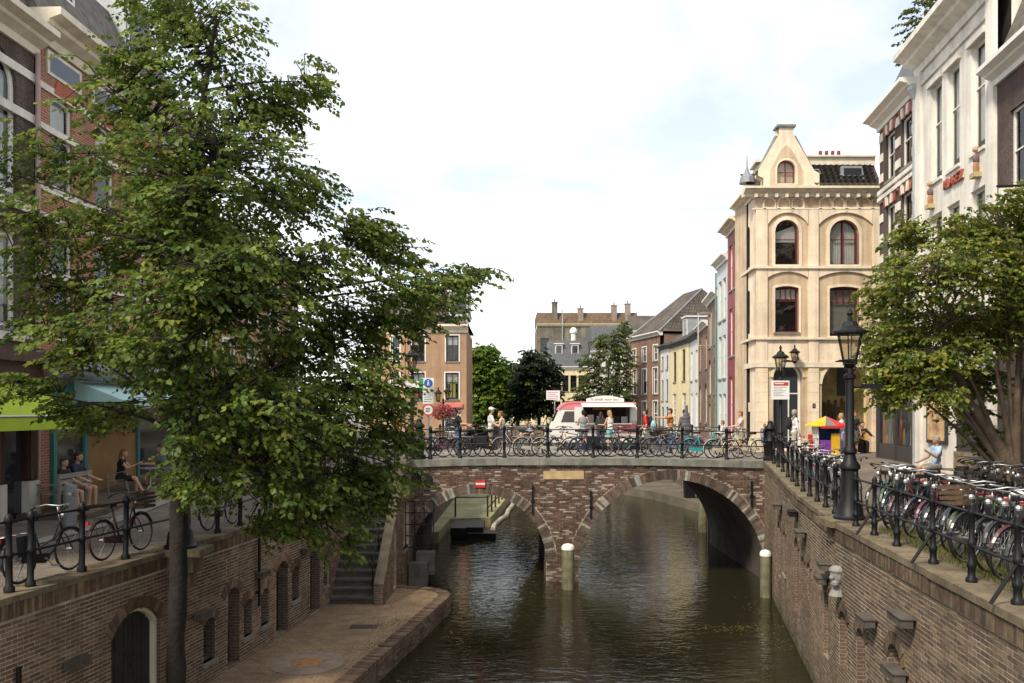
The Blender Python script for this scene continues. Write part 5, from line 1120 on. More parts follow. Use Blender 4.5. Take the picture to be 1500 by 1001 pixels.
far_tree('wispy_tree', 'tall wispy light green tree before the brick house with hipped roof', (8.2, 70.5, .5), 12, [(.9, 0, 12.0, .9, .8, 1.0), (-.3, 0, 11.3, .9, .8, 1.0), (.3, 0, 10.6, 1.3, 1, 1.1), (-1.0, 0, 9.4, 1.3, 1.1, 1.1), (1.1, 0, 9.6, 1.2, 1, 1.2), (-1.0, 0, 7.8, 1.5, 1.2, 1.1), (.7, 0, 7.8, 1.5, 1.2, 1.1), (-.4, 0, 6.3, 1.9, 1.3, 1.0), (1.3, 0, 6.2, 1.2, 1.1, 1.0), (-2.2, 0, 6.4, .9, .9, 1.2), (-.2, 0, 5.0, 2.2, 1.3, .9)], 66, .17, MG, 24, .16)
far_tree('courtyard_tree', 'treetop showing above the roof of the white house', (17.6, 33, 4.2), 18, [(-.6, 0, 17.2, 1.3, 1.2, 1.2), (.3, 0, 18.6, 1.2, 1.2, 1.1), (-1.0, 0, 15.6, 1.0, 1.0, .9), (.8, 0, 16.6, 1.3, 1.2, 1.2), (.6, 0, 14.6, 1.2, 1.2, 1.2)], 52, .14, [(.08, .10, .025), (.11, .12, .03), (.06, .085, .02)], 25)
# grass strip behind the right railing
g = MB(); gr_ = random.Random(4)
for i in range(5200):
    y = gr_.uniform(7.2, 14.6); x = lin(RP, y)+gr_.uniform(.46, 1.15)
    if gr_.random() < .35 and math.sin(y*3.1)+math.sin(y*1.3+x*4) < 0: continue
    h = .04+.10*gr_.random(); a = gr_.random()*6.28; w_ = .006; z = 3.87; lx_, ly_ = gr_.gauss(0, .03), gr_.gauss(0, .03)
    c = gr_.choice([(.13, .17, .03), (.20, .20, .05), (.28, .22, .08), (.09, .14, .025)])
    g.add([(x-w_*math.cos(a), y-w_*math.sin(a), z), (x+w_*math.cos(a), y+w_*math.sin(a), z), (x+lx_, y+ly_, z+h)], [(0, 1, 2)], c=c)
tag(g.build('grass', leafm), 'dry grass strip behind the right railing', None, kind='stuff')
# ---------------- railings ----------------
def post_mesh(fancy):
    m = MB(); pr = [(.075, 0), (.075, .05), (.05, .08), (.05, .2), (.062, .22), (.062, .27), (.042, .3), (.04, .5), (.055, .52), (.055, .58), (.04, .6), (.038, .95), (.055, .97), (.055, 1.02), (.04, 1.05), (.05, 1.09), (.03, 1.14), (.005, 1.16)]
    if not fancy: pr = [(.07, 0), (.07, .07), (.045, .1), (.045, .48), (.055, .5), (.055, .55), (.042, .57), (.042, .96), (.056, .98), (.056, 1.04), (.035, 1.1), (.005, 1.12)]
    m.lathe(pr, (0, 0, 0), 10)
    o = m.build('post', iron, None, smooth=True, autos=50); me = o.data; bpy.data.objects.remove(o); return me
PM = [post_mesh(False), post_mesh(True)]
def railing(label, posts, fancy=0, hs=(.52, 1.0), rr=.02, scale=1.0, stay=False):
    b = posts[0]; par = empty('iron_railing', b, label, 'railing')
    for p in posts:
        o = bpy.data.objects.new('post', PM[fancy]); col.objects.link(o); o.parent = par; o.location = Vector(p)-Vector(b); o.scale = (scale*1.05, scale*1.05, scale)
        o.rotation_euler = (rnd.uniform(-.015, .015), rnd.uniform(-.015, .015), 0)
    for h in hs:
        m = MB(); m.tube([(p[0], p[1], p[2]+h*scale) for p in posts], rr, 6); m.build('rail', iron, par)
    if stay:
        for p in posts[1::2]:
            m = MB(); m.tube([(p[0], p[1], p[2]+.45), (p[0]-.32*stay, p[1]-.05, p[2]+.02)], .022, 6); m.build('stay', iron, par)
ysL = [5.2, 6.6, 8.0, 9.3, 10.6, 11.75, 12.15, 13.25, 14.35, 16.3, 17.4, 18.4, 19.7, 21.0, 22.2, 23.2]
railing('black iron railing along the left quay edge with bicycles behind it', [(lin(LP, y)-.2, y, zl(y)) for y in ysL])
railing('short iron railing at the head of the stairs', [(-5.3, 23.4, zl(23.4)), (-5.3, 25.2, zl(25.2)), (-5.3, 27.0, zl(27))])
railing('iron railing along the top of the stair wall', [(-3.55, 27.7, 4.3), (-3.5, 28.9, 4.28), (-2.87, 29.05, 4.3)])
yf = [16.6, 17.7, 18.8, 19.9, 21.0, 22.1, 23.0, 24.0, 25.2, 26.4, 27.6]
railing('black iron railing on the right quay between the lamp and the bridge', [(lin(RP, y)+.2, y, zr(y)) for y in yf], scale=.92)
yn = [5.4, 6.6, 7.75, 8.9, 10.05, 11.25, 12.7, 13.8, 14.85]
railing('ornate black railing on the right quay nearest the viewer', [(lin(RP, y)+.2, y, zr(y)) for y in yn], 1, stay=1, scale=.85)
bxs = [-2.87, -1.82, -.27, 1.26, 2.86, 4.4, 5.98, 7.55, 8.9]
railing('black iron railing along the near edge of the bridge', [(x, 29.05, zd(x)) for x in bxs], 0, (.48, .97), .022, 1.02)
railing('black iron railing along the far edge of the bridge', [(x, 36.65, zd(x)) for x in (-3.2, -1.6, 0, 1.6, 3.2, 4.8, 6.4, 8.0, 9.2)])
def pier(x, y, z, label):
    o = empty('end_post', (x, y, z), label, 'post'); m = MB(); m.lathe([(.24, 0), (.24, .15), (.17, .2), (.16, .7), (.2, .75), (.15, .85), (.13, 1.1), (.2, 1.16), (.2, 1.22), (.1, 1.32), (.09, 1.42), (.02, 1.46)], (x, y, z), 12); m.build('column', iron, o, smooth=True, autos=45)
pier(9.05, 28.95, 4.15, 'thick black iron end post at the right end of the bridge')
pier(-3.3, 29.35, 4.22, 'thick black iron end post at the left end of the bridge')

# ---------------- lamps and signs ----------------
def lamp_post(x, y, z, h, label, s=1.0, base=True, arm=False):
    o = empty('street_lamp', (x, y, z), label, 'street lamp', 'black cast iron street lamps'); m = MB()
    pr = [(.30, 0), (.30, .06), (.25, .1), (.22, .3), (.165, .4), (.15, .95), (.19, .98), (.19, 1.04), (.13, 1.12), (.095, 1.25), (.13, 1.28), (.13, 1.34), (.085, 1.4), (.075, h-.95), (.11, h-.93), (.11, h-.87), (.07, h-.84), (.06, h-.74), (.13, h-.66), (.10, h-.62)]
    pr = [(r*s, q if q > 1.5 else q*s) for r, q in pr]; m.lathe(pr, (x, y, z), 14); m.build('column', iron, o, smooth=True, autos=45)
    m = MB()
    for a in range(4):
        a_ = a*PI/2+.4; m.tube([(x+.05*math.cos(a_), y+.05*math.sin(a_), z+h-.8), (x+.14*math.cos(a_), y+.14*math.sin(a_), z+h-.76), (x+.12*math.cos(a_), y+.12*math.sin(a_), z+h-.62)], .014, 5)
    if arm: m.tube([(x, y, z+h-1.1), (x+.5, y, z+h-1.08)], .025, 6); m.box((x+.42, y, z+h-1.08), (.4, .06, .09))
    m.build('ornament', iron, o); lantern(o, (x, y, z+h-.6), 1.0 if s > .9 else .9); 
    return o
lamp_post(6.42, 15.7, zr(15.7), 3.62, 'tall black street lamp on the right quay bend before the cream house', arm=True)
lp2 = lamp_post(9.2, 28.3, 4.15, 3.75, 'black street lamp with notice board at the right end of the bridge', .8)
lamp_post(-3.62, 29.9, 4.2, 3.85, 'black street lamp at the left end of the bridge', .8)
lamp_post(-6.2, 15.45, zl(15.4), 3.6, 'black street lamp on the left quay hidden in the tree, its base beside the trunk')
# bracket stones carrying the quay lamps
for x, y, sgn, par in ((6.42, 15.7, -1, RW), (-6.2, 15.45, 1, LW)):
    z = zr(y) if sgn < 0 else zl(y); m = MB(); m.box((x+sgn*.1, y, z-.04), (.8, .76, .12)); m.box((x+sgn*.08, y, z-.25), (.5, .5, .32)); m.box((x+sgn*.04, y, z-.55), (.4, .34, .3)); m.build('lamp_bracket', mossy, par)
# carved head under the right bracket
m = MB(); hx, hy, hz = lin(RP, 15.2)-.12, 15.15, 2.95; hx += .06; m.ball((hx, hy, hz), .14, 12, sc=(.95, .9, 1.25)); m.ball((hx-.13, hy-.08, hz-.02), .05, 8); m.ball((hx, hy, hz+.1), .15, 10, sc=(1, 1, .6)); m.lathe([(.15, -.36), (.1, -.26), (.08, -.15)], (hx, hy, hz), 10); m.ball((hx-.08, hy-.1, hz-.12), .07, 8)
tag(m.build('carved_head', mat('pale_stone', (.25, .245, .225), .7, .2)), 'pale carved stone head on the right quay wall below the lamp', 'sculpture')
def board(par, x, y, z, w, h, m, name='panel', t=.03): 
    q = MB(); q.box((x, y, z), (w, t, h)); return q.build(name, m, par)
sgw = mat('sign_white', (.74, .74, .72), .4, .04); sgr = MATS['sign_red']; sgb = mat('sign_blue', (.03, .12, .45), .4, .04); sgg = mat('sign_green', (.02, .30, .12), .4, .04); ink = mat('sign_ink', (.05, .05, .06), .5, 0)
def lines(par, x, y, z0, n, w, dz, m=ink, h=.018):
    for k in range(n):
        ww = w*(.55+.45*rnd.random()); q = MB(); q.box((x-(w-ww)/2, y, z0-k*dz), (ww, .004, h)); q.build('text_line', m, par)
s1 = empty('notice_board', (9.2, 28.0, 6.3), 'white notice board with red heading on the lamp at the right bridge end', 'sign')
bd = board(s1, 9.13, 28.12, 6.66, .62, .64, sgw); rb_ = board(bd, 9.15, 28.10, 6.87, .5, .11, sgr, 'red_heading', .01); lines(bd, 9.13, 28.102, 6.75, 6, .46, .055, mat('grey_ink', (.35, .33, .32), .6, 0)); lines(bd, 9.12, 28.093, 6.875, 1, .38, .05, sgw, .03)
q = MB(); q.box((9.17, 28.16, 6.66), (.05, .05, .5)); q.build('bracket', iron, s1)
s2 = empty('small_notice', (1.5, 37.6, 4.2), 'small white notice on a thin pole left of the pink trailer', 'sign')
bd = board(s2, 1.87, 37.6, 6.65, .62, .42, sgw); lines(bd, 1.87, 37.583, 6.78, 4, .5, .09, mat('pink_ink', (.5, .2, .3), .6, 0), .03); q = MB(); q.tube([(1.95, 37.63, -.3), (1.95, 37.63, 6.8)], .03, 6); q.build('pole', MATS['zinc'], s2)
s3 = empty('traffic_sign', (-3.2, 31.0, 4.2), 'blue pedestrian zone sign with white panel on a pole left of the bridge', 'sign')
bd = board(s3, -3.13, 30.9, 6.95, .42, .45, sgw); q = MB(); q.prism([(.16*math.cos(a*PI/12), .16*math.sin(a*PI/12)) for a in range(24)], lambda p: Vector((-3.13+p[0], 30.88, 6.98+p[1])), lambda p: Vector((-3.13+p[0], 30.874, 6.98+p[1]))); q.build('blue_disc', sgb, bd)
q = MB(); q.ball((-3.13, 30.868, 7.07), .025, 6, sc=(1, .2, 1)); q.prism([(-.02, .05), (.02, .05), (.05, -.1), (.02, -.1), (0, -.02), (-.02, -.1), (-.05, -.1)], lambda p: Vector((-3.13+p[0], 30.873, 6.99+p[1])), lambda p: Vector((-3.13+p[0], 30.868, 6.99+p[1]))); q.build('walking_figure', sgw, bd)
b2 = board(s3, -3.13, 30.9, 6.46, .42, .5, sgw, 'text_panel'); lines(b2, -3.13, 30.882, 6.62, 5, .32, .08)
q = MB(); c0 = (-3.13, 30.9, 5.98)
q.prism([(.22*math.cos(a*PI/14), .22*math.sin(a*PI/14)) for a in range(28)], lambda p: Vector((c0[0]+p[0], c0[1], c0[2]+p[1])), lambda p: Vector((c0[0]+p[0], c0[1]-.02, c0[2]+p[1]))); rd = q.build('red_ring', sgr, s3)
q = MB(); q.prism([(.17*math.cos(a*PI/14), .17*math.sin(a*PI/14)) for a in range(28)], lambda p: Vector((c0[0]+p[0], c0[1]-.02, c0[2]+p[1])), lambda p: Vector((c0[0]+p[0], c0[1]-.026, c0[2]+p[1]))); q.build('white_disc', sgw, rd); lines(rd, c0[0], c0[1]-.028, c0[2]+.06, 3, .2, .06, ink, .03)
q = MB(); q.tube([(-3.13, 30.94, 4.2), (-3.13, 30.94, 7.2)], .035, 8); q.build('pole', MATS['zinc'], s3)
s4 = empty('street_name_sign', (-3.7, 29.8, 6.5), 'white and green direction board on the left bridge lamp', 'sign'); board(s4, -3.62, 29.78, 6.9, .55, .24, sgw, 'white_panel'); board(s4, -3.27, 29.78, 6.93, .14, .34, sgg, 'green_panel'); q = MB(); q.box((-3.62, 29.82, 6.9), (.1, .08, .1)); q.build('clamp', iron, s4); board(s4, -3.55, 29.78, 6.5, .3, .14, sgr, 'red_panel')
# twin lantern with flower basket
fl = empty('flower_lamp', (-3.55, 42, 4.2), 'lamp post with hanging basket of pink flowers before the orange house', 'street lamp')
m = MB(); m.lathe([(.16, 0), (.16, .3), (.06, .4), (.05, 2.0), (.05, 2.35)], (-3.5, 42, 4.2), 10); m.build('column', iron, fl, smooth=True, autos=45); glassmat('yellow_lamp_glass', (.8, .7, .35), .1)
for dx_ in (-.25, .22): lantern(fl, (-3.5+dx_, 42, 6.45+.1*(dx_ > 0)), .7, glass=MATS['yellow_lamp_glass'])
m = MB(); m.tube([(-3.75, 42, 6.4), (-3.5, 42, 6.3), (-3.28, 42, 6.45)], .02, 6); m.build('arms', iron, fl)
fg = random.Random(8); m = MB()
for i in range(700):
    v = Vector((fg.gauss(0, 1), fg.gauss(0, 1), fg.gauss(0, 1))).normalized()*(.55*fg.random()**.4); c = Vector((-3.5, 41.9, 5.85))+Vector((v.x*1.2, v.y, v.z*.75)); s = .05; a = Vector((fg.gauss(0, 1), fg.gauss(0, 1), fg.gauss(0, 1))).normalized(); b_ = a.orthogonal().normalized()
    m.add([c+a*s, c+b_*s, c-a*s, c-b_*s], [(0, 1, 2, 3)], c=fg.choice([(.6, .05, .12), (.5, .04, .08), (.6, .15, .2), (.06, .12, .03), (.08, .14, .04)]))
m.build('flowers', leafm, fl, kind='stuff')

# ---------------- bicycles ----------------
rub = MATS['rubber']; stl = MATS['steel']; blackp = mat('bike_black', (.014, .014, .015), .3, .1, spec=.6); sad = mat('saddle_black', (.02, .018, .016), .6); redl = mat('rear_red', (.45, .02, .02), .3)
BK = {}
def bike_proto(step, extra, chrome):
    key = (step, extra, chrome)
    if key in BK: return BK[key]
    r = bpy.data.objects.new('bicycle', None); col.objects.link(r); WL[r.name] = Vector((0, 0, 0)); paint = blackp
    hub = {'r': (-.53, .345), 'f': (.56, .345)}
    for k, (hx, hz) in hub.items():
        m = MB(); m.torus((hx, 0, hz), .315, .010, n=22, m=4)
        for i in range(14):
            a = 2*PI*i/14; m.tube([(hx, .025*(-1)**i, hz), (hx+.31*math.cos(a), 0, hz+.31*math.sin(a))], .0022, 3, cap=False)
        m.tube([(hx, -.05, hz), (hx, .05, hz)], .022, 6); w_ = m.build('wheel', mat('wheel_metal', (.20, .20, .20), .55, .1, metal=.6), r, local=True)
        m = MB(); m.torus((hx, 0, hz), .335, .019, n=26, m=5); m.build('tyre', rub, w_, local=True, smooth=True)
        m = MB(); a0, a1 = (R(20), R(195)) if k == 'r' else (R(15), R(150)); n = 12; vs = []
        for i in range(n+1):
            a = a0+(a1-a0)*i/n
            for y, rr_ in ((-.028, .362), (0, .374), (.028, .362)): vs.append((hx+rr_*math.cos(a), y, hz+rr_*math.sin(a)))
        m.add(vs, [(3*i+j, 3*i+j+1, 3*i+j+4, 3*i+j+3) for i in range(n) for j in (0, 1)]); m.build('mudguard', paint, r, local=True)
    m = MB(); bb = (-.06, 0, .29); st = (-.21, 0, .80); ht = (.355, 0, .93); hb = (.415, 0, .64)
    m.tube([bb, st], .017, 7); m.tube([ht, hb], .02, 7)
    if step: m.tube([hb, (.30, 0, .47), (.12, 0, .33), bb], .019, 7); m.tube([(.375, 0, .82), (.2, 0, .55), (-.13, 0, .47)], .015, 7)
    else: m.tube([hb, bb], .018, 7); m.tube([(.362, 0, .88), (-.2, 0, .78)], .016, 7)
    for y in (-.05, .05):
        m.tube([bb, (-.3, y, .315), (-.53, y, .345)], .010, 5); m.tube([(-.2, 0, .74), (-.25, y, .68), (-.53, y, .345)], .009, 5); m.tube([hb, (.45, y, .56), (.52, y, .42), (.56, y, .345)], .011, 5)
    m.build('frame', paint, r, local=True, smooth=True)
    m = MB(); m.tube([ht, (.335, 0, 1.04)], .013, 6)
    m.tube([(.10, .29, 1.03), (.22, .28, 1.07), (.33, .2, 1.09), (.37, 0, 1.06), (.33, -.2, 1.09), (.22, -.28, 1.07), (.10, -.29, 1.03)], .012, 6); hbar = m.build('handlebar', stl if chrome else paint, r, local=True, smooth=True)
    for y in (-.285, .285):
        m = MB(); m.tube([(.09, y*1.02, 1.028), (.2, y, 1.063)], .017, 6); m.build('grip', sad, hbar, local=True)
    m = MB(); m.ball((.45, 0, .90), .05, 8); m.build('headlight', stl, r, local=True)
    m = MB(); pr = [(-.40, .11), (-.42, 0), (-.40, -.11), (-.30, -.085), (-.18, -.03), (-.11, -.018), (-.11, .018), (-.18, .03), (-.30, .085)]
    m.prism(pr, lambda q: Vector((q[0], q[1]*.8, .885)), lambda q: Vector((q[0], q[1], .95))); m.tube([st, (-.235, 0, .89)], .013, 6); m.build('saddle', sad, r, local=True)
    m = MB(); m.prism([(-.56, .30), (-.06, .22), (.05, .28), (.03, .36), (-.06, .375), (-.55, .40)], lambda q: Vector((q[0], -.035, q[1])), lambda q: Vector((q[0], -.055, q[1]))); m.build('chain_guard', paint, r, local=True)
    m = MB(); m.tube([(-.06, -.08, .29), (.05, -.09, .17)], .009, 5); m.tube([(-.06, .08, .29), (-.17, .09, .41)], .009, 5); m.box((.05, -.14, .165), (.09, .09, .02)); m.box((-.17, .14, .415), (.09, .09, .02)); m.tube([(-.06, -.09, .29), (-.06, .09, .29)], .02, 6); m.build('crank', MATS['lead'], r, local=True)
    m = MB()
    for y in (-.065, .065): m.tube([(-.27, y, .73), (-.88, y, .73), (-.9, 0, .73)], .007, 4); m.tube([(-.62, y, .73), (-.55, y*.9, .36)], .006, 4)
    for x in (-.4, -.6, -.78): m.tube([(x, -.065, .73), (x, .065, .73)], .005, 4)
    m.build('luggage_rack', stl if chrome else paint, r, local=True)
    m = MB(); m.box((-.91, 0, .68), (.03, .09, .06)); m.build('rear_light', redl, r, local=True)
    m = MB(); m.tube([(-.36, .05, .31), (-.42, .17, .02)], .010, 5); m.build('kickstand', MATS['lead'], r, local=True)
    if extra == 'crate':
        m = MB()
        for k in range(4): z = .80+k*.075; m.box((.62, -.17, z), (.36, .012, .05)); m.box((.62, .17, z), (.36, .012, .05)); m.box((.44, 0, z), (.012, .34, .05)); m.box((.80, 0, z), (.012, .34, .05))
        m.box((.62, 0, .775), (.36, .34, .012)); m.build('front_crate', mat('wicker', (.09, .055, .03), .8, .3, 20), r, local=True)
    if extra == 'bags':
        for y in (-.14, .14):
            m = MB(); m.prism([(-.42, .42), (-.78, .42), (-.8, .72), (-.4, .72)], lambda q: Vector((q[0], y-.06, q[1])), lambda q: Vector((q[0], y+.06, q[1]))); m.build('pannier_bag', mat('pannier_cloth', (.016, .017, .02), .8, .2), r, local=True)
    if extra == 'cover':
        m = MB(); m.ball((-.24, 0, .95), .15, 10, sc=(1, .75, .4)); m.build('saddle_cover', sgw, r, local=True)
    BK[key] = (r, kidmap(r)); return BK[key]
PCOL = {}
def bike(loc, rz, label, step=1, extra='', chrome=0, paint=None, lean=.05, group='parked bicycles', tint=None):
    r, km = bike_proto(step, extra, chrome); c = copy_tree(r, None, km); c.location = loc; c.rotation_euler = (lean, 0, rz); tag(c, label, 'bicycle', group)
    if paint is not None:
        pm = mat('bike_paint_%02d%02d%02d' % tuple(int(x*99) for x in paint), paint, .3, .08, spec=.6)
        for ch in c.children:
            if ch.name.split('.')[0] in ('frame', 'mudguard', 'chain_guard') and ch.data.materials[0] == blackp:
                ch.material_slots[0].link = 'OBJECT'; ch.material_slots[0].material = pm
    return c
# along the near bridge railing
row = [(-2.55, 1, '', 0, None, 'black'), (-1.95, 1, 'crate', 1, (.10, .10, .11), 'dark grey with wicker crate'), (-1.25, 0, '', 1, None, 'black with chrome rack'), (-.55, 1, 'bags', 0, None, 'black with pannier bags'), (.15, 1, '', 1, (.35, .36, .36), 'silver'), (.85, 1, 'cover', 1, (.50, .48, .42), 'cream with white saddle cover'), (1.55, 1, '', 0, (.45, .43, .38), 'pale grey'),
       (2.2, 0, '', 0, None, 'black with straight top tube'), (2.85, 1, '', 0, (.03, .05, .12), 'dark blue'), (3.5, 0, 'bags', 0, None, 'black with bags and straight top tube'), (4.1, 1, '', 1, (.06, .07, .08), 'charcoal with chrome bars'), (4.8, 1, 'crate', 0, None, 'black with wicker crate'), (5.5, 0, '', 1, (.12, .13, .14), 'grey with straight top tube'), (6.2, 1, '', 0, (.05, .13, .32), 'blue'), (6.9, 1, '', 1, (.03, .33, .36), 'turquoise'), (7.75, 1, 'cover', 1, (.52, .45, .33), 'cream with chrome bars and saddle cover'), (8.45, 1, '', 0, (.55, .50, .38), 'cream')]
for k, (x, st_, ex, ch, pc, desc) in enumerate(row):
    fl_ = k % 3 == 1; y = 29.62+.12*(k % 2)
    bike((x, y+.25, zd(x)-.005), R(14+rnd.uniform(-5, 5))+(PI if fl_ else 0), desc+' bicycle, number %s from the left on the bridge' % ['one', 'two', 'three', 'four', 'five', 'six', 'seven', 'eight', 'nine', 'ten', 'eleven', 'twelve', 'thirteen', 'fourteen', 'fifteen', 'sixteen', 'seventeen'][k], st_, ex, ch, pc, .04, 'bicycles along the bridge railing')
# second, looser row further onto the deck
for x, y, a, pc, desc in ((-2.4, 31.0, 20, (.25, .06, .12), 'dark pink bicycle behind the row at the left bridge end'), (1.0, 30.9, 200, None, 'black bicycle in the second row left of the pink trailer'), (4.6, 31.2, 10, (.02, .10, .06), 'dark green bicycle in the second row by the red shirt'), (6.0, 31.0, 190, (.25, .26, .27), 'silver grey bicycle in the second row by the cello case'), (8.4, 31.1, 15, None, 'black bicycle in the second row near the right bridge end')):
    bike((x, y, zd(x)), R(a), desc, 1, '', 1, pc)
# left quay
bike((-7.25, 12.85, zl(12)), math.atan2(1, .168), 'black bicycle with bags nearest on the left quay', 1, 'bags', 1, None, -.06, 'bicycles on the left quay')
bike((-6.95, 14.75, zl(14)), math.atan2(1, .168), 'black bicycle beside the tree trunk on the left quay', 1, 'crate', 0, (.05, .02, .02), -.06, 'bicycles on the left quay')
bike((-6.45, 18.3, zl(18)), math.atan2(1, .15), 'bicycle on the left quay beyond the lamp base, behind leaves', 1, '', 1, None, -.06, 'bicycles on the left quay')
bike((-5.75, 26.6, zl(26.6)), math.atan2(1, .1), 'pale grey bicycle leaning at the head of the stairs', 0, '', 1, (.3, .31, .32), -.08, 'bicycles on the left quay')
# right quay: packed rack near the viewer
rcol = [None, (.10, .015, .045), None, (.015, .02, .05), (.08, .015, .018), None, None, (.10, .10, .11), None, (.045, .08, .02), None, (.03, .045, .07)]
rnm = ['black', 'pink', 'plain black', 'navy', 'red', 'dull black', 'black chrome barred', 'grey', 'black step through', 'lime green', 'black roadster', 'slate blue']
ords = ['first', 'second', 'third', 'fourth', 'fifth', 'sixth', 'seventh', 'eighth', 'ninth', 'tenth', 'eleventh', 'twelfth', 'thirteenth', 'fourteenth', 'fifteenth', 'sixteenth', 'seventeenth', 'eighteenth', 'nineteenth', 'twentieth', 'twenty first', 'twenty second', 'twenty third', 'twenty fourth']
for k in range(24):
    y = 9.2+k*.31
    if 14.9 < y < 15.5: continue
    bike((lin(RP, y)+1.2+.12*(k % 2), y, 3.875), R(212+rnd.uniform(-12, 12)), rnm[k % 12]+' bicycle, %s from the right in the front rack row' % ords[k], k % 4 != 1, ['', '', 'bags', '', '', '', '', 'cover'][k % 8] if k != 9 else 'crate', k % 3 != 1, rcol[k % 12], rnd.uniform(-.11, .11), 'bicycles in the right hand rack')
for k in range(14):
    y = 11.2+k*.45
    bike((lin(RP, y)+2.95+.12*(k % 2), y, 3.885), R(30+rnd.uniform(-8, 8)), rnm[(k*5+3) % 12]+' bicycle, %s from the right in the rear rack row' % ords[k], k % 3 != 1, '', k % 2, rcol[(k*5+3) % 12] if k % 3 else None, rnd.uniform(-.1, .1), 'bicycles in the rear rack row')
bike((7.15, 15.6, 3.87), R(-97), 'black bicycle seen head on right of the tall lamp', 1, '', 1, (.03, .05, .09), .03)
for y, pc, desc in ((17.4, None, 'black bicycle nearest the lamp on the far right railing'), (18.9, (.10, .10, .11), 'grey bicycle second along the far right railing'), (20.4, None, 'black bicycle third along the far right railing'), (22.0, (.10, .16, .18), 'blue grey bicycle fourth along the far right railing'), (23.7, None, 'black bicycle fifth along the far right railing'), (25.4, (.30, .31, .30), 'silver bicycle next to the right bridge end'), (18.1, None, 'black bicycle wedged between first and second on the far right railing'), (19.7, (.03, .05, .06), 'dark teal bicycle wedged between second and third on the far right railing'), (21.2, None, 'black bicycle between third and fourth on the far right railing'), (22.9, (.05, .05, .05), 'charcoal bicycle between fourth and fifth on the far right railing'), (24.6, None, 'black bicycle after the fifth on the far right railing')):
    bike((lin(RP, y)+.62+(.28 if y in (18.1, 19.7, 21.2, 22.9, 24.6) else 0), y, zr(y)-.02), math.atan2(-1, -.205)+R(rnd.uniform(-4, 4)), desc, 1, 'bags' if y == 18.9 else '', 1, pc, .06, 'bicycles along the far right railing')
for r, km in BK.values():
    st_ = [r]
    while st_:
        o = st_.pop(); st_ += list(o.children); bpy.data.objects.remove(o)

# ---------------- pink ice cream trailer ----------------
TR = empty('food_trailer', (3.4, 34.6, 4.3), 'pink and white ice cream trailer with open serving hatch on the bridge', 'trailer')
pink = mat('pink_paint', (.68, .20, .23), .35, .06, spec=.5); tw = mat('trailer_white', (.72, .70, .66), .4, .05, spec=.5)
F = Fr((0, 34.7), (1, 34.7)); x0, x1 = 1.62, 5.2
prof = [(x0, 4.62), (x1, 4.62), (x1, 6.28), (2.55, 6.32), (2.3, 6.28), (2.1, 6.17), (1.98, 6.02), (1.72, 5.45), (x0, 5.2)]
hatch = (3.0, 5.42, 1.95, .70, 0); wnd = [(2.05, 5.45), (2.62, 5.45), (2.62, 5.92), (2.22, 5.92)]
mb = MB(); panel(mb, F, prof, [outl(*hatch), wnd], 0, .05); mb.build('side_panel', tw, TR)
mb = MB(); n = len(prof); mb.add([F.p(*q, 0) for q in prof]+[F.p(*q, -1.7) for q in prof], [(i, (i+1) % n, n+(i+1) % n, n+i) for i in range(n) if i not in (2, 3, 4, 5)]+[tuple(range(2*n-1, n-1, -1))]); mb.build('shell', tw, TR)
rp_ = prof[2:7]; k = len(rp_); mb = MB(); o_ = [(x+(.02 if x > 5 else -.015), z+.02) for x, z in rp_]; i_ = [(x, z-.06) for x, z in rp_]
pl = o_+list(reversed(i_)); F.prism(mb, pl, -1.74, .03); mb.build('roof', pink, TR)
mb = MB(); F.prism(mb, [(2.02, 6.0), (3.0, 5.98), (3.0, 6.26), (2.5, 6.3), (2.3, 6.25), (2.12, 6.15)], .004, .012); mb.build('pink_band', pink, TR)
mb = MB(); F.box(mb, 3.9, 5.2, 5.0, 5.4, .004, .02); mb.build('counter_front', pink, TR); mb = MB(); F.box(mb, 2.95, 5.0, 5.38, 5.42, -.1, .28); mb.build('counter', W_, TR)
g = MB(); g.add([F.p(*q, -.03) for q in wnd], [(0, 1, 2, 3)]); g.build('cab_window', MATS['window_glass'], TR)
g = MB(); g.add([F.p(1.74, 5.5, -.1), F.p(1.97, 5.98, -.15), F.p(1.97, 5.98, -1.55), F.p(1.74, 5.5, -1.6)], [(0, 1, 2, 3)]); 
for i in range(4): g.v[i] = (g.v[i][0]-.012, g.v[i][1], g.v[i][2])
g.build('windscreen', mat('dark_glass', (.03, .035, .04), .08, 0, spec=.8), TR)
mb = MB(); mb.add([F.p(3.0, 5.42, -1.2), F.p(4.95, 5.42, -1.2), F.p(4.95, 6.15, -1.2), F.p(3.0, 6.15, -1.2)], [(0, 1, 2, 3)]); mb.build('inside_wall', mat('trailer_inside', (.10, .07, .05), .8, .4, 3), TR)
mb = MB(); F.box(mb, 3.5, 4.3, 5.98, 6.1, -1.18, -1.1); mb.build('menu_light', mat('menu_amber', (.75, .38, .04), .5, .3, 14), TR)
for x, h, c in ((3.2, .35, W_), (3.6, .3, stl), (4.3, .3, darkwin), (4.65, .28, stl)): mb = MB(); F.box(mb, x, x+.28, 5.42, 5.42+h, -.7, -.45); mb.build('machine', c, TR)
mb = MB(); F.prism(mb, [(2.98, 6.10), (4.98, 6.10), (5.0, 6.15), (2.96, 6.15)], .0, .02); 
mb = MB(); mb.add([F.p(2.9, 6.24, .02), F.p(5.08, 6.24, .02), F.p(5.1, 6.1, .75), F.p(2.88, 6.1, .75), F.p(2.9, 6.26, .02), F.p(5.08, 6.26, .02), F.p(5.1, 6.12, .75), F.p(2.88, 6.12, .75)], [(0, 1, 2, 3), (4, 5, 6, 7), (3, 2, 6, 7), (0, 3, 7, 4), (1, 2, 6, 5)]); mb.build('hatch_canopy', tw, TR)
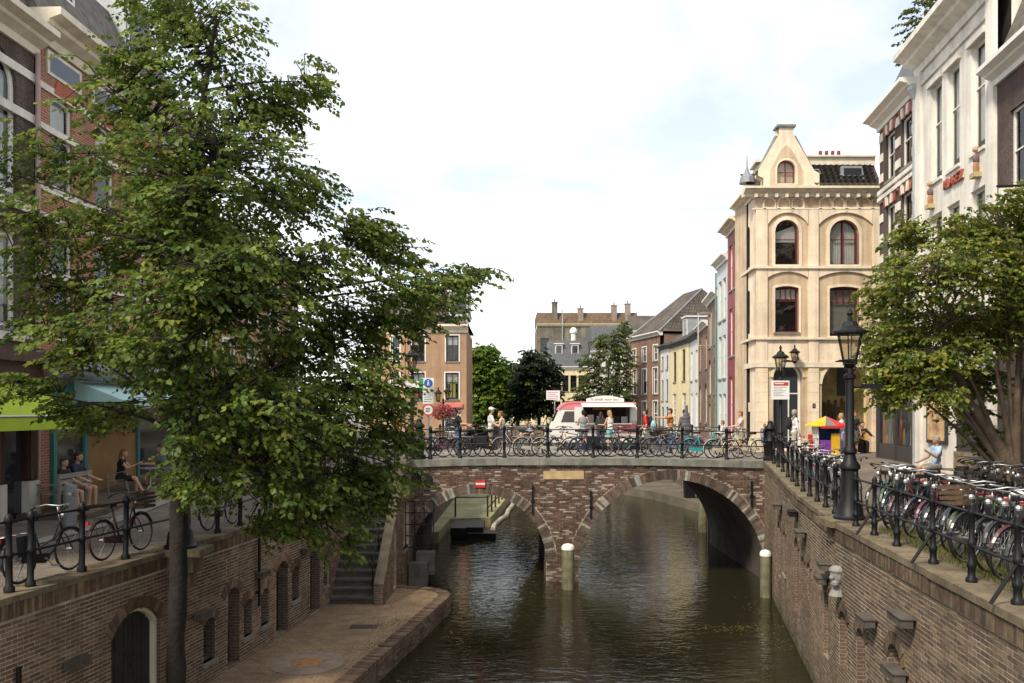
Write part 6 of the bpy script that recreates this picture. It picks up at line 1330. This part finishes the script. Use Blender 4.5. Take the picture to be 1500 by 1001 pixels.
mb = MB(); pl = [(3.12, 6.3), (4.7, 6.3), (4.7, 6.45)]+[(4.7-1.58*i/10, 6.45+.13*math.sin(PI*i/10)) for i in range(1, 10)]+[(3.12, 6.45)]; F.prism(mb, pl, .0, .05); sb_ = mb.build('sign_board', tw, TR)
text_mesh('sign_lettering', "'k smelt voor jou!", .17, mat('sign_brown', (.16, .07, .05), .6), sb_, frmat(F, 3.9, 6.42, .055), .003)
for x, w_ in ((2.62, .36), (4.98, .26)):
    mb = MB(); F.box(mb, x, x+w_, 5.5, 6.1, .03, .06); mb.build('hatch_door', tw, TR)
for x in (2.4, 4.5):
    mb = MB(); mb.torus((x, 34.8, 4.58), .21, .08, n=16, m=6); wv = mb.build('wheel', rub, TR); mb = MB(); mb.lathe([(.02, 0), (.14, 0), (.14, .05), (.02, .07)], (0, 0, 0), 10)
    mb.v = [(x+a, 34.75-c, 4.58+b) for a, b, c in mb.v]; mb.build('hub_cap', stl, wv)
mb = MB(); F.box(mb, 1.55, 1.75, 4.62, 4.75, -1.5, -.1); mb.build('bumper', stl, TR)

# ---------------- colourful children's kiosk, bench, left terrace furniture ----------------
KX, KY, KZ = 11.85, 31.2, 4.2
KS = empty('toy_kiosk', (KX, KY, KZ), "small bright kiosk with yellow, grey and red pyramid roof before the cream house", 'kiosk')
for nm_, c, bx in (('back_panel', (.03, .10, .28), ((0, .3, .6), (.8, .05, 1.2))), ('left_panel', (.7, .7, .66), ((-.4, 0, .6), (.05, .6, 1.2))), ('yellow_panel', (.70, .40, .02), ((.25, -.3, .45), (.32, .05, .9))), ('purple_panel', (.20, .05, .32), ((-.12, -.29, .35), (.42, .04, .6))), ('right_panel', (.02, .22, .40), ((.42, 0, .6), (.05, .6, 1.2))), ('base', (.02, .02, .02), ((0, 0, .04), (.9, .7, .08)))):
    m = MB(); m.box((KX+bx[0][0], KY+bx[0][1], KZ+bx[0][2]), bx[1]); m.build(nm_, mat('kiosk_'+nm_, c, .5), KS)
ap = (KX, KY, KZ+1.55); cs = [(KX-.62, KY-.5, KZ+1.2), (KX+.62, KY-.5, KZ+1.2), (KX+.62, KY+.5, KZ+1.2), (KX-.62, KY+.5, KZ+1.2)]
kc = [[(.70, .45, .03), (.17, .16, .16), (.55, .03, .03)], [(.55, .03, .03)]*3, [(.70, .45, .03)]*3, [(.70, .45, .03)]*3]
for i in range(4):
    a, b = Vector(cs[i]), Vector(cs[(i+1) % 4])
    for j in range(3):
        m = MB(); m.add([a+(b-a)*j/3, a+(b-a)*(j+1)/3, ap, a+(b-a)*j/3+Vector((0, 0, -.04)), a+(b-a)*(j+1)/3+Vector((0, 0, -.04))], [(0, 1, 2), (0, 1, 4, 3)]); c = kc[i][j]; m.build('roof_panel', mat('kiosk_roof_%d' % int(c[1]*100), c, .5), KS)
m = MB(); m.box((KX+.05, KY-.5, KZ+1.13), (.85, .03, .08)); m.build('red_valance', sgr, KS)
m = MB(); m.box((KX-.62, KY-.1, KZ+.75), (.14, .14, .22)); m.box((KX-.6, KY-.1, KZ+.32), (.12, .12, .64)); m.build('red_pillar', sgr, KS)
wd_ = mat('bench_wood', (.22, .17, .11), .75, .3, 6); wd2 = mat('grey_teak', (.27, .25, .215), .7, .25, 6)
def bench(x, y, z, rz, L_, label, m=wd_, arms=False):
    o = empty('bench', (0, 0, 0), label, 'bench')
    for i in range(4): q = MB(); q.box((0, -.17+i*.13, .45), (L_, .11, .03)); q.build('seat_slat', m, o, local=True)
    for i in range(3): q = MB(); q.box((0, .28+.02*i, .58+.14*i), (L_, .025, .11)); q.build('back_slat', m, o, local=True)
    for sx in (-1, 1):
        for yy, h in ((-.18, .44 if not arms else .66), (.28, .92)): q = MB(); q.box((sx*(L_/2-.06), yy, h/2), (.06, .06, h)); q.build('leg', m, o, local=True)
        if arms: q = MB(); q.box((sx*(L_/2-.06), .03, .67), (.07, .52, .03)); q.build('armrest', m, o, local=True)
    o.location = (x, y, z); o.rotation_euler = (0, 0, rz); return o
bench(11.75, 21.6, 3.95, R(90)+R(180)+R(5), 1.5, 'weathered wooden bench against the white house')
bench(.62, 31.45, 4.28, 0, 1.2, 'low wooden bench behind the bicycles in the middle of the bridge')
# terrace
sheet('terrace_deck', [[(-11.5, 19.2, 3.56), (-9.9, 19.2, 3.56)], [(-11.3, 27, 3.72), (-9.6, 27, 3.72)]], mat('terrace_boards', (.14, .10, .065), .8, .3, 3), 'brown terrace in front of the left shops')
m = MB(); m.prism([(-11.5, 0), (-9.85, 0), (-9.85, .17), (-11.5, .17)], lambda q: Vector((q[0], 19.15, 3.38+q[1])), lambda q: Vector((q[0]+.3, 27, 3.5+q[1])))
tag(m.build('terrace_step', mat('terrace_edge', (.10, .075, .05), .8, .3, 3)), 'low step of the terrace', None, kind='structure')
bench(-10.9, 20.05, 3.56, R(-90), 1.5, 'grey wooden two seat bench on the left terrace', wd2, True)
def chair(x, y, z, rz, label):
    o = empty('cafe_chair', (0, 0, 0), label, 'chair', 'metal terrace chairs'); q = MB()
    q.tube([(-.26, -.22, 0), (-.26, -.24, .64), (-.26, .2, .68), (-.2, .27, .78), (.2, .27, .78), (.26, .2, .68), (.26, -.24, .64), (.26, -.22, 0)], .014, 6); q.tube([(-.24, .3, 0), (-.22, .2, .45), (-.2, .27, .82)], .013, 6); q.tube([(.24, .3, 0), (.22, .2, .45), (.2, .27, .82)], .013, 6); q.build('frame', stl, o, local=True)
    for i in range(6): q = MB(); q.box((0, -.2+i*.08, .45), (.46, .065, .015)); q.build('seat_slat', MATS['zinc'], o, local=True)
    for i in range(4): q = MB(); q.box((0, .24+.01*i, .54+.08*i), (.42, .012, .06)); q.build('back_slat', MATS['zinc'], o, local=True)
    o.location = (x, y, z); o.rotation_euler = (0, 0, rz)
chair(-10.85, 22.7, 3.62, R(-60), 'aluminium terrace chair with a woman in black sitting on it'); chair(-10.0, 23.9, 3.65, R(95), 'aluminium terrace chair turned toward the shop'); chair(-10.5, 25.0, 3.67, R(-80), 'aluminium terrace chair furthest along the terrace')
o = empty('terrace_table', (-10.2, 23.3, 3.63), 'small round table on the left terrace', 'table'); m = MB(); m.lathe([(.35, .71), (.35, .73)], (-10.2, 23.3, 3.63), 16); m.build('table_top', stl, o); m = MB(); m.lathe([(.2, 0), (.03, .03), (.025, .7)], (-10.2, 23.3, 3.63), 8); m.build('leg', stl, o)
o = empty('street_bollard', (-9.95, 18.6, 3.4), 'grey metal bollard in front of the left terrace', 'bollard'); m = MB(); m.lathe([(.14, 0), (.14, .85), (.12, .9), (.04, .93)], (-9.95, 18.6, 3.4), 14); m.build('shaft', MATS['lead'], o, smooth=True, autos=40); m = MB(); m.lathe([(.145, .68), (.145, .74)], (-9.95, 18.6, 3.4), 14); m.build('band', stl, o)
o = empty('steel_bin', (-10.3, 26.6, 3.7), 'steel litter bin beside the terrace', 'bin'); m = MB(); m.prism([(-.25, 0), (.25, 0), (.28, .95), (-.28, 1.05)], lambda q: Vector((-10.3+q[0], 26.4, 3.7+q[1])), lambda q: Vector((-10.3+q[0], 26.8, 3.7+q[1]))); m.build('body', MATS['zinc'], o); m = MB(); m.box((-10.3, 26.6, 4.73), (.6, .45, .04)); m.build('lid', stl, o)
o = empty('nest_box', tuple(PX(370, 655, 13.4)), 'small pale wooden nest box hanging in the big tree', 'nest box'); c = PX(370, 652, 13.4)
m = MB(); m.box(c, (.11, .11, .17)); m.build('box', mat('pale_wood', (.50, .42, .28), .7), o); m = MB(); m.box(c+Vector((0, 0, .095)), (.14, .15, .02)); m.build('roof', wd2, o); m = MB(); m.ball(c+Vector((-.0, -.055, .02)), .02, 6, sc=(1, .2, 1)); m.build('entrance_hole', INT, o); m = MB(); m.tube([c+Vector((0, 0, .1)), c+Vector((0, .05, .55))], .006, 4); m.build('hanger', iron, o)
# ---------------- people ----------------
_ball = None
def remesh(o, vox, it=4):
    r = o.modifiers.new('remesh', 'REMESH'); r.mode = 'VOXEL'; r.voxel_size = vox; r.use_smooth_shade = True
    s = o.modifiers.new('smooth', 'SMOOTH'); s.factor = .5; s.iterations = it
def chain(m, pts, rs, step=.5):
    for (a, b), (ra, rb_) in zip(zip(pts, pts[1:]), zip(rs, rs[1:])):
        a, b = Vector(a), Vector(b); n = max(1, int((b-a).length/(min(ra, rb_)*step)))
        for i in range(n+1):
            t = i/n; m.ball(a+(b-a)*t, ra+(rb_-ra)*t, 8)
def cmat(c): return mat('cloth_%02d%02d%02d' % tuple(int(x*99) for x in c), c, .85, .3, 5, bump=.02, bscale=9)
HAIR = {'dark': (.02, .014, .01), 'brown': (.07, .04, .02), 'blond': (.35, .22, .09), 'grey': (.30, .28, .26), 'ginger': (.20, .08, .03)}
def person(label, loc, face, pose='stand', H=1.75, shirt=(.1, .1, .1), pants=(.05, .07, .12), shorts=False, sleeves=.6, hair='dark', long=False, lean=0, armL=(5, 8, 15), armR=(5, 8, 15), legL=(0, 0), legR=(0, 0), cap=None, pack=None, skin='skin', shoes=(.05, .05, .05), skirt=False, headtilt=0, seat=.47, inn=(0, 0), strap=False):
    """face: direction the person looks, degrees from +X"""
    root = empty('person', (0, 0, 0), label, 'person'); s = H/1.75; sm = MATS[skin]; V = Vector
    ph = .93 if pose == 'stand' else seat+.09
    if pose == 'stand' and max(abs(legL[0]), abs(legR[0])) > 12: ph = .91
    sp = V((0, math.sin(R(lean)), math.cos(R(lean)))); pel = V((0, 0, ph)); W = pel+sp*.15; chest = pel+sp*.33; neck = pel+sp*.52
    hd = neck+(sp*.6+V((0, math.sin(R(lean+headtilt)), math.cos(R(lean+headtilt))))*.4).normalized()*.16+V((0, .025, 0))
    B = MB(); T = MB(); P = MB(); S = MB()
    torso = [(pel+V((0, 0, -.02)), (.155, .105, .11)), (W, (.132, .095, .13)), (chest, (.16, .112, .15)), (pel+sp*.42, (.165, .1, .08))]
    for p, r in torso: B.ball(p, 1, 12, sc=r); T.ball(p, 1, 12, sc=tuple(x+.014 for x in r))
    chain(B, [neck-sp*.06, neck+sp*.08], [.055, .048])
    B.ball(hd, 1, 14, sc=(.074, .092, .112)); B.ball(hd+V((0, .035, -.06)), 1, 10, sc=(.05, .055, .055)); B.ball(hd+V((0, .098, -.015)), .016, 6); B.ball(hd+V((0, .088, -.055)), 1, 6, sc=(.026, .012, .01))
    for sx in (-1, 1): B.ball(hd+V((sx*.077, -.005, -.005)), 1, 6, sc=(.012, .02, .032))
    for k, (sx, (fw, out, bend)) in enumerate(((-1, armL), (1, armR))):
        sh = pel+sp*.455+V((sx*.175, 0, 0)); d = V((sx*math.sin(R(out)), math.sin(R(fw))*math.cos(R(out)), -math.cos(R(fw))*math.cos(R(out)))); el = sh+d*.28
        f2 = fw+bend; ii = inn[k]; d2 = V((-sx*math.sin(R(ii)), math.sin(R(f2))*math.cos(R(ii)), -math.cos(R(f2))*math.cos(R(ii)))); wr = el+d2*.25
        chain(B, [sh-V((sx*.03, 0, 0)), el, wr], [.054, .042, .029]); pc = wr+d2*.045; sd = d2.cross(V((0, 0, 1)) if abs(d2.z) < .9 else V((1, 0, 0))).normalized(); nr = sd.cross(d2)
        chain(B, [wr, wr+d2*.085], [.026, .034])
        for q in range(4):
            a = wr+d2*.085+sd*(.024-.016*q); ln = (.062, .072, .068, .052)[q]; chain(B, [a, a+d2*ln*.55+nr*.008, a+d2*ln*.9+nr*.03], [.0115, .0105, .0095])
        a = wr+d2*.03+sd*.03; chain(B, [a, a+sd*.03+d2*.03, a+sd*.035+d2*.06], [.013, .012, .010])
        if sleeves > 0:
            if sleeves <= 1: chain(T, [sh-V((sx*.03, 0, 0)), sh+d*.28*sleeves], [.07, .062])
            else: chain(T, [sh-V((sx*.03, 0, 0)), el, el+d2*.22], [.068, .055, .042])
    for sx, (fw, kb) in ((-1, legL), (1, legR)):
        if pose == 'sit': fw, kb = fw+84, kb+84
        hp = pel+V((sx*.085, 0, -.03)); d = V((sx*.06, math.sin(R(fw)), -math.cos(R(fw)))).normalized(); kn = hp+d*.42; d2 = V((0, math.sin(R(fw-kb)), -math.cos(R(fw-kb)))); an = kn+d2*.40
        chain(B, [hp, kn, kn+d2*.13, an], [.085, .058, .056, .036]); ft = V((sx*.02, .15, -.04)); chain(B, [an, an+V((0, -.02, -.03)), an+ft], [.036, .036, .026])
        chain(S, [an+V((0, -.035, -.035)), an+V((0, .04, -.04)), an+V((sx*.02, .16, -.045))], [.046, .045, .038])
        if shorts: chain(P, [hp, hp+d*.30], [.105, .082])
        else: chain(P, [hp, kn, kn+d2*.13, an-d2*.03], [.102, .076, .072, .058])
    P.ball(pel+V((0, 0, -.03)), 1, 12, sc=(.172, .122, .12))
    if skirt:
        n = 5
        for i in range(n): P.ball(pel+V((0, .0 if pose == 'stand' else .07*i, -.06-(.08*i if pose == 'stand' else 0))), 1, 10, sc=(.17+.008*i, .13+.006*i, .09))
    def fin(mb, name, m, par, vox=None):
        mb.v = [(x*s, y*s, z*s) for x, y, z in mb.v]; o = mb.build(name, m, par, local=True, smooth=True)
        if vox: remesh(o, vox*s)
        return o
    fin(B, 'body', sm, root, .0125); fin(T, 'shirt', cmat(shirt), root, .016); fin(P, 'skirt' if skirt else ('shorts' if shorts else 'trousers'), cmat(pants), root, .016); fin(S, 'shoes', cmat(shoes), root, .014)
    h = MB(); hc = mat('hair_'+hair, HAIR[hair], .6, .2, 20)
    h.ball(hd+V((0, -.018, .03)), 1, 12, sc=(.084, .096, .096)); h.ball(hd+V((0, -.05, -.02)), 1, 10, sc=(.078, .06, .09)); h.ball(hd+V((0, .055, .082)), 1, 8, sc=(.055, .035, .03))
    if long: chain(h, [hd+V((0, -.07, -.02)), hd+V((0, -.1, -.16)), hd+V((0, -.1, -.26))], [.07, .065, .04])
    fin(h, 'hair', hc, root, .014)
    for sx in (-1, 1): e = MB(); e.ball(hd+V((sx*.03, .082, .008)), .011, 6); fin(e, 'eye', mat('eye_dark', (.02, .015, .01), .3, 0), root)
    if cap:
        c = MB(); c.ball(hd+V((0, -.008, .05)), 1, 12, sc=(.092, .106, .085)); c.ball(hd+V((0, .11, .055)), 1, 8, sc=(.075, .075, .014)); fin(c, 'cap', cmat(cap), root, .012)
    if pack:
        c = MB(); q = chest+V((0, -.19, -.02)); c.ball(q, 1, 10, sc=(.15, .1, .24)); c.ball(q+V((0, -.06, -.08)), 1, 8, sc=(.11, .06, .12))
        for sx in (-1, 1): chain(c, [q+V((sx*.1, .08, .15)), pel+sp*.5+V((sx*.11, -.02, .03)), chest+V((sx*.11, .12, .04)), chest+V((sx*.13, .0, -.16))], [.022]*4)
        fin(c, 'backpack', cmat(pack), root, .018)
    root.location = loc; root.rotation_euler = (0, 0, R(face-90)); return root
DK = 4.27
person('woman in black top and striped shorts sitting on the grey wooden bench', (-10.72, 19.75, 3.56), -8, 'sit', 1.66, (.02, .02, .022), (.30, .29, .28), True, .5, 'brown', False, 0, (25, 8, 45), (25, 8, 45), (0, 0), (0, -12), shoes=(.03, .03, .03))
person('man with dark hair in navy shirt sitting beside the woman on the bench', (-10.78, 20.42, 3.56), -4, 'sit', 1.8, (.025, .03, .05), (.25, .22, .18), True, .6, 'dark', False, 4, (30, 8, 40), (30, 10, 40), (0, 0), (0, 8), shoes=(.03, .03, .03))
person('woman in black dress on a metal terrace chair holding a cup', (-10.78, 22.7, 3.62), 15, 'sit', 1.68, (.015, .015, .016), (.015, .015, .016), True, .2, 'ginger', True, 8, (40, 8, 75), (40, 8, 75), (0, 0), (4, -25), skirt=True)
person('man in grey shirt seated across the small terrace table', (-10.1, 23.9, 3.65), 185, 'sit', 1.75, (.10, .10, .11), (.12, .11, .10), True, .6, 'brown', False, 5, (35, 8, 55), (35, 8, 55))
person('person in bright blue shirt standing in the left street behind leaves', (-8.5, 25, 3.8), -60, 'stand', 1.76, (.06, .09, .55), (.04, .05, .09), False, .6, 'brown')
person('person in orange shirt at the left end of the bridge', (-4.35, 31.2, 4.2), 190, 'stand', 1.7, (.75, .12, .02), (.06, .06, .08), False, .6, 'dark')
person('man in black t-shirt and jeans standing left of the couple on the bridge', (-2.05, 31.0, DK), 0, 'stand', 1.82, (.015, .015, .018), (.10, .15, .26), False, .7, 'dark', False, 3, (25, 8, 50), (30, 8, 55))
person('man in white t-shirt and white cap talking on the bridge', (-.82, 31.9, DK), 5, 'stand', 1.84, (.68, .69, .70), (.30, .28, .24), True, .7, 'brown', cap=(.62, .60, .56), armL=(20, 10, 85), armR=(25, 10, 80), inn=(30, 30))
person('woman in pale strap top facing the man in the white cap', (-.35, 31.6, DK), 175, 'stand', 1.7, (.62, .55, .50), (.05, .06, .10), True, 0, 'ginger', False, 5, armL=(20, 12, 95), armR=(20, 12, 95), inn=(25, 25), headtilt=15)
person('man in grey shirt sitting on the low bench with folded arms', (.6, 31.5, DK), -100, 'sit', 1.76, (.05, .055, .06), (.20, .19, .18), False, .6, 'brown', False, 12, (30, 15, 70), (30, 15, 70), inn=(50, 50), cap=None)
person('woman in grey tank top waiting at the pink trailer', (2.9, 33.6, DK), 80, 'stand', 1.74, (.22, .24, .26), (.12, .13, .15), True, 0, 'dark', armL=(15, 14, 70), armR=(15, 14, 70))
person('dark haired person in black at the trailer counter', (3.62, 33.75, DK), 75, 'stand', 1.66, (.03, .025, .03), (.04, .05, .09), False, .7, 'dark', True, 6)
person('woman with blond ponytail in white top at the trailer', (3.98, 33.45, DK), 130, 'stand', 1.72, (.66, .62, .55), (.20, .50, .52), True, 0, 'blond', True, 3, armL=(20, 8, 70), armR=(15, 8, 60))
person('man in red t-shirt and white shorts walking with black backpack', (5.35, 33.0, DK), 160, 'stand', 1.78, (.55, .02, .025), (.62, .60, .57), True, .7, 'dark', pack=(.015, .015, .017), legL=(14, 4), legR=(-14, 10), armL=(-12, 8, 20), armR=(18, 8, 25))
person('man in orange shirt reaching out with a pale blue bag', (6.3, 32.8, DK), 178, 'stand', 1.8, (.50, .19, .05), (.05, .06, .09), False, .7, 'dark', armL=(85, 6, 8), armR=(10, 8, 20))
person('person in jeans carrying a grey cello case on the back', (6.75, 32.3, DK), 100, 'stand', 1.76, (.13, .13, .15), (.07, .12, .24), False, 1.5, 'dark')
c0 = Vector((6.75, 32.1, DK)); ce = empty('cello_case', tuple(c0+Vector((0, 0, .75))), 'tall grey cello case carried on a person\'s back', 'case'); m = MB()
for z, rx_, ry_ in ((.85, .17, .09), (.98, .21, .11), (1.12, .2, .11), (1.26, .16, .1), (1.4, .17, .1), (1.5, .14, .09)): m.ball(c0+Vector((.02, -.02, z)), 1, 12, sc=(rx_, ry_, .14))
chain(m, [c0+Vector((.02, -.03, 1.5)), c0+Vector((.02, -.05, 1.85))], [.075, .06]); o = m.build('case_shell', mat('case_grey', (.10, .10, .115), .6, .15), ce, smooth=True); remesh(o, .016)
m = MB(); m.tube([c0+Vector((-.1, .02, 1.4)), c0+Vector((-.12, .16, 1.42)), c0+Vector((-.12, .2, 1.2))], .02, 6); m.build('strap', sad, ce)
bg_ = empty('cloth_bag', (5.62, 32.85, 5.1), 'pale blue cloth bag held out by the man in orange', 'bag'); m = MB(); m.ball((5.62, 32.82, 5.32), 1, 10, sc=(.12, .08, .24)); m.build('bag', cmat((.32, .52, .60)), bg_, smooth=True); m = MB(); m.tube([(5.55, 32.82, 5.5), (5.64, 32.82, 5.72), (5.7, 32.82, 5.5)], .012, 5); m.build('handle', cmat((.32, .52, .60)), bg_)
person('woman in pale pink t-shirt and beige shorts at the right bridge end', (9.15, 33, 4.22), 175, 'stand', 1.74, (.66, .52, .47), (.36, .32, .22), True, .6, 'ginger', armL=(30, 8, 50), armR=(28, 8, 50))
person('boy in light shirt on the right part of the bridge', (8.15, 31.9, 4.24), 150, 'stand', 1.36, (.62, .58, .55), (.35, .40, .46), True, .6, 'ginger')
person('small girl with hair bun in grey top near the cream house', (10.45, 34.2, 4.2), 60, 'stand', 1.25, (.16, .17, .24), (.08, .16, .42), True, .5, 'blond')
person('man in white shirt with black backpack walking past the cream house', (10.45, 30.6, 4.2), 5, 'stand', 1.82, (.72, .72, .73), (.42, .38, .30), False, 1.5, 'grey', pack=(.015, .016, .018), legL=(12, 4), legR=(-12, 8), skin='skin_tan')
person('person in white top and lilac trousers behind the tall lamp', (12.85, 32.2, 4.2), 160, 'stand', 1.68, (.66, .66, .66), (.36, .30, .55), False, .6, 'blond')
person('woman in dark top and grey skirt standing beside the guitarist', (13.8, 33.3, 4.2), -80, 'stand', 1.74, (.02, .022, .035), (.15, .15, .14), True, .6, 'ginger', armR=(10, 14, 60), shoes=(.3, .2, .15), skirt=True, skin='skin_tan')
person('street musician in black seated with an acoustic guitar', (14.42, 34.1, 4.2), -95, 'sit', 1.76, (.012, .012, .013), (.012, .012, .013), False, 1.5, 'dark', False, 10, (30, 30, 50), (35, 18, 85), seat=.42, inn=(0, 40), headtilt=15)
am = empty('amplifier_box', (14.42, 34.25, 4.2), 'black box the guitarist sits on', 'box'); m = MB(); m.box((14.42, 34.2, 4.41), (.5, .42, .4)); m.build('cabinet', iron, am); m = MB(); m.box((14.42, 33.985, 4.41), (.42, .012, .32)); m.build('grille', sad, am)
gt = empty('guitar', (14.35, 33.8, 4.75), 'pale acoustic guitar held by the seated musician', 'guitar'); gm = mat('spruce', (.62, .38, .14), .35, .1)
m = MB(); o_ = [(.19*math.cos(a)*(1-.18*math.cos(2*a)**2)+(.0), .24*math.sin(a)*(1 if math.sin(a) < 0 else .8)) for a in [2*PI*i/20 for i in range(20)]]; A_ = Matrix.Rotation(R(-72), 3, 'Y')
gp = lambda x, z, y: Vector((14.32, 33.72, 4.93))+A_ @ Vector((x, y, z))
m.prism(o_, lambda q: gp(q[0], q[1], -.05), lambda q: gp(q[0], q[1], .05)); m.build('body', gm, gt); m = MB(); m.tube([gp(0, .15, -.04), gp(0, .72, -.04)], .026, 6); m.box(gp(0, .78, -.04), (.16, .03, .08), M=A_ @ Matrix.Identity(3)); m.build('neck', sfw, gt); m = MB(); m.ball(gp(0, .03, -.052), .045, 8, sc=(1, .15, 1)); m.build('sound_hole', INT, gt)
person('grey haired man in light blue shirt sitting on the wooden bench at right', (11.35, 22.1, 3.95), 185, 'sit', 1.75, (.36, .50, .66), (.20, .20, .19), True, .6, 'grey', False, -2, (35, 10, 85), (25, 8, 40), skin='skin_tan')
